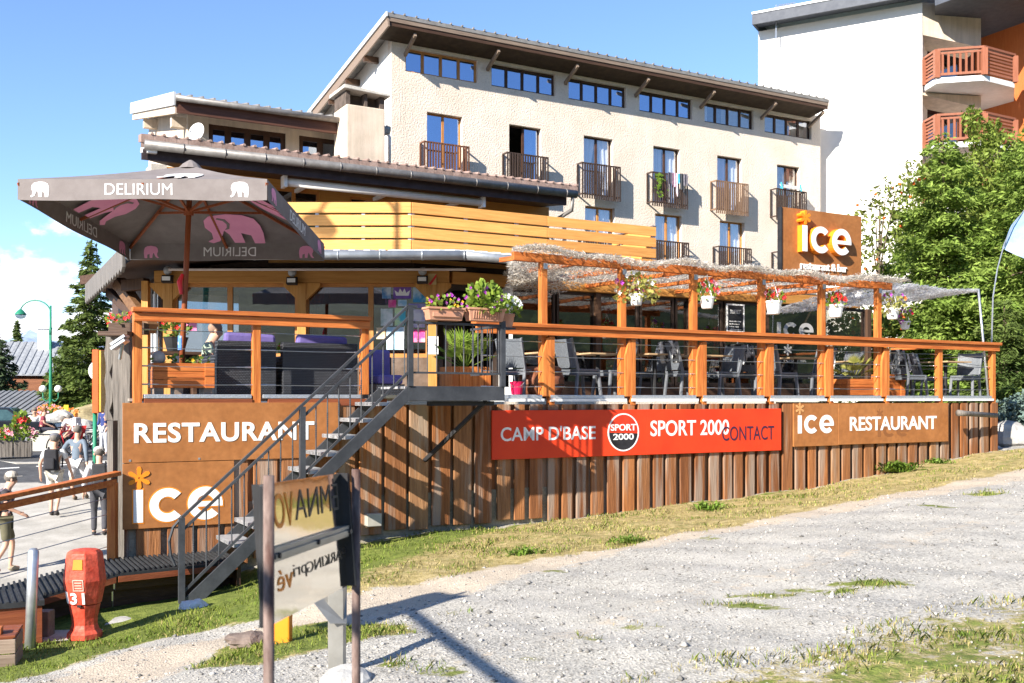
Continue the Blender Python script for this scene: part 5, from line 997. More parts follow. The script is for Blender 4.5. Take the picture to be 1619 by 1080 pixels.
# ================================================================ trees
def quads(c, D, P): return np.stack([c-D-P*.35, c-D*.1-P, c+D, c-D*.1+P], 1)
m_needle = mat('spruce needles', (.06, .10, .02), (.135, .18, .04), rough=.75, scale=.9, island=.4, trans=.25)
m_needle2 = mat('yellow green spruce sprays', (.14, .225, .035), (.27, .36, .075), rough=.75, scale=.8, island=.4, trans=.35)
m_needle3 = mat('dark pine needles', (.02, .04, .018), (.05, .075, .03), rough=.75, scale=.9, island=.35, trans=.1)
m_bark = mat('grey brown bark', (.09, .065, .045), (.16, .12, .085), rough=.95, scale=6, stretch=(4, 4, .6), bump=.6, bscale=14)
def spruce(label, x, y, z0, H, Rb, n, seed, m, skirt=.04, leaf=.13, wid=.30, shape=1.0, group=None, lean=0.0, dens=1.0):
    r = np.random.default_rng(seed); t = thing('spruce_tree', label, 'tree', (x, y, z0), 0, group); fr = Frame(x, y, 0, z0)
    q = MB(fr); q.tube([(0, 0, -.3), (lean*.3, 0, H*.4), (lean, 0, H*.97)], [.028*H, .018*H, .004*H], 8); q.build('trunk', m_bark, t, smooth=True)
    nb = int(14+H*9); ang0 = 0; C0 = []; DD = []; PP = []; bv = MB(fr)
    per = n//nb
    for b in range(nb):
        f = (b+.5)/nb; f = f**1.15; h = H*(skirt+(1-skirt)*f); L = Rb*(1-f)**shape*r.uniform(.62, 1.12)+.10*H*.12; ang0 += 2.399+r.normal(0, .25); a = ang0
        k = max(16, int(per*2.0*(1-f)+12)); s = r.random(k)**.75; drop = r.uniform(.16, .42)
        lat = r.normal(0, 1, k)*(.10+.16*L*(1-s)**.6); ca, sa = math.cos(a), math.sin(a); rr_ = L*s
        X = ca*rr_-sa*lat; Y = sa*rr_+ca*lat; Z = h-drop*L*s**1.3+.16*L*s**3+r.normal(0, .04+.02*L, k)-np.abs(lat)*.35
        C0.append(np.stack([X+lean*h/H, Y, Z], 1)); l = leaf*r.uniform(.55, 1.25, k)
        da = a+r.normal(0, .75, k); el = r.normal(-.28, .35, k); DD.append(np.stack([np.cos(da)*np.cos(el)*l, np.sin(da)*np.cos(el)*l, np.sin(el)*l], 1)); tw = r.normal(0, .8, k); w_ = l*wid; PP.append(np.stack([-np.sin(da)*w_*np.cos(tw), np.cos(da)*w_*np.cos(tw), np.sin(tw)*w_], 1))
        if L > .5: bv.tube([(lean*h/H, 0, h), (ca*L*.5+lean*h/H, sa*L*.5, h-drop*L*.36), (ca*L*.9+lean*h/H, sa*L*.9, h-drop*L*.75)], [.012*H*(1-f)+.01, .01, .004], 4, caps=False)
    c = np.concatenate(C0); V = quads(c, np.concatenate(DD), np.concatenate(PP)); link('crown', soup('crown', V, np.arange(len(V)*4).reshape(-1, 4), None), m, t, fr)
    if bv.v: bv.build('branches', m_bark, t)
    return t
def leafy(name, label, cat, x, y, z0, clumps, n, leaf, m, seed, trunk=None, group=None, spread=1.0, extra=None, up=.0):
    r = np.random.default_rng(seed); t = thing(name, label, cat, (x, y, z0), 0, group); fr = Frame(x, y, 0, z0); q = MB(fr)
    C0 = []; W = np.array([c[3]**2 for c in clumps]); W = W/W.sum()
    for (cx, cy, cz, cr), wgt in zip(clumps, W):
        k = int(n*wgt); d = r.normal(0, 1, (k, 3)); d /= np.linalg.norm(d, axis=1)[:, None]; rad = cr*(.35+.65*r.random(k)**.5)*(1+.25*np.sin(d[:, 0]*5+cx*3)*np.cos(d[:, 2]*6+cz)); C0.append(np.array([cx, cy, cz])+d*rad[:, None]*np.array([1, 1, .9]))
    c = np.concatenate(C0); k = len(c); l = leaf*r.uniform(.6, 1.3, k); da = r.uniform(0, 6.28, k); el = r.normal(up, .6, k); tw = r.normal(0, .9, k); w_ = l*.5
    V = quads(c, np.stack([np.cos(da)*np.cos(el)*l, np.sin(da)*np.cos(el)*l, np.sin(el)*l], 1), np.stack([-np.sin(da)*w_*np.cos(tw), np.cos(da)*w_*np.cos(tw), np.sin(tw)*w_], 1)); link('crown', soup('crown', V, np.arange(len(V)*4).reshape(-1, 4), None), m, t, fr)
    if trunk:
        q.tube([(0, 0, -.3), (0, 0, trunk[1]*.5), (.05, 0, trunk[1])], [trunk[0], trunk[0]*.8, trunk[0]*.5], 8)
        for cx, cy, cz, cr in clumps: q.tube([(0, 0, trunk[1]*.7), (cx*.5, cy*.5, (trunk[1]+cz)/2), (cx, cy, cz+cr*.3)], [trunk[0]*.5, trunk[0]*.25, .01], 5, caps=False)
        q.build('trunk', m_bark, t)
    if extra:
        e = MB(fr); idx = r.choice(len(c), extra[0], replace=False)
        for i in idx: e.ball(tuple(c[i]), extra[1]*r.uniform(.7, 1.2), 5, 4)
        stuff(e.build(extra[2], extra[3], t))
    return t
def T(px, Y): return (px-CX)/F*Y
gS = 'spruces and pines of the village'
spruce('tall open spruce behind the street lamp, left of the chalet', T(143, 50), 50, -1.7, 9.4, 3.0, 20000, 11, m_needle, leaf=.17, wid=.30, shape=.9, group=gS)
spruce('broad spruce against the taller one beside the far chalet roof', T(105, 53), 53, -1.7, 4.6, 2.3, 8000, 12, m_needle, leaf=.17, shape=.8, group=gS)
spruce('slim distant spruce rising above the slate roof', T(27, 95), 95, -1, 8.2, 1.9, 4500, 13, m_needle, leaf=.24, group=gS)
spruce('distant spruce at the left edge of the view above the roofs', T(-6, 88), 88, -1, 7.0, 2.0, 4000, 14, m_needle3, leaf=.24, group=gS)
spruce('dark bushy pine at the left edge before the far chalet', T(3, 56), 56, -1.8, 5.0, 1.9, 7000, 15, m_needle3, leaf=.17, shape=.7, group=gS)
gB = 'evergreens beside the terrace end'
spruce('big dense spruce right of the roof sign reaching above the pergola', T(1490, 27), 27, -.9, 7.9, 3.6, 120000, 21, m_needle2, skirt=.0, leaf=.088, wid=.34, shape=.66, group=gB)
spruce('dense spruce at the right edge of the view behind the flag', T(1640, 25.5), 25.5, -.9, 8.0, 3.3, 95000, 22, m_needle2, skirt=.0, leaf=.085, wid=.34, shape=.72, group=gB)
spruce('lower dark spruce filling in below the netting pole', T(1588, 23.4), 23.4, -.9, 3.2, 1.5, 26000, 23, m_needle, skirt=.0, leaf=.07, wid=.3, shape=.6, group=gB)
m_birch = mat('birch leaves', (.13, .19, .025), (.25, .31, .06), rough=.6, scale=1.2, island=.35, trans=.35)
leafy('birch_tree', 'pale green birch with upright shoots before the orange balconies', 'tree', T(1556, 32), 32, -.8, [(-.9, 0, 6.6, 1.7), (.3, 0, 7.7, 1.4), (1.4, 0, 6.8, 1.6), (.0, 0, 9.0, .6), (-1.0, .1, 8.1, .5), (1.1, .2, 8.4, .5), (-2.0, 0, 5.6, 1.1), (.6, 0, 5.0, 1.6), (-.4, 0, 9.6, .3)], 26000, .085, m_birch, 31, trunk=(.16, 5.2), up=.5)
m_rowan = mat('rowan leaves', (.10, .14, .025), (.22, .24, .05), rough=.65, scale=1.5, island=.4, trans=.25); m_berry = mat('orange berries', (.65, .13, .01), (.55, .08, .01), rough=.5)
leafy('rowan_tree', 'thin rowan with orange berries between roof sign and spruce', 'tree', T(1388, 25.5), 25.5, -.9, [(-.1, 0, 5.2, .75), (.35, 0, 6.0, .55), (-.35, 0, 4.2, .65), (.2, 0, 3.1, .8), (.0, 0, 2.0, .8), (.9, 0, 6.5, .4)], 1900, .075, m_rowan, 32, trunk=(.05, 5.6), extra=(60, .04, 'berries', m_berry))
leafy('rowan_bush', 'rowan bush heavy with orange berries seen past the last window', 'bush', T(1362, 24.2), 24.2, -.8, [(0, 0, 1.5, .8), (-.2, 0, 2.3, .7), (.5, 0, .9, .7)], 4200, .07, mat('rowan bush leaves', (.07, .12, .02), (.17, .20, .04), island=.4, trans=.3, scale=2), 33, trunk=(.04, 1.6), extra=(120, .055, 'berries', m_berry))
m_junip = mat('blue green juniper', (.08, .13, .11), (.16, .22, .19), rough=.7, scale=3, island=.3)
leafy('juniper_bush', 'low blue green juniper behind the log spout', 'bush', T(1606, 22), 22, -.75, [(0, 0, .35, .55), (-.5, 0, .25, .4), (.6, .3, .4, .6)], 3800, .06, m_junip, 34)
def rock(px, py, Y, r, label, m, seed, group=None, sq=.6):
    p = at(px, py, Y); q = MB(Frame(p.x, p.y, 0, p.z)); q.ball((0, 0, 0), r, 12, 8); q.v = [tuple(Vector(v)*(1+.28*noise.noise(Vector(v)/r*1.3+Vector((seed, 0, 0))))*Vector((1, 1, 1)).x for _ in (0,)).__next__() if False else tuple(Vector((v[0], v[1], v[2]*sq))*(1+.3*noise.noise(Vector(v)/r*1.4+Vector((seed*3.1, 0, 0))))) for v in q.v]
    return tag(q.build('rock', m, None, smooth=False), label, 'rock', group)
m_rock = mat('grey field rock', (.30, .29, .27), (.48, .46, .43), rough=.95, scale=4, bump=.6, bscale=12)
rock(1590, 690, 21.6, .55, 'big shaded rock below the juniper right of the terrace end', m_rock, 1); rock(1560, 712, 21.0, .35, 'flat pale rock at the foot of the last planks', m_rock, 2, sq=.35); rock(1612, 664, 23, .4, 'pale rock higher on the bank right of the log spout', m_rock, 3)
rock(307, 963, 11.05, .17, 'white rounded stone on the grass at the stair foot', mat('white stone', (.55, .55, .54), (.68, .67, .65), rough=.9, scale=7, bump=.4), 4)
rock(195, 988, 10.75, .30, 'long flat stone lying right of the red hydrant', m_rock, 5, sq=.22)
rock(545, 1082, 6.35, .17, 'pale stone at the foot of the square sign post', mat('pale stone', (.34, .33, .31), (.46, .45, .42), rough=.9, scale=7, bump=.4), 6)
rock(388, 1012, 8.1, .16, 'brown stone at the path edge behind the mirror sign', mat('brown stone', (.12, .09, .075), (.20, .155, .13), rough=.9, scale=7, bump=.4), 7, sq=.4)
# ================================================================ behind the photographer: a wooded slope that the windows mirror
m_wood = mat('wooded slope', (.016, .03, .01), (.055, .07, .022), rough=1, scale=.09, fine=.4, bscale=.6)
hl = MB(); 
def slope(u, v):
    x = -900+1800*u; y = -120-500*v; return (x, y, -3+115*v*(.72+.32*noise.noise((x*.006, 1.2, 0)))+6*noise.noise((x*.05, y*.03, 2)))

def slope(u, v):
    a = R(62+190*u); r_ = 70+430*v+40*math.sin(u*9); return (math.sin(a)*r_, math.cos(a)*r_, -4+(.26*r_*v**.6)*(.75+.35*noise.noise((u*7, 1.2, 0)))+4*noise.noise((u*60, v*12, 2)))
hl.grid(160, 14, slope); structure(hl.build('wooded_hill', m_wood, smooth=False))
# ================================================================ the street on the left
m_green = mat('green painted pole', (.018, .17, .10), (.025, .23, .13), rough=.45)
m_opal = mat('white opal globe', (.78, .78, .76), (.72, .72, .70), rough=.25)
def lamp(x, Y, zb, ztop, label, flip=-1, globes=True):
    t = thing('street_lamp', label, 'street lamp', (x, Y, zb), 0, 'green street lamps'); fr = Frame(x, Y, 0, zb); h = ztop-zb
    q = MB(fr); q.tube([(0, 0, 0), (0, 0, h*.45), (0, 0, h)], [.09, .07, .045], 10); q.tube([(0, 0, h*.78), (0, 0, h*.84)], .065, 8)
    pts = [(flip*(1-math.cos(a))*.72, 0, h-.35+math.sin(a)*.6) for a in [k*math.pi/10 for k in range(10)]]; q.tube(pts, .03, 6); q.build('pole', m_green, t, smooth=True)
    e = pts[-1]; q = MB(fr); q.lathe([(.04, .12), (.12, .06), (.25, -.10), (.27, -.14)], (e[0], 0, e[2]-.12), 14); hd = q.build('lamp_head', m_green, t, smooth=True)
    q = MB(fr); q.ball((e[0], 0, e[2]-.30), (.24, .24, .16), 12, 7); q.build('glass_bowl', m_glass, hd, smooth=True)
    if globes:
        for s in (-1, 1):
            q = MB(fr); q.tube([(0, 0, h*.30), (s*.2, 0, h*.275), (s*.36, 0, h*.30), (s*.36, 0, h*.345)], .025, 6); a = q.build('globe_arm', m_green, t, smooth=True)
            q = MB(fr); q.ball((s*.36, 0, h*.345+.16), .17, 14, 10); q.build('globe', m_opal, a, smooth=True)
    return t
lamp(-2.07-.523*10, 18.7-.70*10, -3.4, 8.4, 'tall green street lamp standing left of the terrace', globes=False)
lp = lamp(T(80, 48), 48, -1.85, 4.35, 'green street lamp with curved neck and two white globes left of the spruce')
m_pink = mat('pink petals', (.75, .22, .32), (.80, .45, .50), rough=.6, scale=8, island=.3); m_redp = mat('red petals', (.70, .02, .02), (.62, .04, .05), rough=.55, island=.3); m_orp = mat('orange petals', (.80, .16, .02), (.78, .30, .10), rough=.6, island=.3); m_pur = mat('purple petals', (.38, .03, .42), (.52, .10, .55), rough=.6, island=.3); m_whp = mat('white petals', (.80, .80, .78), (.75, .74, .70), rough=.6); m_yel = mat('yellow petals', (.75, .48, .02), (.70, .40, .02), rough=.6)
m_plant = mat('pot plant leaves', (.13, .23, .025), (.28, .36, .06), rough=.55, scale=9, island=.3, trans=.35); m_plant_y = mat('yellowing pot plant', (.26, .27, .05), (.42, .40, .12), rough=.6, scale=9, island=.3, trans=.35)
def bouquet(par, fr, c, r, n, leafsz, m_l, petals, npet, psz, up=.35, seed=0, spiky=False, droop=0.0):
    rr_ = random.Random(seed); q = MB(fr)
    def shell():
        while True:
            d = Vector((rr_.uniform(-1, 1), rr_.uniform(-1, 1), rr_.uniform(-.6, 1)))
            if .15 < d.length < 1: return Vector((d.x*r[0], d.y*r[1], d.z*r[2]-droop*abs(d.x)*r[2]))+Vector(c)
    for _ in range(n):
        p = shell(); o = (p-Vector(c)); o.z += up*r[2]; o = (o.normalized()+Vector((rr_.gauss(0, .4), rr_.gauss(0, .4), rr_.gauss(0, .4)))).normalized(); s = Vector((rr_.gauss(0, 1), rr_.gauss(0, 1), rr_.gauss(0, 1))).cross(o).normalized(); l = leafsz*rr_.uniform(.6, 1.3); w_ = l*(.16 if spiky else .42)
        q.add([p, p+o*l*.5-s*w_, p+o*l, p+o*l*.5+s*w_], [(0, 1, 2, 3)])
    for k in range(6): p = shell(); q.tube([(c[0], c[1], c[2]-r[2]*.7), tuple(p)], leafsz*.06, 3, caps=False)
    q.build('foliage', m_l, par)
    for i, (mm, nn) in enumerate(zip(petals, npet)):
        q = MB(fr)
        for _ in range(nn):
            p = shell(); d = (p-Vector(c)); d = Vector((d.x/r[0], d.y/r[1], d.z/r[2])); d = d.normalized() if d.length else Vector((0, 0, 1)); p = Vector(c)+Vector((d.x*r[0], d.y*r[1], abs(d.z)*r[2] if rr_.random() < .75 else d.z*r[2]*.6))*1.03
            for _k in range(5):
                a = _k*1.257; e1 = Vector((math.cos(a), -.45, math.sin(a))); e2 = Vector((math.cos(a+.55), -.2, math.sin(a+.55))); e3 = Vector((math.cos(a-.55), -.2, math.sin(a-.55))); q.add([p, p+e3*psz*.7, p+e1*psz, p+e2*psz*.7], [(0, 1, 2, 3)])
        q.build('blossoms', mm, par)
t = thing('flower_basket', 'ring of pink and orange flowers round the green lamp post', 'flower basket', (T(80, 47.8), 47.8, -.2), 0); fr = Frame(T(80, 47.8), 47.8, 0, -.2)
q = MB(fr); q.lathe([(.2, -.75), (.42, -.6), (.45, -.5)], (0, 0, 0), 12); q.build('bowl', m_dark_z, t)
bouquet(t, fr, (0, -.1, -.45), (.62, .4, .36), 260, .13, m_plant, (m_pink, m_orp), (50, 40), .06, seed=3)
# concrete kerb and flower trough by the parked car
def trough(px, Y, label):
    x = T(px, Y); t = thing('flower_trough', label, 'planter', (x, Y, -1.85), 0); fr = Frame(x, Y, 20, -1.85); q = MB(fr)
    for i in range(2):
        q.box(-.52+i*.54, -.04+i*.54, -.22, .22, .02, .5)
        for k in range(5): q.box(-.53+i*.54+k*.1, -.44+i*.54+k*.1, -.25, -.221, 0, .52)
    q.build('box', m_grey_z, t); bouquet(t, fr, (0, -.05, .70), (.66, .34, .28), 380, .11, m_plant, (m_pink, m_redp), (70, 16), .05, seed=5); bouquet(t, fr, (.2, 0, 1.08), (.22, .18, .32), 90, .16, m_plant, (m_redp,), (4,), .11, seed=6)
    return t
trough(23, 32.5, 'wooden flower trough full of pink flowers before the dark car')
# parked dark car, seen at an angle
def car(x, y, z, deg, label):
    t = thing('parked_car', label, 'car', (x, y, z), R(deg)); fr = Frame(x, y, deg, z)
    m_paint = mat('black car paint', (.015, .018, .025), (.02, .024, .03), rough=.2); prof = [(-2.15, .35), (-2.2, .75), (-2.05, .98), (-1.2, 1.05), (-.55, 1.52), (1.0, 1.56), (1.75, 1.1), (2.1, .95), (2.15, .4)]
    q = MB(fr); n = len(prof); ws = [.82, .86, .86, .88, .70, .70, .86, .85, .82]
    for s in (-1, 1):
        for (a, b), w_ in zip(prof, ws): q.v.append((a, s*w_, b))
    for i in range(n-1): q.face([i, i+1, n+i+1, n+i])
    q.face(list(range(n))[::-1]); q.face([n+i for i in range(n)]); q.face([n-1, 0, n, 2*n-1]); q.build('body', m_paint, t, bevel=.05, recalc=True)
    for s in (-1, 1):
        q = MB(fr)
        for a in ([(-1.0, 1.08), (-.52, 1.45), (.05, 1.47), (.05, 1.08)], [(.12, 1.08), (.12, 1.47), (.92, 1.48), (1.5, 1.1)]):
            f = lambda u, v, d, s=s: (u, s*(.875-(v-1.08)*.42+d), v); q.prism(a, f, 0, .012)
        q.build('window', mat('car glass', (.03, .06, .07), (.05, .10, .11), rough=.05), t, recalc=True)
    q = MB(fr); q.hexa([(-1.17, -.76, 1.08), (-1.13, -.76, 1.08), (-1.13, .76, 1.08), (-1.17, .76, 1.08)], [(-.62, -.64, 1.5), (-.58, -.64, 1.5), (-.58, .64, 1.5), (-.62, .64, 1.5)]); q.build('windscreen', MATS['car glass'], t)
    for a in (-1.35, 1.35):
        for s in (-1, 1):
            q = MB(fr); c = (a, s*.80, .34); rg = [(c[0]+math.cos(k*.3142)*.33, c[1], c[2]+math.sin(k*.3142)*.33) for k in range(21)]; q.tube(rg, .085, 8, caps=False); wl = q.build('wheel', m_black, t, smooth=True)
            q = MB(fr); q.prism([(math.cos(k*.628)*.26, math.sin(k*.628)*.26) for k in range(10)], lambda u, v, d: (c[0]+u, c[1]+s*d, c[2]+v), -.05, .06); q.build('rim', m_galv, wl)
    for s in (-1, 1): q = MB(fr); q.box(-2.19, -2.06, s*.5-.16, s*.5+.16, .72, .86); q.build('headlight', m_white, t, bevel=.03)
    q = MB(fr); q.box(-2.22, -2.15, -.26, .26, .48, .58); q.build('number_plate', m_white, t)
    return t
car(T(20, 36.5)-.6, 36.5, -1.85, 195, 'dark parked car half out of view behind the flower trough')
# shed and chalet across the street
def gable_house(name, label, x, y, z, deg, L, D, hw, hr, mw, mr, over=.5, ridges=0, chimney=None, stuff_=None):
    t = thing(name, label, 'house' if hw > 1.5 else 'shed', (x, y, z), R(deg)); fr = Frame(x, y, deg, z); q = MB(fr)
    q.box(-L/2, L/2, -D/2, D/2, -1, hw); q.prism([(-D/2, hw), (D/2, hw), (0, hr)], lambda a, b, d: (d, a, b), -L/2, L/2); q.build('wall', mw, t, recalc=True)
    q = MB(fr); sl_ = (hr-hw)/(D/2)
    for s in (-1, 1):
        q.prism([(0, hr+.12), (s*(D/2+over), hw-over*sl_+.12), (s*(D/2+over), hw-over*sl_+.02), (0, hr+.02)], lambda a, b, d: (d, a, b), -L/2-over, L/2+over)
        if ridges:
            k = 0
            while k*ridges < L+2*over-.1: a0 = -L/2-over+k*ridges; q.prism([(0, hr+.17), (s*(D/2+over+.02), hw-over*sl_+.17), (s*(D/2+over+.02), hw-over*sl_+.121), (0, hr+.121)], lambda a, b, d: (d, a, b), a0, a0+ridges*.42); k += 1
    rf = q.build('roof', mr, t, recalc=True)
    if chimney: q = MB(fr); q.box(chimney[0]-.35, chimney[0]+.35, chimney[1]-.35, chimney[1]+.35, hr-1, hr+1.0); q.box(chimney[0]-.45, chimney[0]+.45, chimney[1]-.45, chimney[1]+.45, hr+1.001, hr+1.12); q.build('chimney', m_white, rf)
    return t, fr
m_stonew = mat('rubble stone wall', (.20, .17, .13), (.38, .33, .26), rough=.95, scale=5, bump=.7, bscale=6); m_corr = mat('corrugated roofing', (.16, .165, .175), (.24, .245, .255), rough=.5, metal=.3)
gable_house('stone_shed', 'low stone shed under a ribbed grey metal roof behind the car', T(5, 52), 53, -1.9, -8, 5.2, 4.4, 1.25, 2.15, m_stonew, m_corr, ridges=.34, over=.35)
m_slateroof = mat('pale slate roof', (.20, .21, .23), (.30, .315, .33), rough=.6, scale=5, island=.2, fine=.2); m_logw = wood('red brown log wall', (.16, .06, .028), (.27, .11, .05), 'x')
hs, hf = gable_house('far_chalet', 'log chalet with slate roof and white chimney beyond the shed', T(40, 72), 73, -1.0, 12, 6.4, 7, 3.0, 4.9, m_logw, m_slateroof, over=.9, ridges=.45, chimney=(1.0, -.8))
q = MB(hf); q.box(-3.1, 3.1, -4.5, -3.51, 1.4, 1.55); q.box(-3.1, 3.1, -4.5, -4.4, 1.6, 2.3); q.build('balcony', m_logw, hs); q = MB(hf); q.box(1.2, 2.3, -3.55, -3.49, 1.7, 2.7); q.build('window', m_fr_brown, hs)
# rocky bank with dry grass under the spruce
bk = MB()
def bank(u, v):
    x = T(72+140*u, 46)+v*.6; y = 40.5+8*v; return (x, y, -1.9+1.35*math.sin(math.pi*min(1, v*1.15)*.55)*(.35+.9*math.sin(math.pi*min(.98, u+.02)))+.12*noise.noise((x*2, y*2, 0)))
bk.grid(40, 14, bank); structure(bk.build('bank', mat('dry grassy bank', (.24, .18, .085), (.42, .35, .20), rough=.95, scale=1.2, fine=.3, bscale=9), smooth=False))
for i, (px, py, r) in enumerate(((92, 672, .7), (132, 683, .55), (172, 676, .5))): rock(px, py, 40.2, r, ('biggest pale boulder of the bank beside the lamp post', 'boulder of the bank behind the bicycles', 'boulder of the bank beside the green sign pole')[i], m_rock, 10+i, 'boulders of the bank', sq=.8)
t = thing('yellow_sign', 'small yellow sign on a thin post before the spruce', 'sign', (T(105, 41.5), 41.5, -1.2), 0); p = at(105, 652, 41.5); q = MB(); q.box(p.x-.09, p.x+.09, p.y-.03, p.y, p.z-.28, p.z+.3); q.build('plate', mat('yellow sign paint', (.75, .50, .02), rough=.5), t); q = MB(); q.tube([(p.x, p.y+.03, p.z-.9), (p.x, p.y+.03, p.z+.2)], .03, 6); q.build('post', m_galv, t)
t = thing('orange_flower_box', 'orange box of red flowers beside the small yellow sign', 'planter', (T(106, 42.5), 42.5, -.7), 0); fr = Frame(T(109, 42.5), 42.5, 0, -.8); q = MB(fr); q.box(-.22, .32, -.15, .15, -.12, .2); q.build('box', m_orange, t, bevel=.02); bouquet(t, fr, (-.1, 0, .2), (.5, .2, .2), 60, .1, m_plant, (m_orp,), (30,), .06, seed=9)
# roadside sign box on a green pole, edge on, with a white disc
t = thing('panel_sign', 'tall orange panel sign edge on with white disc on a green pole', 'sign', (T(150, 26), 26, -2.35), 0); Y = 26
p0, p1 = at(147, 553, Y), at(157, 653, Y); q = MB(); q.box(p0.x, p1.x, Y-.06, Y+1.1, p1.z, p0.z); q.build('panel', mat('red orange panel', (.60, .10, .02), (.52, .08, .016), rough=.5), t, bevel=.01)
p2 = at(160.5, 0, Y); q = MB(); q.box(p1.x+.002, p2.x, Y-.04, Y+1.1, p1.z+.03, p0.z-.02); q.build('edge', mat('yellow edge', (.62, .34, .04), rough=.5), t)
q = MB(); c = at(149, 586, Y+.1); q.lathe([(.245, -.03), (.26, 0), (.245, .03)], (0, 0, 0), 20); q.v = [(c.x+v[2]-.06+.0*v[0], c.y+.15+v[1]*.5, c.z+v[0]) if False else (c.x-.0+v[0]*.9, c.y+.2+v[2], c.z+v[1]) for v in q.v]; q.build('disc', m_white, t)
q = MB(); q.tube([at(150, 652, Y+.05), at(150, 652, Y+.05)-Vector((0, 0, 2.2))], .055, 8); q.build('pole', m_green, t, smooth=True)

# ================================================================ bicycles
def bicycle(x, y, z, deg, label, mf, bag=None):
    t = thing('bicycle', label, 'bicycle', (x, y, z), R(deg), 'bicycles parked at the bank'); fr = Frame(x, y, deg, z)
    for s, nm in ((-.52, 0), (.52, 1)):
        q = MB(fr); rg = [(s+math.cos(k*.2618)*.33, 0, .34+math.sin(k*.2618)*.33) for k in range(25)]; q.tube(rg, .022, 6, caps=False); wl = q.build('wheel', m_black, t, smooth=True)
        q = MB(fr); 
        for k in range(12): a = k*.5236; q.tube([(s, .03*(-1)**k, .34), (s+math.cos(a)*.31, 0, .34+math.sin(a)*.31)], .003, 3)
        q.tube([(s, -.05, .34), (s, .05, .34)], .03, 6); q.build('spokes', m_galv, wl)
    q = MB(fr); A, B_, C_, D_ = (-.52, 0, .34), (-.08, 0, .30), (-.25, 0, .80), (.36, 0, .86)
    for a, b, r in ((A, B_, .015), (A, C_, .013), (B_, C_, .02), (C_, D_, .022), (B_, (.38, 0, .74), .024), (D_, (.40, 0, .68), .02), ((.40, .06, .68), (.52, .06, .34), .014), ((.40, -.06, .68), (.52, -.06, .34), .014), (C_, (-.28, 0, .93), .014), (D_, (.33, 0, 1.0), .014)): q.tube([a, b], r, 6)
    q.tube([(.40, -.06, .68), (.40, .06, .68)], .02, 6); q.build('frame', mf, t, smooth=True)
    q = MB(fr); q.ball((-.30, 0, .95), (.13, .06, .03), 8, 5); q.build('saddle', m_black, t); q = MB(fr); q.tube([(.30, -.3, 1.02), (.34, -.1, 1.01), (.34, .1, 1.01), (.30, .3, 1.02)], .014, 6); q.build('handlebar', m_black, t)
    q = MB(fr); q.tube([(-.08, -.06, .3), (-.08, .06, .3)], .05, 8); q.tube([(-.08, .07, .3), (.02, .07, .18)], .012, 5); q.tube([(-.08, -.07, .3), (-.18, -.07, .42)], .012, 5); q.build('crank', m_black, t)
    return t
m_bred = mat('red bicycle paint', (.50, .03, .04), rough=.3); m_bwh = mat('white bicycle paint', (.65, .65, .66), rough=.3); m_bbl = mat('black bicycle paint', (.03, .03, .035), rough=.3)
bicycle(T(106, 32.5), 32.5, -1.86, 70, 'red bicycle nearest the walkers, left of the others', m_bred)
bicycle(T(146, 33.5), 33.5, -1.86, 40, 'white bicycle beside the green sign pole', m_bwh); bicycle(T(138, 35), 35, -1.86, 15, 'black bicycle behind the white one at the bank', m_bbl); bicycle(T(157, 35.5), 35.5, -1.86, 75, 'pale bicycle right of the green sign pole', m_bwh)

# ================================================================ people
m_skin = mat('skin', (.52, .30, .21), (.60, .36, .26), rough=.55, scale=6); m_hair_g = mat('short grey hair', (.10, .085, .075), (.20, .18, .16), rough=.8, scale=30); m_hair_r = mat('reddish brown hair', (.20, .08, .035), (.28, .12, .05), rough=.7, scale=30)
def skinned(name, pts, edges, rad, m, parent, fr, sub=1):
    me = bpy.data.meshes.new(name); me.from_pydata([tuple(p) for p in pts], edges, []); o = bpy.data.objects.new('tmp', me); C.objects.link(o)
    o.modifiers.new('skin', 'SKIN'); me = o.data
    if not me.skin_vertices: raise RuntimeError('no skin layer')
    for i, v in enumerate(me.skin_vertices[0].data):
        r = rad[i]; v.radius = (r, r) if not isinstance(r, tuple) else r; v.use_root = (i == 0)
    s = o.modifiers.new('sub', 'SUBSURF'); s.levels = sub; s.render_levels = sub
    dg = bpy.context.evaluated_depsgraph_get(); dg.update(); new = bpy.data.meshes.new_from_object(o.evaluated_get(dg)); bpy.data.objects.remove(o)
    return link(name, new, m, parent, fr, smooth=True)
def lerp3(a, b, f): return tuple(a[i]+(b[i]-a[i])*f for i in range(3))
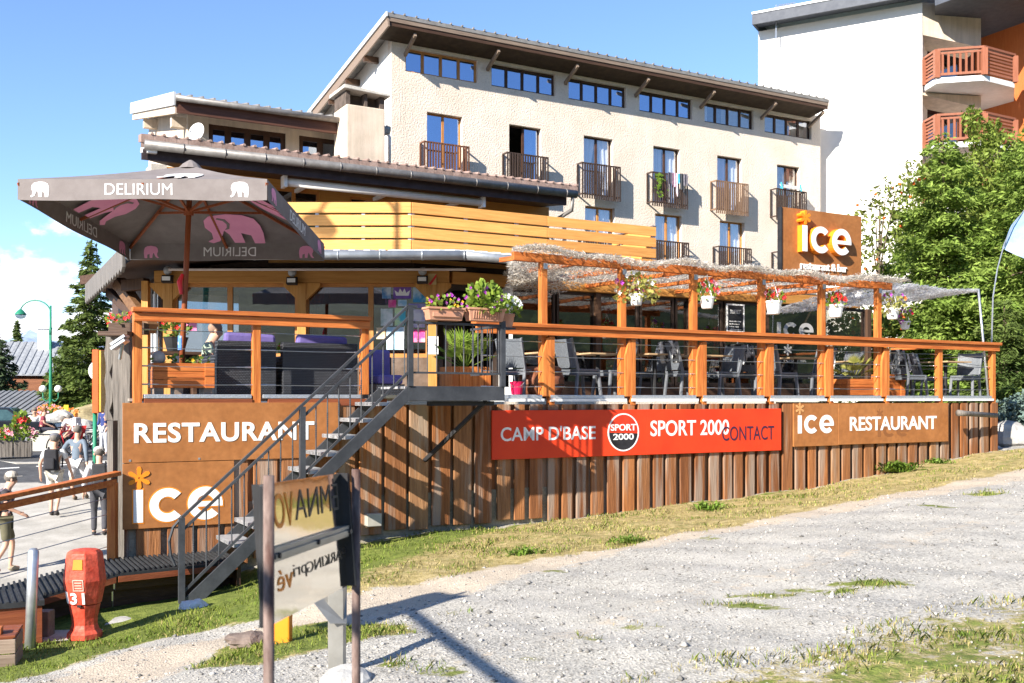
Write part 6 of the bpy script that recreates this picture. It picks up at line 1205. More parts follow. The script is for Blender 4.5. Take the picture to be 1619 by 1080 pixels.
def person(label, x, y, z, deg, h, pose, shirt, trousers, shoes, sleeve='short', legs='short', hair=None, cap=None, pack=None, group=None, shirt_len=.93):
    """heading deg: 0 looks along +y of the world; pose gives joints in a 1.75 m body, x right, y ahead, z up"""
    t = thing('person', label, 'person', (x, y, z), R(deg), group); fr = Frame(x, y, deg, z); k = h/1.75
    J = dict(pel=(0, 0, .94), bel=(0, .0, 1.10), che=(0, .0, 1.30), nec=(0, .0, 1.48), hd0=(0, .025, 1.57), hd1=(0, .03, 1.665), shL=(-.18, 0, 1.42), shR=(.18, 0, 1.42), hiL=(-.09, 0, .90), hiR=(.09, 0, .90)); J.update(pose)
    P = {n: tuple(c*k for c in v) for n, v in J.items()}
    names = ['pel', 'bel', 'che', 'nec', 'hd0', 'hd1']; pts = [P[n] for n in names]; rad = [.115, .105, .12, .055, .074, .088]; ed = [(i, i+1) for i in range(5)]
    def chain(start, ps, rs):
        i = start
        for p, r in zip(ps, rs): pts.append(p); rad.append(r); ed.append((i, len(pts)-1)); i = len(pts)-1
        return i
    fwd = (P['hd1'][0]+pose.get('look', (0, .1, 0))[0]*k, P['hd1'][1]+pose.get('look', (0, .1, 0))[1]*k, P['hd0'][2]+.045*k); chain(4, [fwd], [.017])
    for s in 'LR':
        sg_ = -1 if s == 'L' else 1
        wr = chain(2, [P['sh'+s], P['el'+s], P['wr'+s]], [.058, .040, .028]); pd = Vector(P['wr'+s])-Vector(P['el'+s]); pd.normalize(); w0 = Vector(P['wr'+s]); pm = w0+pd*.07*k; pi_ = chain(wr, [tuple(pm)], [.032]); sd = Vector((0, 1, 0)) if abs(pd.y) < .8 else Vector((0, 0, 1))
        for i, (o_, l) in enumerate(((-.03, .07), (-.01, .085), (.01, .08), (.03, .06))): a = pm+sd*o_*k*.6+pd*.03*k; chain(pi_, [tuple(a+pd*l*.5*k+sd*o_*k*.3), tuple(a+pd*l*k*.9-Vector((sg_, 0, 0))*.018*k)], [.0095, .0085])
        chain(wr, [tuple(w0+pd*.05*k+sd*.035*k), tuple(w0+pd*.085*k+sd*.05*k)], [.011, .009])
        ft = chain(0, [P['hi'+s], P['kn'+s], P['an'+s], P['to'+s]], [.085, .055, .038, .034])
    skinned('body', pts, ed, [r*k for r in rad], m_skin, t, fr)
    # shirt
    pts = [P['bel'], P['che'], lerp3(P['che'], P['nec'], .72), lerp3(P['bel'], P['pel'], 1.05)]; rad = [.128, .138, .07, .132]; ed = [(0, 1), (1, 2), (0, 3)]
    for s in 'LR':
        i = chain(1, [P['sh'+s], lerp3(P['sh'+s], P['el'+s], .72)], [.072, .062])
        if sleeve == 'long': chain(i, [P['el'+s], lerp3(P['el'+s], P['wr'+s], .95)], [.054, .042])
    skinned('shirt', pts, ed, [r*k for r in rad], shirt, t, fr)
    pts = [P['pel']]; rad = [.130]; ed = []
    for s in 'LR':
        i = chain(0, [P['hi'+s], lerp3(P['hi'+s], P['kn'+s], .55), lerp3(P['hi'+s], P['kn'+s], .93)], [.103, .09, .086 if legs == 'short' else .068])
        if legs == 'long': chain(i, [P['kn'+s], P['an'+s]], [.066, .058])
    skinned('trousers', pts, ed, [r*k for r in rad], trousers, t, fr)
    for s in 'LR':
        a, b = Vector(P['an'+s]), Vector(P['to'+s]); d = (b-a); d.z = 0; hl_ = a-d.normalized()*.05*k; skinned('shoe', [tuple(a+Vector((0, 0, .03*k))), (a.x, a.y, a.z-.03*k), (hl_.x, hl_.y, a.z-.045*k), (b.x, b.y, b.z-.005*k)], [(0, 1), (1, 2), (1, 3)], [.05*k, .05*k, .042*k, .042*k], shoes, t, fr)
    hd = Vector(P['hd1']); lk = Vector(pose.get('look', (0, .1, 0))); lk.z = 0; lk.normalize(); sdv = Vector((lk.y, -lk.x, 0))
    for s in (-1, 1):
        q = MB(fr); q.ball(hd+lk*.083*k+sdv*s*.032*k+Vector((0, 0, -.02*k)), .011*k, 6, 5); q.build('eye', m_black, t)
        q = MB(fr); q.ball(hd+sdv*s*.092*k+Vector((0, 0, -.03*k)), (.016*k, .022*k, .032*k), 6, 5); q.build('ear', m_skin, t)
    if hair:
        q = MB(fr); q.ball(hd-lk*.016*k+Vector((0, 0, .026*k)), (.099*k, .105*k, .098*k), 12, 8); q.v = [v for v in q.v]; q.build('hair', hair, t, smooth=True)
    if cap:
        q = MB(fr); c = hd+Vector((0, 0, .03*k)); q.lathe([(.108*k, -.005*k), (.11*k, .02*k), (.10*k, .055*k), (.07*k, .085*k), (.015*k, .10*k)], c, 14); b = c+lk*.07*k
        q.hexa([tuple(b+sdv*.085*k), tuple(b+lk*.10*k+sdv*.06*k), tuple(b+lk*.10*k-sdv*.06*k), tuple(b-sdv*.085*k)], [tuple(b+sdv*.085*k+Vector((0, 0, .015*k))), tuple(b+lk*.10*k+sdv*.06*k+Vector((0, 0, .008*k))), tuple(b+lk*.10*k-sdv*.06*k+Vector((0, 0, .008*k))), tuple(b-sdv*.085*k+Vector((0, 0, .015*k)))]); q.build('cap', cap, t, smooth=False)
    if pack:
        q = MB(fr); c = Vector(P['che'])+Vector((0, -.19*k, -.05*k)); q.hexa([(c.x+a*.15*k, c.y+b*.09*k, c.z-.25*k) for a, b in ((-1, -1), (1, -1), (1, 1), (-1, 1))], [(c.x+a*.13*k, c.y+b*.07*k, c.z+.20*k) for a, b in ((-1, -1), (1, -1), (1, 1), (-1, 1))]); q.hexa([(c.x+a*.11*k, c.y-.09*k+b*.04*k-.03*k, c.z-.22*k) for a, b in ((-1, -1), (1, -1), (1, 1), (-1, 1))], [(c.x+a*.10*k, c.y-.09*k+b*.03*k, c.z+.02*k) for a, b in ((-1, -1), (1, -1), (1, 1), (-1, 1))]); bp = q.build('backpack', pack, t, bevel=.03)
        q = MB(fr)
        for s in (-1, 1): q.tube([(c.x+s*.10*k, c.y+.09*k, c.z+.16*k), (s*.12*k+P['che'][0], P['che'][1], P['nec'][2]+.0*k), (s*.13*k+P['che'][0], P['che'][1]+.15*k, c.z+.10*k), (s*.14*k+P['che'][0], P['che'][1]+.06*k, c.z-.2*k)], .018*k, 6)
        q.build('strap', pack, bp)
    return t
def walkpose(ph=1, arm=.16):
    return dict(knL=(-.10, .02+.10*ph, .50), anL=(-.10, .02*ph+.06, .09), toL=(-.11, .02*ph+.22, .05), knR=(.10, .12-.10*ph, .50), anR=(.10, -.20*ph, .13), toR=(.11, -.20*ph+.13, .05), elL=(-.27, -arm*ph*.5, 1.14), wrL=(-.29, -arm*ph*.2+.04, .90), elR=(.27, arm*ph*.5-.03, 1.14), wrR=(.29, arm*ph+.05, .90))
clo = lambda n, c: mat(n, c, tuple(v*.78 for v in c), rough=.9, scale=7, bump=.25, bscale=9, bdist=.006)
gP = 'walkers on the street'
def stand(px, Y): return T(px, Y), Y, st_z(Y)+.03
x, y, z = stand(86, 22.4); person('man with grey cap and black backpack in a white shirt walking away', x, y, z, 5, 1.78, walkpose(1), clo('white tee shirt', (.72, .72, .70)), clo('cream shorts', (.66, .62, .54)), clo('dark walking boots', (.08, .07, .065)), cap=clo('grey cap', (.16, .16, .18)), pack=clo('black backpack', (.03, .03, .035)), group=gP, hair=m_hair_g)
x, y, z = stand(122, 24.4); person('man in blue grey long sleeved top and pale shorts walking away', x, y, z, -3, 1.76, dict(walkpose(-1), elL=(-.33, -.08, 1.16), wrL=(-.26, .12, 1.02)), clo('blue grey top', (.15, .19, .24)), clo('pale grey shorts', (.60, .60, .62)), clo('brown shoes', (.18, .14, .10)), sleeve='long', hair=m_hair_g, group=gP)
x, y, z = stand(157, 20.3); person('walker in pale jacket with dark backpack half hidden by the terrace post', x, y, z, 20, 1.74, walkpose(1), clo('pale jacket', (.60, .60, .62)), clo('charcoal trousers', (.07, .07, .08)), clo('black shoes', (.04, .04, .04)), sleeve='long', legs='long', cap=clo('pale hat', (.55, .54, .52)), pack=clo('dark grey backpack', (.05, .05, .055)), group=gP, hair=m_hair_g)
x, y, z = stand(8, 17.3); person('older man with beige cap, dark vest and khaki shorts at the left edge', x, y, z, -62, 1.70, dict(walkpose(1), hd0=(0, .07, 1.55), hd1=(0, .10, 1.64), nec=(0, .05, 1.47), elR=(.26, .02, 1.16), wrR=(.24, .22, 1.05)), clo('dark vest', (.05, .045, .05)), clo('khaki shorts', (.13, .12, .075)), clo('beige boots', (.34, .29, .21)), cap=clo('beige cap', (.58, .53, .45)), hair=m_hair_g, pack=clo('mauve grey backpack', (.16, .13, .16)), group=gP)
sitp = dict(pel=(0, 0, .52), bel=(0, .03, .68), che=(0, .05, .88), nec=(0, .06, 1.05), hd0=(0, .09, 1.14), hd1=(0, .10, 1.235), shL=(-.18, .05, 1.0), shR=(.18, .05, 1.0), hiL=(-.09, .02, .50), hiR=(.09, .02, .50), knL=(-.12, .45, .52), knR=(.12, .45, .52), anL=(-.12, .44, .10), anR=(.12, .42, .10), toL=(-.12, .58, .05), toR=(.12, .56, .05), elL=(-.26, .10, .76), wrL=(-.20, .33, .64), elR=(.26, .10, .76), wrR=(.20, .33, .64))
person('seated child with auburn hair in a red patterned top by the lamp post', T(66, 36), 36, -1.55, -70, 1.60, sitp, clo('red patterned top', (.25, .05, .07)), clo('dark trousers', (.05, .05, .07)), clo('plain shoes', (.06, .05, .05)), legs='long', hair=m_hair_r, group=gP)
person('person in white seated left of the child in red', T(55, 36.6), 36.6, -1.55, 200, 1.6, sitp, clo('white top', (.68, .68, .68)), clo('white trousers', (.55, .55, .55)), clo('grey shoes', (.2, .2, .2)), sleeve='long', legs='long', hair=m_hair_g, group=gP)
q = MB(Frame(T(61, 36.2), 36.2, 0, -1.86)); q.box(-.8, .7, -.2, .25, 0, .62); q.box(-.95, .85, -.28, .32, .62, .74); tag(q.build('stone_bench', m_concrete), 'rough stone bench under the two seated people', 'bench')
stp = dict(knL=(-.10, .02, .50), anL=(-.11, 0, .09), toL=(-.13, .14, .05), knR=(.10, .04, .50), anR=(.12, .0, .09), toR=(.15, .14, .05), elL=(-.27, -.02, 1.14), wrL=(-.27, .10, .92), elR=(.27, -.02, 1.14), wrR=(.27, .10, .92))
person('person in dark blue top and pale trousers standing right of the bicycles', T(165, 33), 33, -1.85, 150, 1.72, stp, clo('dark blue top', (.04, .06, .20)), clo('pale trousers', (.58, .60, .66)), clo('light shoes', (.5, .5, .5)), sleeve='long', legs='long', hair=m_hair_g, group=gP)
bend = dict(pel=(0, 0, .90), bel=(0, .12, 1.02), che=(0, .30, 1.10), nec=(0, .46, 1.16), hd0=(0, .55, 1.16), hd1=(0, .63, 1.17), shL=(-.18, .40, 1.12), shR=(.18, .40, 1.12), hiL=(-.09, 0, .87), hiR=(.09, 0, .87), knL=(-.1, .06, .48), anL=(-.1, -.04, .09), toL=(-.1, .1, .05), knR=(.1, .1, .48), anR=(.1, .02, .09), toR=(.1, .16, .05), elL=(-.22, .50, .88), wrL=(-.16, .62, .72), elR=(.22, .50, .88), wrR=(.16, .62, .72))
person('cyclist in white jersey and red shorts bending over the red bicycle', T(126, 32.6), 32.6, -1.85, 75, 1.75, bend, clo('white jersey', (.66, .66, .68)), clo('red shorts', (.50, .03, .03)), clo('black cycling shoes', (.03, .03, .03)), hair=m_hair_g, group=gP, pack=clo('white and grey backpack', (.50, .50, .52)))
person('dark clad person crouched behind the red bicycle', T(112, 34.2), 34.2, -1.85, 160, 1.7, dict(sitp), clo('dark red top', (.12, .03, .04)), clo('black trousers', (.03, .03, .035)), clo('black trainers', (.04, .04, .04)), sleeve='long', legs='long', hair=m_hair_g, group=gP)
# ================================================================ parasol
m_can = mat('grey brown parasol canvas', (.165, .143, .138), (.20, .176, .17), rough=.85, scale=5, fine=.06, bscale=200)
m_elp = mat('pink print', (.72, .30, .46), (.66, .26, .42), rough=.8); m_prt = mat('white print', (.75, .74, .74), rough=.8)
m_umw = wood('red brown parasol wood', (.20, .05, .018), (.30, .085, .03), 'z')
ELE = [(.30, .95), (.50, 1.0), (.75, .97), (.92, .85), (.98, .62), (.985, .35), (.95, .0), (.78, .0), (.77, .28), (.62, .36), (.62, .02), (.45, .02), (.42, .30), (.36, .45), (.30, .28), (.22, .08), (.09, .0), (.02, .06), (.12, .15), (.14, .36), (.07, .55), (.10, .78), (.20, .92)]
EAR = [(.33, .88), (.45, .84), (.50, .68), (.46, .52), (.38, .48), (.43, .56), (.45, .68), (.41, .79), (.31, .84)]
um = thing('parasol', 'big square grey brown parasol printed with pink elephants and white lettering', 'parasol', (-4.25, 13.1, 0), 0)
UA, UB, UC, UD = Vector((-5.60, 11.60, 2.485)), Vector((-2.775, 11.60, 2.485)), Vector((-2.68, 14.6, 2.206)), Vector((-5.447, 14.6, 2.206)); AP = Vector((-4.11, 13.1, 2.977)); cr4 = [UA, UB, UC, UD]
q = MB()
for k in range(4):
    a, b = cr4[k], cr4[(k+1) % 4]
    q.grid(12, 10, lambda u, v: AP.lerp(a.lerp(b, u), v)+Vector((0, 0, -.07*math.sin(math.pi*v)*(.35+.65*math.sin(math.pi*u)))))
cpy = q.build('canopy', m_can, um, smooth=False)
q = MB(); q.lathe([(.16, -.05), (.10, .015), (.05, .05), (.02, .07)], AP, 12); q.build('vent_cap', m_can, cpy)
vh = .235; vals = []
for k in range(4):
    a, b = cr4[k], cr4[(k+1) % 4]; e = (b-a).normalized(); nrm = Vector((e.y, -e.x, 0)).normalized()
    q = MB(); fnv = lambda u, v, d: a.lerp(b, u)+Vector((0, 0, -vh*v*(1+.05*math.sin(u*9+k))))+nrm*(.012*math.sin(u*7+k)*v+d)
    q.grid(20, 3, lambda u, v: fnv(u, v, 0)); va = q.build('valance', m_can, um, smooth=False); L = (b-a).length
    f2 = lambda s_, z, d: a.lerp(b, s_/L)+Vector((0, 0, -vh+z))+nrm*(.012*math.sin(s_/L*7+k)*(1-z/vh)+d)
    dv = (.004, .0015) if k in (0, 1) else (-.0015, -.004)
    q = MB(); lettering(q, 'DELIRIUM', lambda u, v, d: f2(L*(.35+.27*u), .055+.13*v, d), dv[0], dv[1], bold=.0); q.build('lettering', m_prt, va)
    for s0 in (.05, .85): q = MB(); q.prism([(L*s0+p[0]*.22, .03+p[1]*.175) for p in ELE], f2, dv[0], dv[1]); q.build('elephant_print', m_prt if k == 0 else m_elp, va)
def under(k, cu, cv, size, flip, m, up=.0):
    a, b = cr4[k], cr4[(k+1) % 4]; o = AP.lerp(a.lerp(b, cu), cv); ex = (b-a).normalized(); ey = (AP-a.lerp(b, .5)).normalized(); n_ = ex.cross(ey).normalized(); n_ = n_ if n_.z < 0 else -n_
    q = MB(); pts = [((p[0]-.5)*size*flip, (p[1]-.5)*size*.78) for p in ELE]; q.prism(pts, lambda x_, y_, d: o+ex*x_+ey*y_+n_*d+Vector((0, 0, -.07*math.sin(math.pi*cv)-.02)), .0, .004); q.build('elephant_print', m, cpy, recalc=True)
    q = MB(); pts = [((p[0]-.5)*size*flip, (p[1]-.5)*size*.78) for p in EAR]; q.prism(pts, lambda x_, y_, d: o+ex*x_+ey*y_+n_*d+Vector((0, 0, -.07*math.sin(math.pi*cv)-.026)), .0, .004); q.build('elephant_ear_print', m_can, cpy, recalc=True)
under(2, .40, .72, .85, -1, m_elp); under(3, .5, .72, .85, 1, m_elp); under(1, .5, .72, .8, 1, m_elp)
# print on the upper side of the near slope
a, b = UA, UB; q = MB(); o = AP.lerp(a.lerp(b, .62), .5); ex = (b-a).normalized(); ey = (AP-a.lerp(b, .5)).normalized(); q.prism([((p[0]-.5)*.5, (p[1]-.5)*.4) for p in ELE], lambda x_, y_, d: o+ex*x_+ey*y_+Vector((0, 0, d-.045)), .0, .006); q.build('elephant_print', m_prt, cpy, recalc=True)
PB = Vector((-4.25, 13.12, 0)); hub = PB.lerp(AP, .80)
q = MB(); q.tube([PB, PB.lerp(AP, .5), AP-Vector((0, 0, .05))], .036, 10); q.build('pole', m_umw, um, smooth=True)
q = MB(); q.tube([hub-Vector((0, 0, .04)), hub+Vector((0, 0, .05))], .065, 10); q.build('hub', m_umw, um)
for k in range(8):
    e = cr4[k//2] if k % 2 == 0 else cr4[k//2].lerp(cr4[(k//2+1) % 4], .5)
    tip = e+Vector((0, 0, -.03)); top = AP+Vector((0, 0, -.08)); q = MB(); q.bar(top, tip+Vector((0, 0, -.03)), .03, .035); rb = q.build('rib', m_umw, um)
    mid = top.lerp(tip, .5)+Vector((0, 0, -.03)); q = MB(); q.bar(hub, mid, .026, .03); q.build('strut', m_umw, rb)
q = MB(); q.tube([PB+Vector((.01, -.01, .62)), PB+Vector((.012, -.01, .80))], .039, 10); q.build('tape', mat('blue and white tape', (.10, .25, .60), (.70, .72, .75), scale=9, rough=.5, lo=.48, hi=.52), um)
q = MB(); q.tube([PB.lerp(AP, .5)+Vector((-.03, -.03, .1)), PB.lerp(AP, .5)+Vector((-.06, -.05, 0)), PB.lerp(AP, .5)+Vector((-.04, -.05, -.16))], [.02, .035, .02], 6); q.build('cord', m_redp, um)

# ================================================================ terrace furniture
def rattan():
    m = bpy.data.materials.new('dark woven rattan'); m.use_nodes = True; t = m.node_tree; p = t.nodes['Principled BSDF']; p.inputs['Roughness'].default_value = .5
    tc = N(t, 'ShaderNodeTexCoord'); mp = N(t, 'ShaderNodeMapping'); mp.inputs['Rotation'].default_value = (R(90), 0, 0); t.links.new(tc.outputs['Object'], mp.inputs[0])
    b = N(t, 'ShaderNodeTexBrick'); b.inputs['Scale'].default_value = 1; b.inputs['Brick Width'].default_value = .036; b.inputs['Row Height'].default_value = .021; b.inputs['Mortar Size'].default_value = .004; b.inputs['Color1'].default_value = (.075, .08, .092, 1); b.inputs['Color2'].default_value = (.045, .048, .056, 1); b.inputs['Mortar'].default_value = (.006, .006, .008, 1)
    t.links.new(mp.outputs[0], b.inputs[0]); t.links.new(b.outputs['Color'], p.inputs['Base Color']); u = N(t, 'ShaderNodeBump'); u.inputs['Strength'].default_value = .8; u.inputs['Distance'].default_value = .01; u.invert = True; t.links.new(b.outputs['Fac'], u.inputs['Height']); t.links.new(u.outputs[0], p.inputs['Normal']); return m
m_rattan = rattan()
m_cush = mat('violet cushion', (.13, .10, .30), (.17, .135, .36), rough=.9, scale=8, bump=.2)
def sofa(px0, px1, d, label, cpx):
    t0, t1 = DK.t(px0, d), DK.t(px1, d); t = thing('rattan_sofa', label, 'sofa', DK.w((t0+t1)/2, d, 0), DK.a, 'rattan sofas behind the railing'); fr = DK
    q = MB(fr); q.box(t0, t1, d, d+.12, .05, .74); q.box(t0, t0+.12, d+.121, d+.85, .05, .56); q.box(t1-.12, t1, d+.121, d+.85, .05, .56); q.build('back', m_rattan, t, bevel=.012)
    q = MB(fr); q.box(t0+.121, t1-.121, d+.122, d+.84, .1, .3); q.build('base', m_rattan, t); q = MB(fr); q.box(t0+.13, t1-.13, d+.25, d+.86, .301, .43); q.build('seat_cushion', m_cush, t, bevel=.03)
    for a, b in cpx: q = MB(fr); a, b = DK.t(a, d+.2), DK.t(b, d+.2); q.hexa([(a, d+.13, .44), (b, d+.13, .44), (b, d+.32, .44), (a, d+.32, .44)], [(a+.02, d+.125, .86), (b-.02, d+.125, .84), (b-.02, d+.25, .84), (a+.02, d+.25, .86)]); q.build('back_cushion', m_cush, t, bevel=.04)
    for a in (t0+.05, t1-.05):
        for b in (d+.05, d+.8): q = MB(fr); q.box(a-.03, a+.03, b-.03, b+.03, 0, .049); q.build('foot', m_galv, t)
    return t
sofa(343, 437, .32, 'dark rattan sofa with violet cushions beside the orange planter', [(352, 436)]); sofa(447, 566, .32, 'dark rattan sofa with violet cushions nearest the stairs', [(466, 549)])
ac = thing('armchair', 'violet cushioned armchair beside the stair head', 'armchair', DK.w(DK.t(588, 1.1), 1.1, 0), DK.a); a, b = DK.t(572, 1.1), DK.t(610, 1.1)
q = MB(DK); q.box(a-.05, b+.05, 1.0, 1.09, .06, .60); q.build('frame', m_rattan, ac, bevel=.01); q = MB(DK); q.box(a, b, .9, .998, .30, .70); q.build('back_cushion', m_cush, ac, bevel=.04); q = MB(DK); q.box(a, b, .45, .9, .2, .33); q.build('seat_cushion', m_cush, ac, bevel=.03); q = MB(DK); q.box(a-.02, b+.02, .45, .95, .0, .199); q.build('base', m_rattan, ac)
# seated man
hp = dict(sitp); hp.update(pel=(0, 0, .46), bel=(0, -.02, .60), che=(0, -.02, .80), nec=(0, .03, .96), hd0=(0, .08, 1.05), hd1=(0, .10, 1.14), shL=(-.18, -.01, .92), shR=(.18, -.01, .92), hiL=(-.09, .02, .44), hiR=(.09, .02, .44), elL=(-.25, .08, .68), wrL=(-.2, .33, .60), elR=(.25, .08, .68), wrR=(.2, .33, .60))
hp = {k_: ((v_[0], v_[1], v_[2]-.12) if v_[2] > .42 else v_) for k_, v_ in hp.items()}
p = DK.w(DK.t(331, 2.6), 2.6, 0); person('man with close cropped hair in a pale green shirt seated by the rattan sofa', p.x, p.y, 0, -80, 1.75, hp, clo('pale green shirt', (.50, .60, .46)), clo('blue jeans', (.06, .08, .16)), clo('dark shoes', (.05, .05, .05)), legs='long', hair=mat('cropped hair', (.22, .14, .10), (.34, .22, .16), rough=.8, scale=20))
c = thing('rattan_armchair', 'low rattan armchair under the seated man', 'armchair', DK.w(DK.t(334, 2.6), 2.6, 0), DK.a); a = DK.t(334, 2.6); q = MB(DK); q.box(a-.5, a-.38, 2.27, 2.93, .05, .62); q.box(a-.379, a+.32, 2.27, 2.36, .05, .5); q.box(a-.379, a+.32, 2.84, 2.93, .05, .5); q.build('frame', m_rattan, c, bevel=.01); q = MB(DK); q.box(a-.37, a+.3, 2.37, 2.83, .05, .36); q.build('seat', m_rattan, c)
# timber planter on feet
def planter(px0, px1, d0, d1, z0, z1, label, upright=False, feet=True, name='timber_planter'):
    t0, t1 = DK.t(px0, d0), DK.t(px1, d0); t = thing(name, label, 'planter', DK.w(t0, d0, 0), DK.a, 'orange timber planters'); m = m_rail_z if upright else m_rail_x
    q = MB(DK)
    if upright:
        n = max(3, int((t1-t0)/.1)); w_ = (t1-t0)/n
        for i in range(n): q.box(t0+i*w_+.003, t0+(i+1)*w_-.003, d0-(.012 if i % 2 else 0), d0+.02, z0, z1)
        q.box(t0, t0+.02, d0+.021, d1, z0, z1); q.box(t1-.02, t1, d0+.021, d1, z0, z1); q.box(t0+.021, t1-.021, d1-.02, d1, z0, z1)
    else:
        for i in range(3): a, b = z0+(z1-z0)*i/3, z0+(z1-z0)*(i+1)/3-.006; q.box(t0, t1, d0, d0+.025, a, b); q.box(t0, t0+.025, d0+.026, d1, a, b); q.box(t1-.025, t1, d0+.026, d1, a, b); q.box(t0+.026, t1-.026, d1-.025, d1, a, b)
        q.box(t1-.12, t1+.0, d0-.02, d0-.001, z0, z1)
    q.build('box', m, t, bevel=.004); q = MB(DK); q.box(t0+.03, t1-.03, d0+.03, d1-.03, z1-.08, z1-.05); q.build('soil', m_dark_x, t)
    if feet:
        for f in (.1, .42, .9): a = t0+(t1-t0)*f; q = MB(DK); q.box(a-.05, a+.05, d0+.02, d1-.02, 0, z0-.001); q.build('foot', m_fascia, t)
    return t, (t0+t1)/2, (d0+d1)/2
t, tc_, dc = planter(242, 339, .10, .42, .13, .44, 'wide orange timber planter on feet at the left end of the terrace')
fr = Frame(*DK.w(tc_, dc, 0).xy, PHI, .44); bouquet(t, fr, (0, 0, .03), (.36, .13, .06), 70, .06, m_leafy, (m_yel,), (2,), .025, seed=21)
o = MB(DK); a = DK.hit(250, 572, .3); o.ball((a[0], .26, .50), .085, 12, 8); tag(o.build('ball', m_rock, None, smooth=True), 'round grey ball lying on the left planter', 'ball')
def palm(par, fr, c, n, L, m, seed):
    r = random.Random(seed); q = MB(fr)
    for _ in range(n):
        a = r.uniform(0, 6.28); el = r.uniform(.35, 1.4); st = Vector((math.cos(a)*math.cos(el), math.sin(a)*math.cos(el), math.sin(el))); b0 = Vector(c); b1 = b0+st*L*r.uniform(.45, .75); q.tube([b0, b1], .006, 4); sd = st.cross(Vector((0, 0, 1))).normalized(); upv = sd.cross(st)
        for k in range(13):
            g = (k-6)/6*1.25; d = (st*math.cos(g)+sd*math.sin(g)).normalized(); l = L*.42*(1-.25*abs(g)); d2 = (d+Vector((0, 0, -.25))).normalized(); w_ = (sd*math.cos(g)-st*math.sin(g)).normalized()*.014
            q.add([b1, b1+d*l*.5-w_, b1+d*l*.55+d2*l*.45, b1+d*l*.5+w_], [(0, 1, 2, 3)])
    q.build('fronds', m, par)
t, tc_, dc = planter(716, 776, .35, .80, .10, .46, 'slatted orange planter holding a fan palm at the stair head', upright=True); fr = Frame(*DK.w(tc_, dc, 0).xy, PHI, .42); palm(t, fr, (0, 0, 0), 26, .62, m_plant, 3)
t, tc_, dc = planter(1340, 1388, .3, .75, .06, .36, 'small orange planter with yellow green palm below the last two hanging pots'); fr = Frame(*DK.w(tc_, dc, 0).xy, PHI, .33); palm(t, fr, (0, 0, 0), 16, .5, m_plant_y, 4)
t, tc_, dc = planter(1407, 1430, 1.0, 1.5, .02, .48, 'tall narrow orange planter among the chairs at the terrace end', feet=False); fr = Frame(*DK.w(tc_, dc, 0).xy, PHI, .46); bouquet(t, fr, (0, 0, .2), (.22, .2, .24), 90, .16, m_plant_y, (), (), .03, seed=22, spiky=True)
t = thing('flower_pot', 'black pot of red flowers behind the parasol pole', 'flower pot', DK.w(DK.t(278, 2.2), 2.2, .35), DK.a); fr = Frame(*DK.w(DK.t(278, 2.2), 2.2, 0).xy, PHI, .35); q = MB(fr); q.lathe([(.12, .32), (.17, .5), (.18, .52)], (0, 0, 0), 12); q.build('pot', m_black, t); bouquet(t, fr, (0, 0, .64), (.19, .18, .18), 120, .07, m_leafy, (m_redp,), (7,), .04, seed=23)
q = MB(fr); q.box(-.3, .3, -.25, .25, .27, .31); q.box(-.25, -.2, -.2, .2, -.35, .269); q.box(.2, .25, -.2, .2, -.35, .269); tag(q.build('side_table', m_dark_x), 'small dark table under the black pot of red flowers', 'table')
# chairs and tables
m_chair = mat('charcoal woven chair', (.085, .095, .11), (.15, .165, .185), rough=.45, scale=60, bump=.7, bscale=70, bdist=.008); m_leg = mat('grey plastic chair legs', (.12, .13, .145), (.17, .18, .20), rough=.4)
def make_chair():
    t = thing('woven_chair', 'chair', 'chair', (0, 0, 0), 0, 'grey woven chairs on the terrace'); q = MB(); q.box(-.22, .23, -.22, .22, .42, .455); q.box(-.21, .22, -.21, .21, .36, .419); q.build('seat', m_chair, t, bevel=.012)
    q = MB(); q.grid(5, 8, lambda u, v: (-.215-.11*v-.02*math.sin(u*math.pi)-.0, -.215+.43*u, .47+.44*v)); q.grid(5, 8, lambda u, v: (-.24-.11*v-.02*math.sin(u*math.pi), .215-.43*u, .47+.44*v)); q.build('backrest', m_chair, t)
    for sx, sy in ((1, 1), (1, -1), (-1, 1), (-1, -1)):
        q = MB(); q.bar((sx*.20, sy*.20, .43), (sx*.25, sy*.215, 0), .035, .05); 
        if sx < 0: q.bar((-.20, sy*.212, .43), (-.345, sy*.222, .92), .03, .05)
        q.build('leg', m_leg, t, bevel=.005)
    return t
ch0 = make_chair(); first = [True]
def put_chair(px, d, face, label, throw=False):
    p = DK.w(DK.t(px, d), d, 0); a = DK.a+R(face)
    if first[0]: ch0.location = p; ch0.rotation_euler = (0, 0, a); ch0['label'] = label; first[0] = False
    else: dup(ch0, p, a, label)
    if throw:
        fr = Frame(p.x, p.y, math.degrees(a)); q = MB(fr); q.grid(8, 10, lambda u, v: (-.375+.10*v if v < .5 else -.31+.04*(v-.5), -.24+.48*u, .93-.50*abs(v-.0) if v < .5 else .93-.50*(1-v)) if False else (-.372+.085*v+.012*math.sin(u*17), -.235+.47*u+.01*math.sin(v*9), .945-.36*v)); q.grid(8, 3, lambda u, v: (-.372+.09*v, -.235+.47*u, .945)); o = q.build('throw', m_throw, None, smooth=True); tag(o, throw, 'throw', 'fur throws on the chairs')
m_throw = mat('black and white fur throw', (.03, .03, .032), (.62, .62, .62), rough=1, scale=7, lo=.47, hi=.56, bump=.8, bscale=60)
put_chair(822, 1.0, 30, 'pale backed woven chair left of the first pergola post')
put_chair(917, .55, 5, 'woven chair facing right in the bay before the first hanging pot')
put_chair(968, .9, 185, 'woven chair facing left behind the second pergola post'); put_chair(1022, 1.35, 170, 'woven chair under the flowery first hanging pot at the low table')
put_chair(1082, .6, 0, 'woven chair facing right behind the third post with a fur throw on its back', 'black and white fur throw on the chair behind the third post')
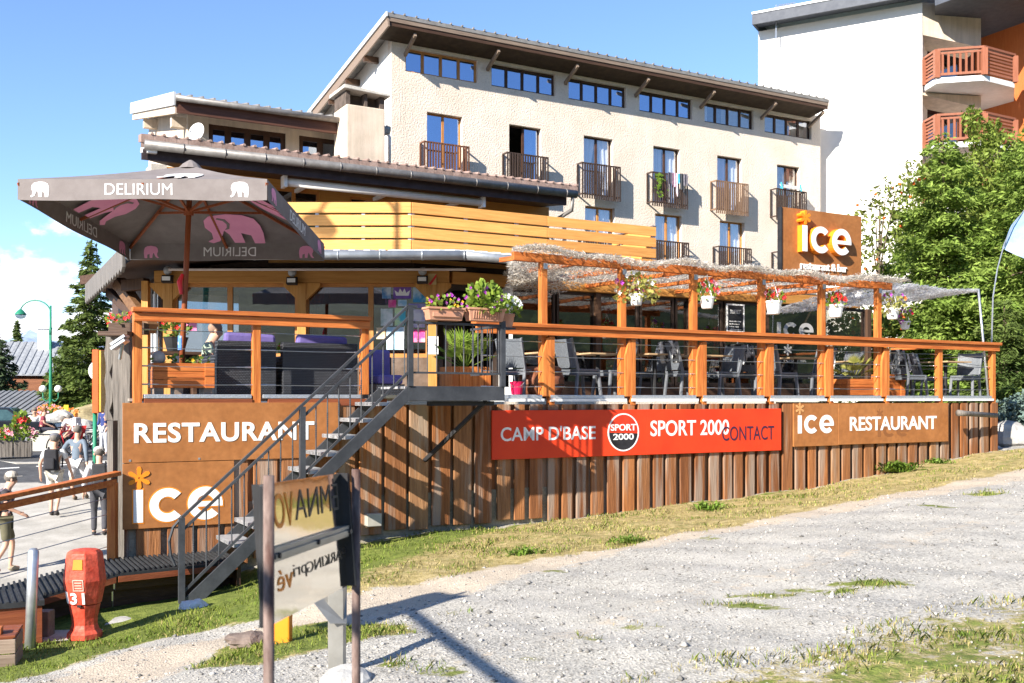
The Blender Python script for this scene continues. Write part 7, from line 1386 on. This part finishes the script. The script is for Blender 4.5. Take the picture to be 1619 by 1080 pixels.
put_chair(1140, .75, 182, 'woven chair facing left between second and third hanging pots', 'fur throw over the chair left of the menu blackboard')
put_chair(1192, .95, 10, 'woven chair below the menu blackboard', 'fur throw over the chair below the blackboard'); put_chair(1232, .6, 5, 'woven chair below the third hanging pot')
put_chair(1285, .9, 178, 'woven chair facing left below the lettered window', 'fur throw on the chair under the lettered window'); put_chair(1330, 1.5, 175, 'woven chair behind the small orange planter')
put_chair(1438, .8, 350, 'woven chair right of the tall narrow planter', 'fur throw on the chair right of the narrow planter'); put_chair(1468, 1.5, 330, 'woven chair second from the terrace end', 'fur throw on the second chair from the terrace end'); put_chair(1526, .6, 200, 'woven chair nearest the terrace end by the thin pole')
m_ttop = wood('pale table top', (.36, .24, .13), (.52, .37, .22), 'x')
def make_table():
    t = thing('terrace_table', 'table', 'table', (0, 0, 0), 0, 'wooden tables on the terrace'); q = MB()
    for i in range(5): q.box(-.36, .36, -.33+i*.133, -.33+i*.133+.126, .715, .74)
    q.build('top', m_ttop, t); q = MB(); q.tube([(0, 0, .02), (0, 0, .714)], .035, 8); q.box(-.25, .25, -.03, .03, .0, .03); q.box(-.03, .03, -.25, .25, .031, .055); q.build('pedestal', m_black, t); return t
tb0 = make_table()
for i, (px, d, lab) in enumerate([(868, 1.35, 'table behind the first pergola post'), (945, 1.2, 'table behind the second post beside two facing chairs'), (1035, .95, 'table under the first flowery hanging pot'), (1112, .95, 'table between chairs with fur throws under the second pot'), (1258, .9, 'table before the lettered window'), (1345, 1.7, 'table farthest back behind the small planter'), (1495, .85, 'table at the terrace end by the last chair')]):
    lab = 'wooden '+lab
    if i == 0: tb0.location = DK.w(DK.t(px, d), d, 0); tb0.rotation_euler = (0, 0, DK.a); tb0['label'] = lab
    else: dup(tb0, DK.w(DK.t(px, d), d, 0), DK.a, lab)
m_leather = mat('brown leather', (.13, .045, .022), (.22, .085, .045), rough=.4, scale=6, bump=.2)
for px, d, lab in ((843, .95, 'brown leather barrel stool behind the red bucket'), (868, .55, 'brown leather barrel stool behind the first pergola post')):
    p = DK.w(DK.t(px, d), d, 0); t = thing('barrel_stool', lab, 'stool', p, 0, 'leather barrel stools'); fr = Frame(p.x, p.y, 0); q = MB(fr); q.lathe([(.17, .02), (.23, .15), (.24, .28), (.20, .42)], (0, 0, 0), 16); q.build('body', m_leather, t, smooth=True); q = MB(fr); q.lathe([(.19, .42), (.20, .46), (.15, .49), (.02, .50)], (0, 0, 0), 16); q.build('seat', m_leather, t, smooth=True)
    q = MB(fr); q.tube([(.243*math.cos(k*.3927), .243*math.sin(k*.3927), .21) for k in range(17)], .01, 5); q.build('band', m_dark_x, t)
t = thing('bucket', 'crimson plastic bucket at the right end of the landing', 'bucket', DK.w(DK.t(817, .12), .2, .05), 0); p = DK.w(DK.t(817, .2), .2, .06); fr = Frame(p.x, p.y, 0, p.z); q = MB(fr); q.lathe([(.078, 0), (.10, .17), (.107, .172), (.107, .185)], (0, 0, 0), 14); q.build('pail', mat('crimson plastic', (.52, .01, .07), rough=.35), t, smooth=False); q = MB(fr); q.tube([(math.cos(a)*.105, math.sin(a)*.03-.1, .175-.06*math.sin(a)) for a in [k*.314 for k in range(11)]], .004, 4); q.build('handle', m_galv, t)
q = MB(DK); q.box(DK.t(803, .1), DK.t(846, .1), .06, .55, .002, .055); tag(q.build('metal_ramp', m_galv), 'low galvanised ramp plate under the crimson bucket', 'ramp')
# flower boxes on the landing rail
m_terra = mat('terracotta plastic', (.42, .20, .125), (.50, .26, .17), rough=.6, scale=5)
def flower_box(px0, px1, d, zt, hgt, label, leaf, petals, npet, rz_, ribs=False, seed=1, name='flower_box'):
    t0, t1 = DK.t(px0, d), DK.t(px1, d); t = thing(name, label, 'flower box', DK.w((t0+t1)/2, d, zt-hgt), DK.a, 'terracotta flower boxes'); w_ = .09; q = MB(DK)
    q.hexa([(t0+.03, d-w_+.02, zt-hgt), (t1-.03, d-w_+.02, zt-hgt), (t1-.03, d+w_-.02, zt-hgt), (t0+.03, d+w_-.02, zt-hgt)], [(t0, d-w_, zt-.03), (t1, d-w_, zt-.03), (t1, d+w_, zt-.03), (t0, d+w_, zt-.03)]); q.box(t0-.012, t1+.012, d-w_-.012, d+w_+.012, zt-.029, zt)
    if ribs:
        k = t0+.07
        while k < t1-.07: q.bar((k, d-w_+.012, zt-hgt+.03), (k, d-w_-.006, zt-.04), .018, .012); k += .035
    else: q.box(t0+.06, t1-.06, d-w_-.004, d-w_+.03, zt-hgt+.04, zt-hgt+.10)
    q.build('box', m_terra, t, bevel=.006); L = (t1-t0)/2; fr = Frame(*DK.w((t0+t1)/2, d, 0).xy, PHI, zt); bouquet(t, fr, (0, 0, rz_*.35), (L*1.0, .15, rz_), leaf[0], leaf[1], leaf[2], petals, npet, .024, seed=seed); return t
zl = LZ+.83
flower_box(673, 730, SD-.02, LZ+.83+.17, .165, 'terracotta box with sparse violet flowers on the landing rail', (70, .05, m_plant), (m_pur, m_yel), (16, 6), .13, seed=31)
flower_box(737, 794, SD-.02, LZ+.83+.185, .17, 'ribbed terracotta box with bushy violet topped plants on the landing rail', (420, .075, m_plant), (m_pur,), (22,), .26, ribs=True, seed=32)
t0 = DK.t(801, SD+.3); t = thing('flower_pot', 'terracotta pot of white flowers at the landing corner', 'flower pot', DK.w(t0, SD+.3, LZ+.83), DK.a); fr = Frame(*DK.w(t0, SD+.3, 0).xy, PHI, LZ+.80); q = MB(fr); q.lathe([(.075, 0), (.105, .15), (.112, .155), (.112, .185)], (0, 0, 0), 14); q.build('pot', m_terra, t); bouquet(t, fr, (0, 0, .28), (.20, .18, .16), 190, .06, m_plant, (m_whp,), (45,), .026, seed=33)
q = MB(DK); q.bar((LT1-.03, SD+.3, LZ+.805), (t0, SD+.3, LZ+.79), .03, .02); q.box(t0-.09, t0+.09, SD+.21, SD+.39, LZ+.775, LZ+.799); tag(q.build('pot_bracket', m_steel), 'steel bracket carrying the pot of white flowers', 'bracket')
# hanging pots under the pergola beam
def hang(px, py0, py1, d, label, petals, npet, spill, m_l, nl, seed):
    a = DK.hit(px, py1, d); b = DK.hit(px, py0, d); hgt = b[1]-a[1]; fr = Frame(*DK.w(a[0], d, 0).xy, PHI, a[1]); t = thing('hanging_pot', label, 'hanging pot', DK.w(a[0], d, a[1]), DK.a, 'white hanging flower pots'); r = hgt*.66
    q = MB(fr); q.lathe([(r*.62, 0), (r*.68, .01), (r*.92, hgt*.82), (r, hgt*.84), (r, hgt)], (0, 0, 0), 16); q.build('pot', m_white, t, smooth=False); q = MB(fr); top = PZ-.07-a[1]
    for k in range(3): an_ = k*2.094+.4; q.tube([(r*math.cos(an_), r*math.sin(an_), hgt), (0, 0, hgt+.34)], .005, 4)
    q.tube([(0, 0, hgt+.34), (0, 0, top)], .005, 4); q.build('hanger', m_white, t); bouquet(t, fr, (0, 0, hgt+spill[1]*.35), (spill[0], spill[0]*.8, spill[1]), nl, .065, m_l, petals, npet, .042, seed=seed, droop=spill[2])
hang(1006, 465, 483, -.03, 'hanging pot of sprawling pale foliage with a few violet flowers, leftmost', (m_pur, m_whp, m_pink), (7, 8, 4), (.36, .24, .4), m_plant_y, 300, 41)
hang(1118, 469, 488, -.03, 'hanging pot of red and pink geraniums, second from the left', (m_redp, m_pink), (14, 10), (.18, .2, 0), m_plant, 110, 42)
hang(1223, 476, 497, -.03, 'hanging pot of crimson geraniums beside the lettered window', (m_redp, m_pink), (18, 8), (.19, .14, 0), m_plant, 110, 43)
hang(1321, 482, 502, -.03, 'hanging pot of bright red geraniums before the last window', (m_redp,), (22,), (.19, .15, 0), m_plant, 120, 44)
hang(1411, 488, 505, -.05, 'hanging pot of trailing yellowed petunias at the last pergola post', (m_pur, m_orp), (8, 3), (.26, .22, .3), m_plant_y, 170, 45)
hang(1431, 508, 521, .6, 'small hanging pot with purple petunias, rightmost and lowest', (m_pur, m_redp), (14, 5), (.17, .18, 0), m_plant, 110, 46)
# windows: curtains, boards, posters, lettering
m_redc = mat('red plaid curtain', (.42, .02, .025), (.16, .02, .05), rough=.9, scale=9, stretch=(1, 1, 2.5), lo=.45, hi=.58)
def curtain(fr, px0, px1, px2, px3, z0, z1, d, label):
    q = MB(fr); a, b, c, e = fr.t(px0, d), fr.t(px1, d), fr.t(px2, d), fr.t(px3, d); q.grid(12, 8, lambda u, v: ((a+(b-a)*u)*(1-v)+(c+(e-c)*u)*v, d+.03*math.sin(u*16), z1+(z0-z1)*v)); q.grid(12, 8, lambda u, v: ((a+(b-a)*u)*(1-v)+(c+(e-c)*u)*v, d+.035+.03*math.sin(u*16), z1+(z0-z1)*v)); tag(q.build('curtain', m_redc, None, smooth=True), label, 'curtain', 'red curtains behind the restaurant windows')
curtain(CF, 450, 464, 464, 472, 1.1, 1.95, .3, 'red plaid curtain left of the middle front post'); curtain(CF, 491, 514, 487, 498, 1.0, 1.95, .3, 'red plaid curtain right of the middle front post'); curtain(RF, 950, 972, 962, 976, .6, 1.93, .3, 'bright red curtain behind the glass near the second pergola post'); curtain(RF, 1128, 1138, 1126, 1136, .5, 1.93, .3, 'narrow red curtain left of the menu blackboard')
a, b, c, e = RF.rect(1149, 480, 1177, 526, -.08); bb = thing('menu_blackboard', 'black menu board with white chalk writing between two windows', 'menu board', RF.w(a, -.08, c), RF.a)
q = MB(RF); q.box(a, b, -.075, -.052, c, e); q.build('board', m_black, bb); q = MB(RF)
for u0, u1, v0, v1 in ((a, b, e-.03, e), (a, b, c, c+.03), (a, a+.03, c+.0301, e-.0301), (b-.03, b, c+.0301, e-.0301)): q.box(u0, u1, -.085, -.05, v0, v1)
q.build('frame', m_white, bb); q = MB(RF); lettering(q, 'BUFFET', face_fn(a+.1, b-.1, e-.2, e-.12), -.078, -.0751)
for k in range(6):
    u = a+.08
    while u < b-.09-.04*(k % 3): l_ = rnd.uniform(.012, .034); q.box(u, u+l_, -.077, -.0751, e-.37-.055*k, e-.352-.055*k+rnd.uniform(-.006, .008)); u += l_+rnd.choice((.008, .01, .02))
q.build('chalk_writing', m_letter, bb)
m_vinyl = mat('grey window lettering', (.42, .41, .39), (.36, .35, .33), rough=.7); wl = thing('window_lettering', 'large grey three letter word and star stuck on the restaurant window', 'lettering', RF.w(RF.t(1228, .04), .04, 1.1), RF.a)
x0, x1 = RF.t(1229, .04), RF.t(1287, .04); y0, y1 = RF.hit(1229, 533, .04)[1], RF.hit(1229, 509, .04)[1]; q = MB(RF); ice_word(q, idn, x0, x1, y0, y1, .046, .0495); q.build('letters', m_vinyl, wl)
q = MB(RF); s_ = RF.hit(1246, 553, .04); star(q, idn, s_[0], s_[1], .12, .045, .0495); lettering(q, 'restaurant', face_fn(RF.t(1240, .04), RF.t(1275, .04), s_[1]-.26, s_[1]-.18), .046, .0495); q.build('small_lettering', m_vinyl, wl)
for i, (xa, ya, xb, yb, c1, c2, nm) in enumerate([(604, 453, 618, 472, (.08, .22, .45), (.5, .6, .7), 'small blue climbing poster, top left of the posters'), (622, 453, 650, 472, (.13, .05, .32), (.2, .10, .42), 'violet poster with a pale crown, top middle'), (653, 452, 674, 478, (.04, .28, .55), (.45, .62, .75), 'sky blue paragliding poster, top right'), (614, 474, 626, 486, (.65, .05, .25), (.75, .3, .45), 'small magenta flyer under the crown poster'), (629, 474, 643, 484, (.25, .45, .62), (.7, .75, .8), 'small pale blue flyer beside the magenta flyer'), (602, 488, 621, 515, (.70, .72, .70), (.4, .5, .45), 'white poster with small drawings'), (624, 487, 641, 515, (.08, .45, .55), (.6, .75, .4), 'turquoise summer poster in the middle row'), (611, 517, 640, 553, (.35, .55, .68), (.72, .78, .82), 'largest pale blue snow poster, bottom row'), (648, 489, 672, 518, (.40, .35, .55), (.7, .68, .72), 'lavender and white poster, right of the middle row'), (652, 521, 672, 541, (.70, .06, .25), (.75, .5, .55), 'magenta and white poster, bottom right'), (595, 518, 609, 536, (.70, .45, .22), (.75, .6, .4), 'peach coloured sheet behind the stair rail'), (646, 480, 673, 487, (.22, .18, .45), (.5, .5, .65), 'violet strip notice under the paragliding poster')]):
    a, b, c, e = CF.rect(xa, ya, xb, yb, .04); q = MB(CF); q.box(a, b, .0455, .0492, c, e); o = q.build('poster', mat('poster print %d' % i, c1, c2, rough=.5, scale=4.5, detail=3, lo=.42, hi=.6)); tag(o, nm, 'poster', 'posters on the restaurant window')
    if i == 1:
        cw_ = (b-a)/2; q = MB(CF); q.prism([(a+cw_-.11, c+.05), (a+cw_+.11, c+.05), (a+cw_+.14, c+.15), (a+cw_+.07, c+.10), (a+cw_+.04, c+.18), (a+cw_, c+.11), (a+cw_-.04, c+.18), (a+cw_-.07, c+.10), (a+cw_-.14, c+.15)], idn, .0435, .0453); q.build('crown_print', m_letter, o)
def sheet_of(px0, py0, px1, py1, d, m, name, label, cat): a, b, c, e = CF.rect(px0, py0, px1, py1, d); q = MB(CF); q.box(a, b, d-.004, d, c, e); return tag(q.build(name, m), label, cat)
sheet_of(675, 532, 693, 560, -.125, m_letter, 'paper_notice', 'blank white paper notice on the right corner post', 'notice'); o = sheet_of(677, 433, 690, 450, -.125, mat('pale warning plate', (.62, .45, .20), rough=.5), 'warning_plate', 'pale plate with red diagonal stripe at the top of the corner post', 'sign')
a, b, c, e = CF.rect(677, 433, 690, 450, -.13); q = MB(CF); q.prism([(a, c), (a+.05, c), (b, e-.06), (b, e)], idn, -.132, -.1292); q.build('stripe', m_redp, o)
sheet_of(291, 508, 311, 523, .012, mat('pink placard', (.55, .10, .25), (.62, .25, .4), scale=9, rough=.6), 'pink_placard', 'pink placard leaning against the window behind the parasol pole', 'placard')
for px, py, lab in ((265, 437, 'leftmost floodlight'), (462, 440, 'middle floodlight'), (668, 438, 'rightmost floodlight')):
    a = CF.hit(px, py, -.2); t = thing('floodlight', lab+' with round sensor head on the chalet beam', 'floodlight', CF.w(a[0], -.15, a[1]), 0, 'floodlights on the chalet beam'); q = MB(CF); q.hexa([(a[0]-.09, -.28, a[1]-.10), (a[0]+.09, -.28, a[1]-.10), (a[0]+.09, -.17, a[1]-.12), (a[0]-.09, -.17, a[1]-.12)], [(a[0]-.09, -.24, a[1]+.02), (a[0]+.09, -.24, a[1]+.02), (a[0]+.09, -.15, a[1]+.02), (a[0]-.09, -.15, a[1]+.02)]); q.build('housing', m_black, t); q = MB(CF); q.box(a[0]-.07, a[0]+.07, -.285, -.281, a[1]-.08, a[1]-.01); q.build('lens', m_white, t); q = MB(CF); q.ball((a[0], -.2, a[1]+.10), .075, 10, 7); q.build('sensor', mat('pale grey plastic', (.42, .43, .44), rough=.5), t, smooth=True)
# weathered posts and flood lamp at the terrace's left end
wp = thing('weathered_post', 'thick weathered grey timber post left of the brown boards', 'post', at(185, 885, 12.1), 0)
for (xa, xb, yt, yb, Y, tilt) in ((166, 177, 528, 665, 12.45, 0), (178, 205, 532, 885, 12.35, .02)):
    a, b = at(xa, yb, Y), at(xb, yt, Y); q = MB(); n = 9; L = [(a.x+.012*math.sin(i*2.1+xa)-(.03 if i == n and xa > 170 else 0), a.z+(b.z-a.z)*i/n) for i in range(n+1)]; Rr = [(b.x+.016*math.sin(i*1.7+xa)+.012*math.cos(i*3.1), a.z+(b.z-a.z)*i/n) for i in range(n, -1, -1)]; q.prism(L+Rr, lambda x_, z_, d: (x_, Y+d, z_), 0, .16); q.build('plank', m_grey_z, wp, bevel=.008, recalc=True)
q = MB(); a, b = at(160, 531, 12.1), at(206, 527, 12.1); q.box(a.x, b.x, 12.0, 12.4, a.z, a.z+.05); q.build('cap_board', m_dark_x, wp)
q = MB(); q.box(at(172, 0, 12.1).x, at(181, 0, 12.1).x, 12.05, 12.2, -1.95, at(0, 665, 12.1).z); q.build('lower_plank', m_grey_z, wp)
fl = thing('halogen_floodlight', 'pale metal floodlight on the weathered post pointing left', 'floodlight', at(190, 538, 11.9), 0); q = MB(); p = at(191, 537, 11.85); 
for k in range(2): q.bar(p+Vector((-.09, 0, -.06-.05*k)), p+Vector((.07, 0, .045-.05*k)), .16, .03)
q.build('housing', m_galv, fl); q = MB(); q.tube([p+Vector((.02, 0, -.05)), p+Vector((-.05, .1, -.22))], .02, 6); q.build('arm', m_galv, fl)
t = thing('rail_flower_box', 'dark box of red geraniums behind the weathered post', 'flower box', at(200, 515, 14.5), 0); fr = Frame(at(198, 0, 14.5).x, 14.5, 0, at(0, 520, 14.5).z); q = MB(fr); q.box(-.2, .3, -.1, .1, -.08, .08); q.build('box', m_dark_x, t); bouquet(t, fr, (-.02, 0, .12), (.26, .13, .11), 70, .06, m_plant, (m_redp,), (15,), .035, seed=51)

# ================================================================ foreground
# polished sign seen from its side, on two rusty posts
m_mir = mat('polished steel plate', (.93, .88, .78), (.90, .85, .75), rough=.06, metal=1.0, scale=2, bump=.05, bscale=3, bdist=.03); m_rust = mat('rusty tube', (.08, .042, .034), (.24, .18, .155), rough=.75, scale=5, stretch=(4, 4, 1), fine=.2); m_alu = mat('aluminium rail', (.27, .26, .235), (.36, .35, .32), rough=.4, metal=.6)
N0, N1 = at(431, 0, 2.75), at(549, 0, 3.437); N0.z = N1.z = 0; sx = (N1-N0); Ls = sx.length; sx.normalize(); sgn = thing('parking_sign', 'polished steel parking sign seen in reverse on two rusty posts', 'sign', (N0.x, N0.y, -1.78), 0); nr_ = Vector((sx.y, -sx.x, 0))
fs = lambda a, b, d: N0+sx*(a*Ls)+nr_*(d*.5-.026*b)+Vector((0, 0, -.231-.021*a-.377*(1-b)))
q = MB(); q.add([fs(0, 0, 0), fs(1, 0, 0), fs(1, 1, 0), fs(0, 1, 0), fs(0, 0, -.012), fs(1, 0, -.012), fs(1, 1, -.012), fs(0, 1, -.012)], [(0, 1, 2, 3), (7, 6, 5, 4), (0, 4, 5, 1), (1, 5, 6, 2), (2, 6, 7, 3), (3, 7, 4, 0)]); q.build('plate', m_mir, sgn)
q = MB(); q.bar(fs(-.01, .49, .02), fs(1.02, .49, .02), .017, .036); q.bar(fs(-.01, .485, .045), fs(1.02, .485, .045), .006, .013); q.build('cross_rail', m_alu, sgn)
q = MB(); 
for f in (.02, .5, .97): q.tube([fs(f, .49, .04), fs(f, .49, .062)], .008, 8)
q.build('bolts', m_black, sgn)
m_dk = mat('dark lettering', (.04, .035, .03), rough=.4)
for s_, u0, u1, v0, v1, m, bo in (('EMNA', .34, .94, .69, .92, m_dk, 0), ('VO', .09, .32, .66, .92, m_orange, .015), ('PARKING', .44, 1.0, .255, .34, m_dk, 0), ('pri', .27, .43, .235, .36, m_dk, 0), ('v\u00e9', .08, .26, .205, .36, m_orange, .015)):
    q = MB(); lettering(q, s_, lambda a, b, d: fs(u0+(u1-u0)*a, v0+(v1-v0)*b, d), .004, .0008, bold=bo-.014, mirror=True); q.build('lettering', m, sgn)
for px, Y, yt in ((425, 2.71, 752), (563, 3.48, 742)):
    p = at(px, yt, Y); zg_ = gz1(p.x, p.y)-.2; q = MB(); q.tube([(p.x, p.y, zg_), p], .0148, 12); q.build('post', m_rust, sgn, smooth=True)
q = MB(); q.bar(at(415.5, 766, 2.72), at(415.5, 992, 2.72), .016, .02); q.build('frame_bar', m_black, sgn, bevel=.004)
q = MB(); q.hexa([tuple(fs(-.03, -.01, -.05)), tuple(fs(-.01, -.01, -.05)), tuple(fs(-.01, -.01, .0)), tuple(fs(-.03, -.01, .0))], [tuple(fs(-.03, 1.0, -.05)), tuple(fs(-.01, 1.0, -.05)), tuple(fs(-.01, 1.0, .0)), tuple(fs(-.03, 1.0, .0))]); q.build('edge_strip', m_black, sgn, recalc=True); q = MB(); q.hexa([tuple(fs(1.005, -.0, -.03)), tuple(fs(1.04, 0, -.03)), tuple(fs(1.04, 0, .05)), tuple(fs(1.005, 0, .05))], [tuple(fs(1.005, 1.0, -.03)), tuple(fs(1.04, 1.0, -.03)), tuple(fs(1.04, 1, .05)), tuple(fs(1.005, 1.0, .05))]); q.build('edge_strip', m_black, sgn, recalc=True)
p = at(534, 1070, 6.6); sqp = thing('steel_post', 'square steel post with slanted gusset standing behind the mirror sign', 'post', (p.x, 6.6, -1.8), 0); q = MB(); q.box(p.x-.055, p.x+.045, 6.55, 6.66, gz1(p.x, 6.6)-.2, -1.16); q.build('square_post', m_alu, sqp, bevel=.004); q = MB(); a = [at(496, 953, 6.5), at(548, 926, 6.7), at(548, 986, 6.55), at(522, 986, 6.5)]; q.add([tuple(v) for v in a]+[tuple(v+Vector((.0, .01, 0))) for v in a], [(0, 1, 2, 3), (7, 6, 5, 4), (0, 4, 5, 1), (1, 5, 6, 2), (2, 6, 7, 3), (3, 7, 4, 0)]); q.build('gusset', m_alu, sqp)
p = at(445, 1004, 7.9); zg_ = gz1(p.x, 7.9); t = thing('orange_marker', 'short orange marker block in the grass behind the mirror sign', 'marker', (p.x, 7.9, zg_), 0); q = MB(); q.box(p.x-.09, p.x+.07, 7.86, 7.98, zg_-.05, zg_+.30); q.build('block', m_orange, t, bevel=.012); q = MB(); q.box(p.x-.03, p.x+.01, 7.90, 7.94, zg_+.301, zg_+.55); q.build('stub', m_galv, t)
# hydrant
HX, HY = at(134, 0, 10.0).x, 10.0; HZ0 = -2.335; m_hyd = mat('faded red hydrant paint', (.47, .045, .022), (.58, .095, .055), rough=.5, scale=7, fine=.22, bscale=30, bump=.25)
hy = thing('fire_hydrant', 'tall faded red fire hydrant with number and pale plate on a concrete slab', 'hydrant', (HX, HY, HZ0), 0); fr = Frame(HX, HY, 0, HZ0); s = 10/1619*.92
prof = [(27, 0), (27, 9), (22, 15), (19.5, 24), (20, 36), (24, 57), (24.5, 58.5)]; q = MB(fr); q.lathe([(r*s*1.06, h*s) for r, h in prof], (0, 0, 0), 8, rot=R(22.5)); q.build('base', m_hyd, hy, bevel=.005)
prof = [(25.5, 59.5), (26, 61), (33, 100), (32, 109), (28.5, 139), (27, 147), (22, 151), (10, 153)]; q = MB(fr); q.lathe([(r*s*1.06, h*s) for r, h in prof], (0, 0, 0), 8, rot=R(22.5)); hb = q.build('hood', m_hyd, hy, bevel=.011)
fd = lambda h: -(26+(33-26)*min(1, max(0, (h-61)/39))-(max(0, h-107)*.125))*s*1.06*math.cos(R(22.5))-.004
hf = lambda x_, h, d: (x_*s, fd(h)+d, h*s)
q = MB(fr); lettering(q, '31', lambda a, b, d: hf(-12.5+24*a, 62+20*b, d), -.003, .002, bold=.03, spacing=1.25); q.build('number', m_letter, hb)
c45 = math.sqrt(.5)
q = MB(fr); lettering(q, '1', lambda a, b, d: (lambda p: (p[0]*c45+p[1]*c45, -p[0]*c45+p[1]*c45, p[2]))(hf(-7+7.5*a, 62+20*b, d)), -.003, .002, bold=.03); q.build('number', m_letter, hb)
q = MB(fr); 
for a in (((-7, 85), (11, 85), (11, 86.6), (-7, 86.6)), ((-7, 103), (11, 103), (11, 104.5), (-7, 104.5)), ((-7, 86.65), (-5.6, 86.65), (-5.6, 102.95), (-7, 102.95)), ((9.6, 86.65), (11, 86.65), (11, 102.95), (9.6, 102.95))): q.prism(a, hf, -.003, .004)
for k in range(3): q.prism([(-4, 89+k*4.6), (8, 89+k*4.6), (8, 91+k*4.6), (-4, 91+k*4.6)], hf, -.002, .004)
q.build('plate', mat('worn plate lettering', (.60, .42, .34), rough=.6), hb)
q = MB(fr); q.prism([(-8, 121), (9, 121), (8, 138), (-7, 138)], hf, -.0025, .004); q.build('reflector_patch', mat('orange patch', (.75, .22, .02), rough=.5), hb)
q = MB(fr); q.box(-.008, .03, fd(61)-.012, fd(61)+.03, 57*s, 61*s); q.build('latch', m_black, hb)
q = MB(); a, b = at(52, 1028, 9.6), at(205, 992, 10.4); q.hexa([(a.x-.2, 9.5, -2.6), (HX+.62, 9.62, -2.6), (HX+.62, 10.45, -2.6), (a.x-.2, 10.35, -2.6)], [(a.x-.2, 9.5, HZ0-.012), (HX+.62, 9.62, HZ0-.012), (HX+.62, 10.45, HZ0-.005), (a.x-.2, 10.35, HZ0-.005)]); o = q.build('concrete_slab', m_concrete, None, bevel=.01); tag(o, 'concrete slab under the red hydrant and the steel post', 'slab')
bo = MB(); a, b = at(47, 1022, 9.55), at(53, 872, 9.7); bo.tube([tuple(a-Vector((0, 0, .1))), tuple(b), tuple(b+Vector((.0, .0, .03)))], [.049, .049, .03], 14); tag(bo.build('steel_bollard', m_galv, None, smooth=True), 'leaning galvanised steel tube bollard left of the hydrant', 'bollard')
q = MB(); a, b = at(57, 1006, 10.1), at(80, 966, 10.1); q.box(a.x, b.x, 10.05, 10.2, a.z-.05, b.z); tag(q.build('timber_stump', m_fascia, None, bevel=.01), 'short brown timber stump between bollard and hydrant', 'stump')
cr_ = thing('wooden_crate', 'low worn wooden crate at the lower left edge of the view', 'crate', at(5, 1045, 8.9), R(18)); fr = Frame(at(2, 0, 8.9).x, 8.9, 18, at(0, 1050, 8.9).z)
q = MB(fr)
for k in range(2): q.box(-.4, .14, -.2, -.17, k*.13, k*.13+.12); q.box(.111, .14, -.169, .25, k*.13, k*.13+.12)
q.build('side', m_fascia, cr_, bevel=.006); q = MB(fr); 
for k in range(3): q.box(-.4, .14, -.2+k*.155, -.06+k*.155, .262, .285)
q.build('lid', m_mahog_x, cr_, bevel=.006); q = MB(fr); q.box(-.3, .02, -.15, -.02, .286, .34); q.build('loose_block', m_rail_x, cr_, bevel=.005)
# feather flag at the right edge
fg = thing('feather_flag', 'pale blue feather flag on a bending rod at the right edge', 'flag', DK.w(T1+.6, .3, -1), DK.a); Yf = 20.6; pts = [at(x_, y_, Yf) for x_, y_ in ((1567, 690), (1567, 560), (1570, 470), (1577, 425), (1588, 385), (1602, 355), (1625, 325), (1660, 300))]
q = MB(); q.tube(pts, [.02, .018, .015, .013, .012, .011, .009, .007], 6); q.build('rod', m_galv, fg)
q = MB(); e0 = pts[3:]; lo = [at(1588, 392, Yf), at(1605, 404, Yf), at(1625, 414, Yf), at(1650, 420, Yf), at(1700, 425, Yf)]; up_ = [at(1588, 385, Yf), at(1602, 355, Yf), at(1625, 325, Yf), at(1660, 300, Yf), at(1700, 290, Yf)]
def fl_(u, v):
    i = min(3, int(u*4)); f = u*4-i; return up_[i].lerp(up_[i+1], f).lerp(lo[i].lerp(lo[i+1], f), v)+Vector((0, .08*math.sin(u*7+v*2), 0))
q.grid(16, 8, fl_); q.build('cloth', mat('pale blue flag cloth', (.16, .33, .60), (.42, .54, .68), rough=.8, scale=1.2, trans=.3), fg, smooth=True)
# a gantry added out of view for the T of shade on the gravel
hS = 3.2; up3 = lambda px, py: (lambda g: Vector((g[0], g[1], gz1(*g)))+SUN*(hS/SUN.z))(ground(px, py))
b0, b1 = up3(650, 968), up3(800, 1079); a0, a1 = up3(520, 992), up3(712, 940); dr_ = (b1-b0).normalized(); b2 = b1+dr_*3.2
gt = thing('shadow_caster', 'steel gantry added out of view to cast the T shaped shadow', 'caster', (b2.x, b2.y, -1.7), 0)
q = MB(); q.bar(b0, b2, .07, .06); q.build('arm', m_galv, gt); q = MB(); q.bar(a0, a1, .55, .06); q.tube([a1, a1+(a1-a0).normalized()*.14], .04, 6); q.build('cross_bar', m_galv, gt); q = MB(); q.tube([(b2.x, b2.y, -1.9), tuple(b2)], .09, 10); q.build('mast', m_galv, gt)
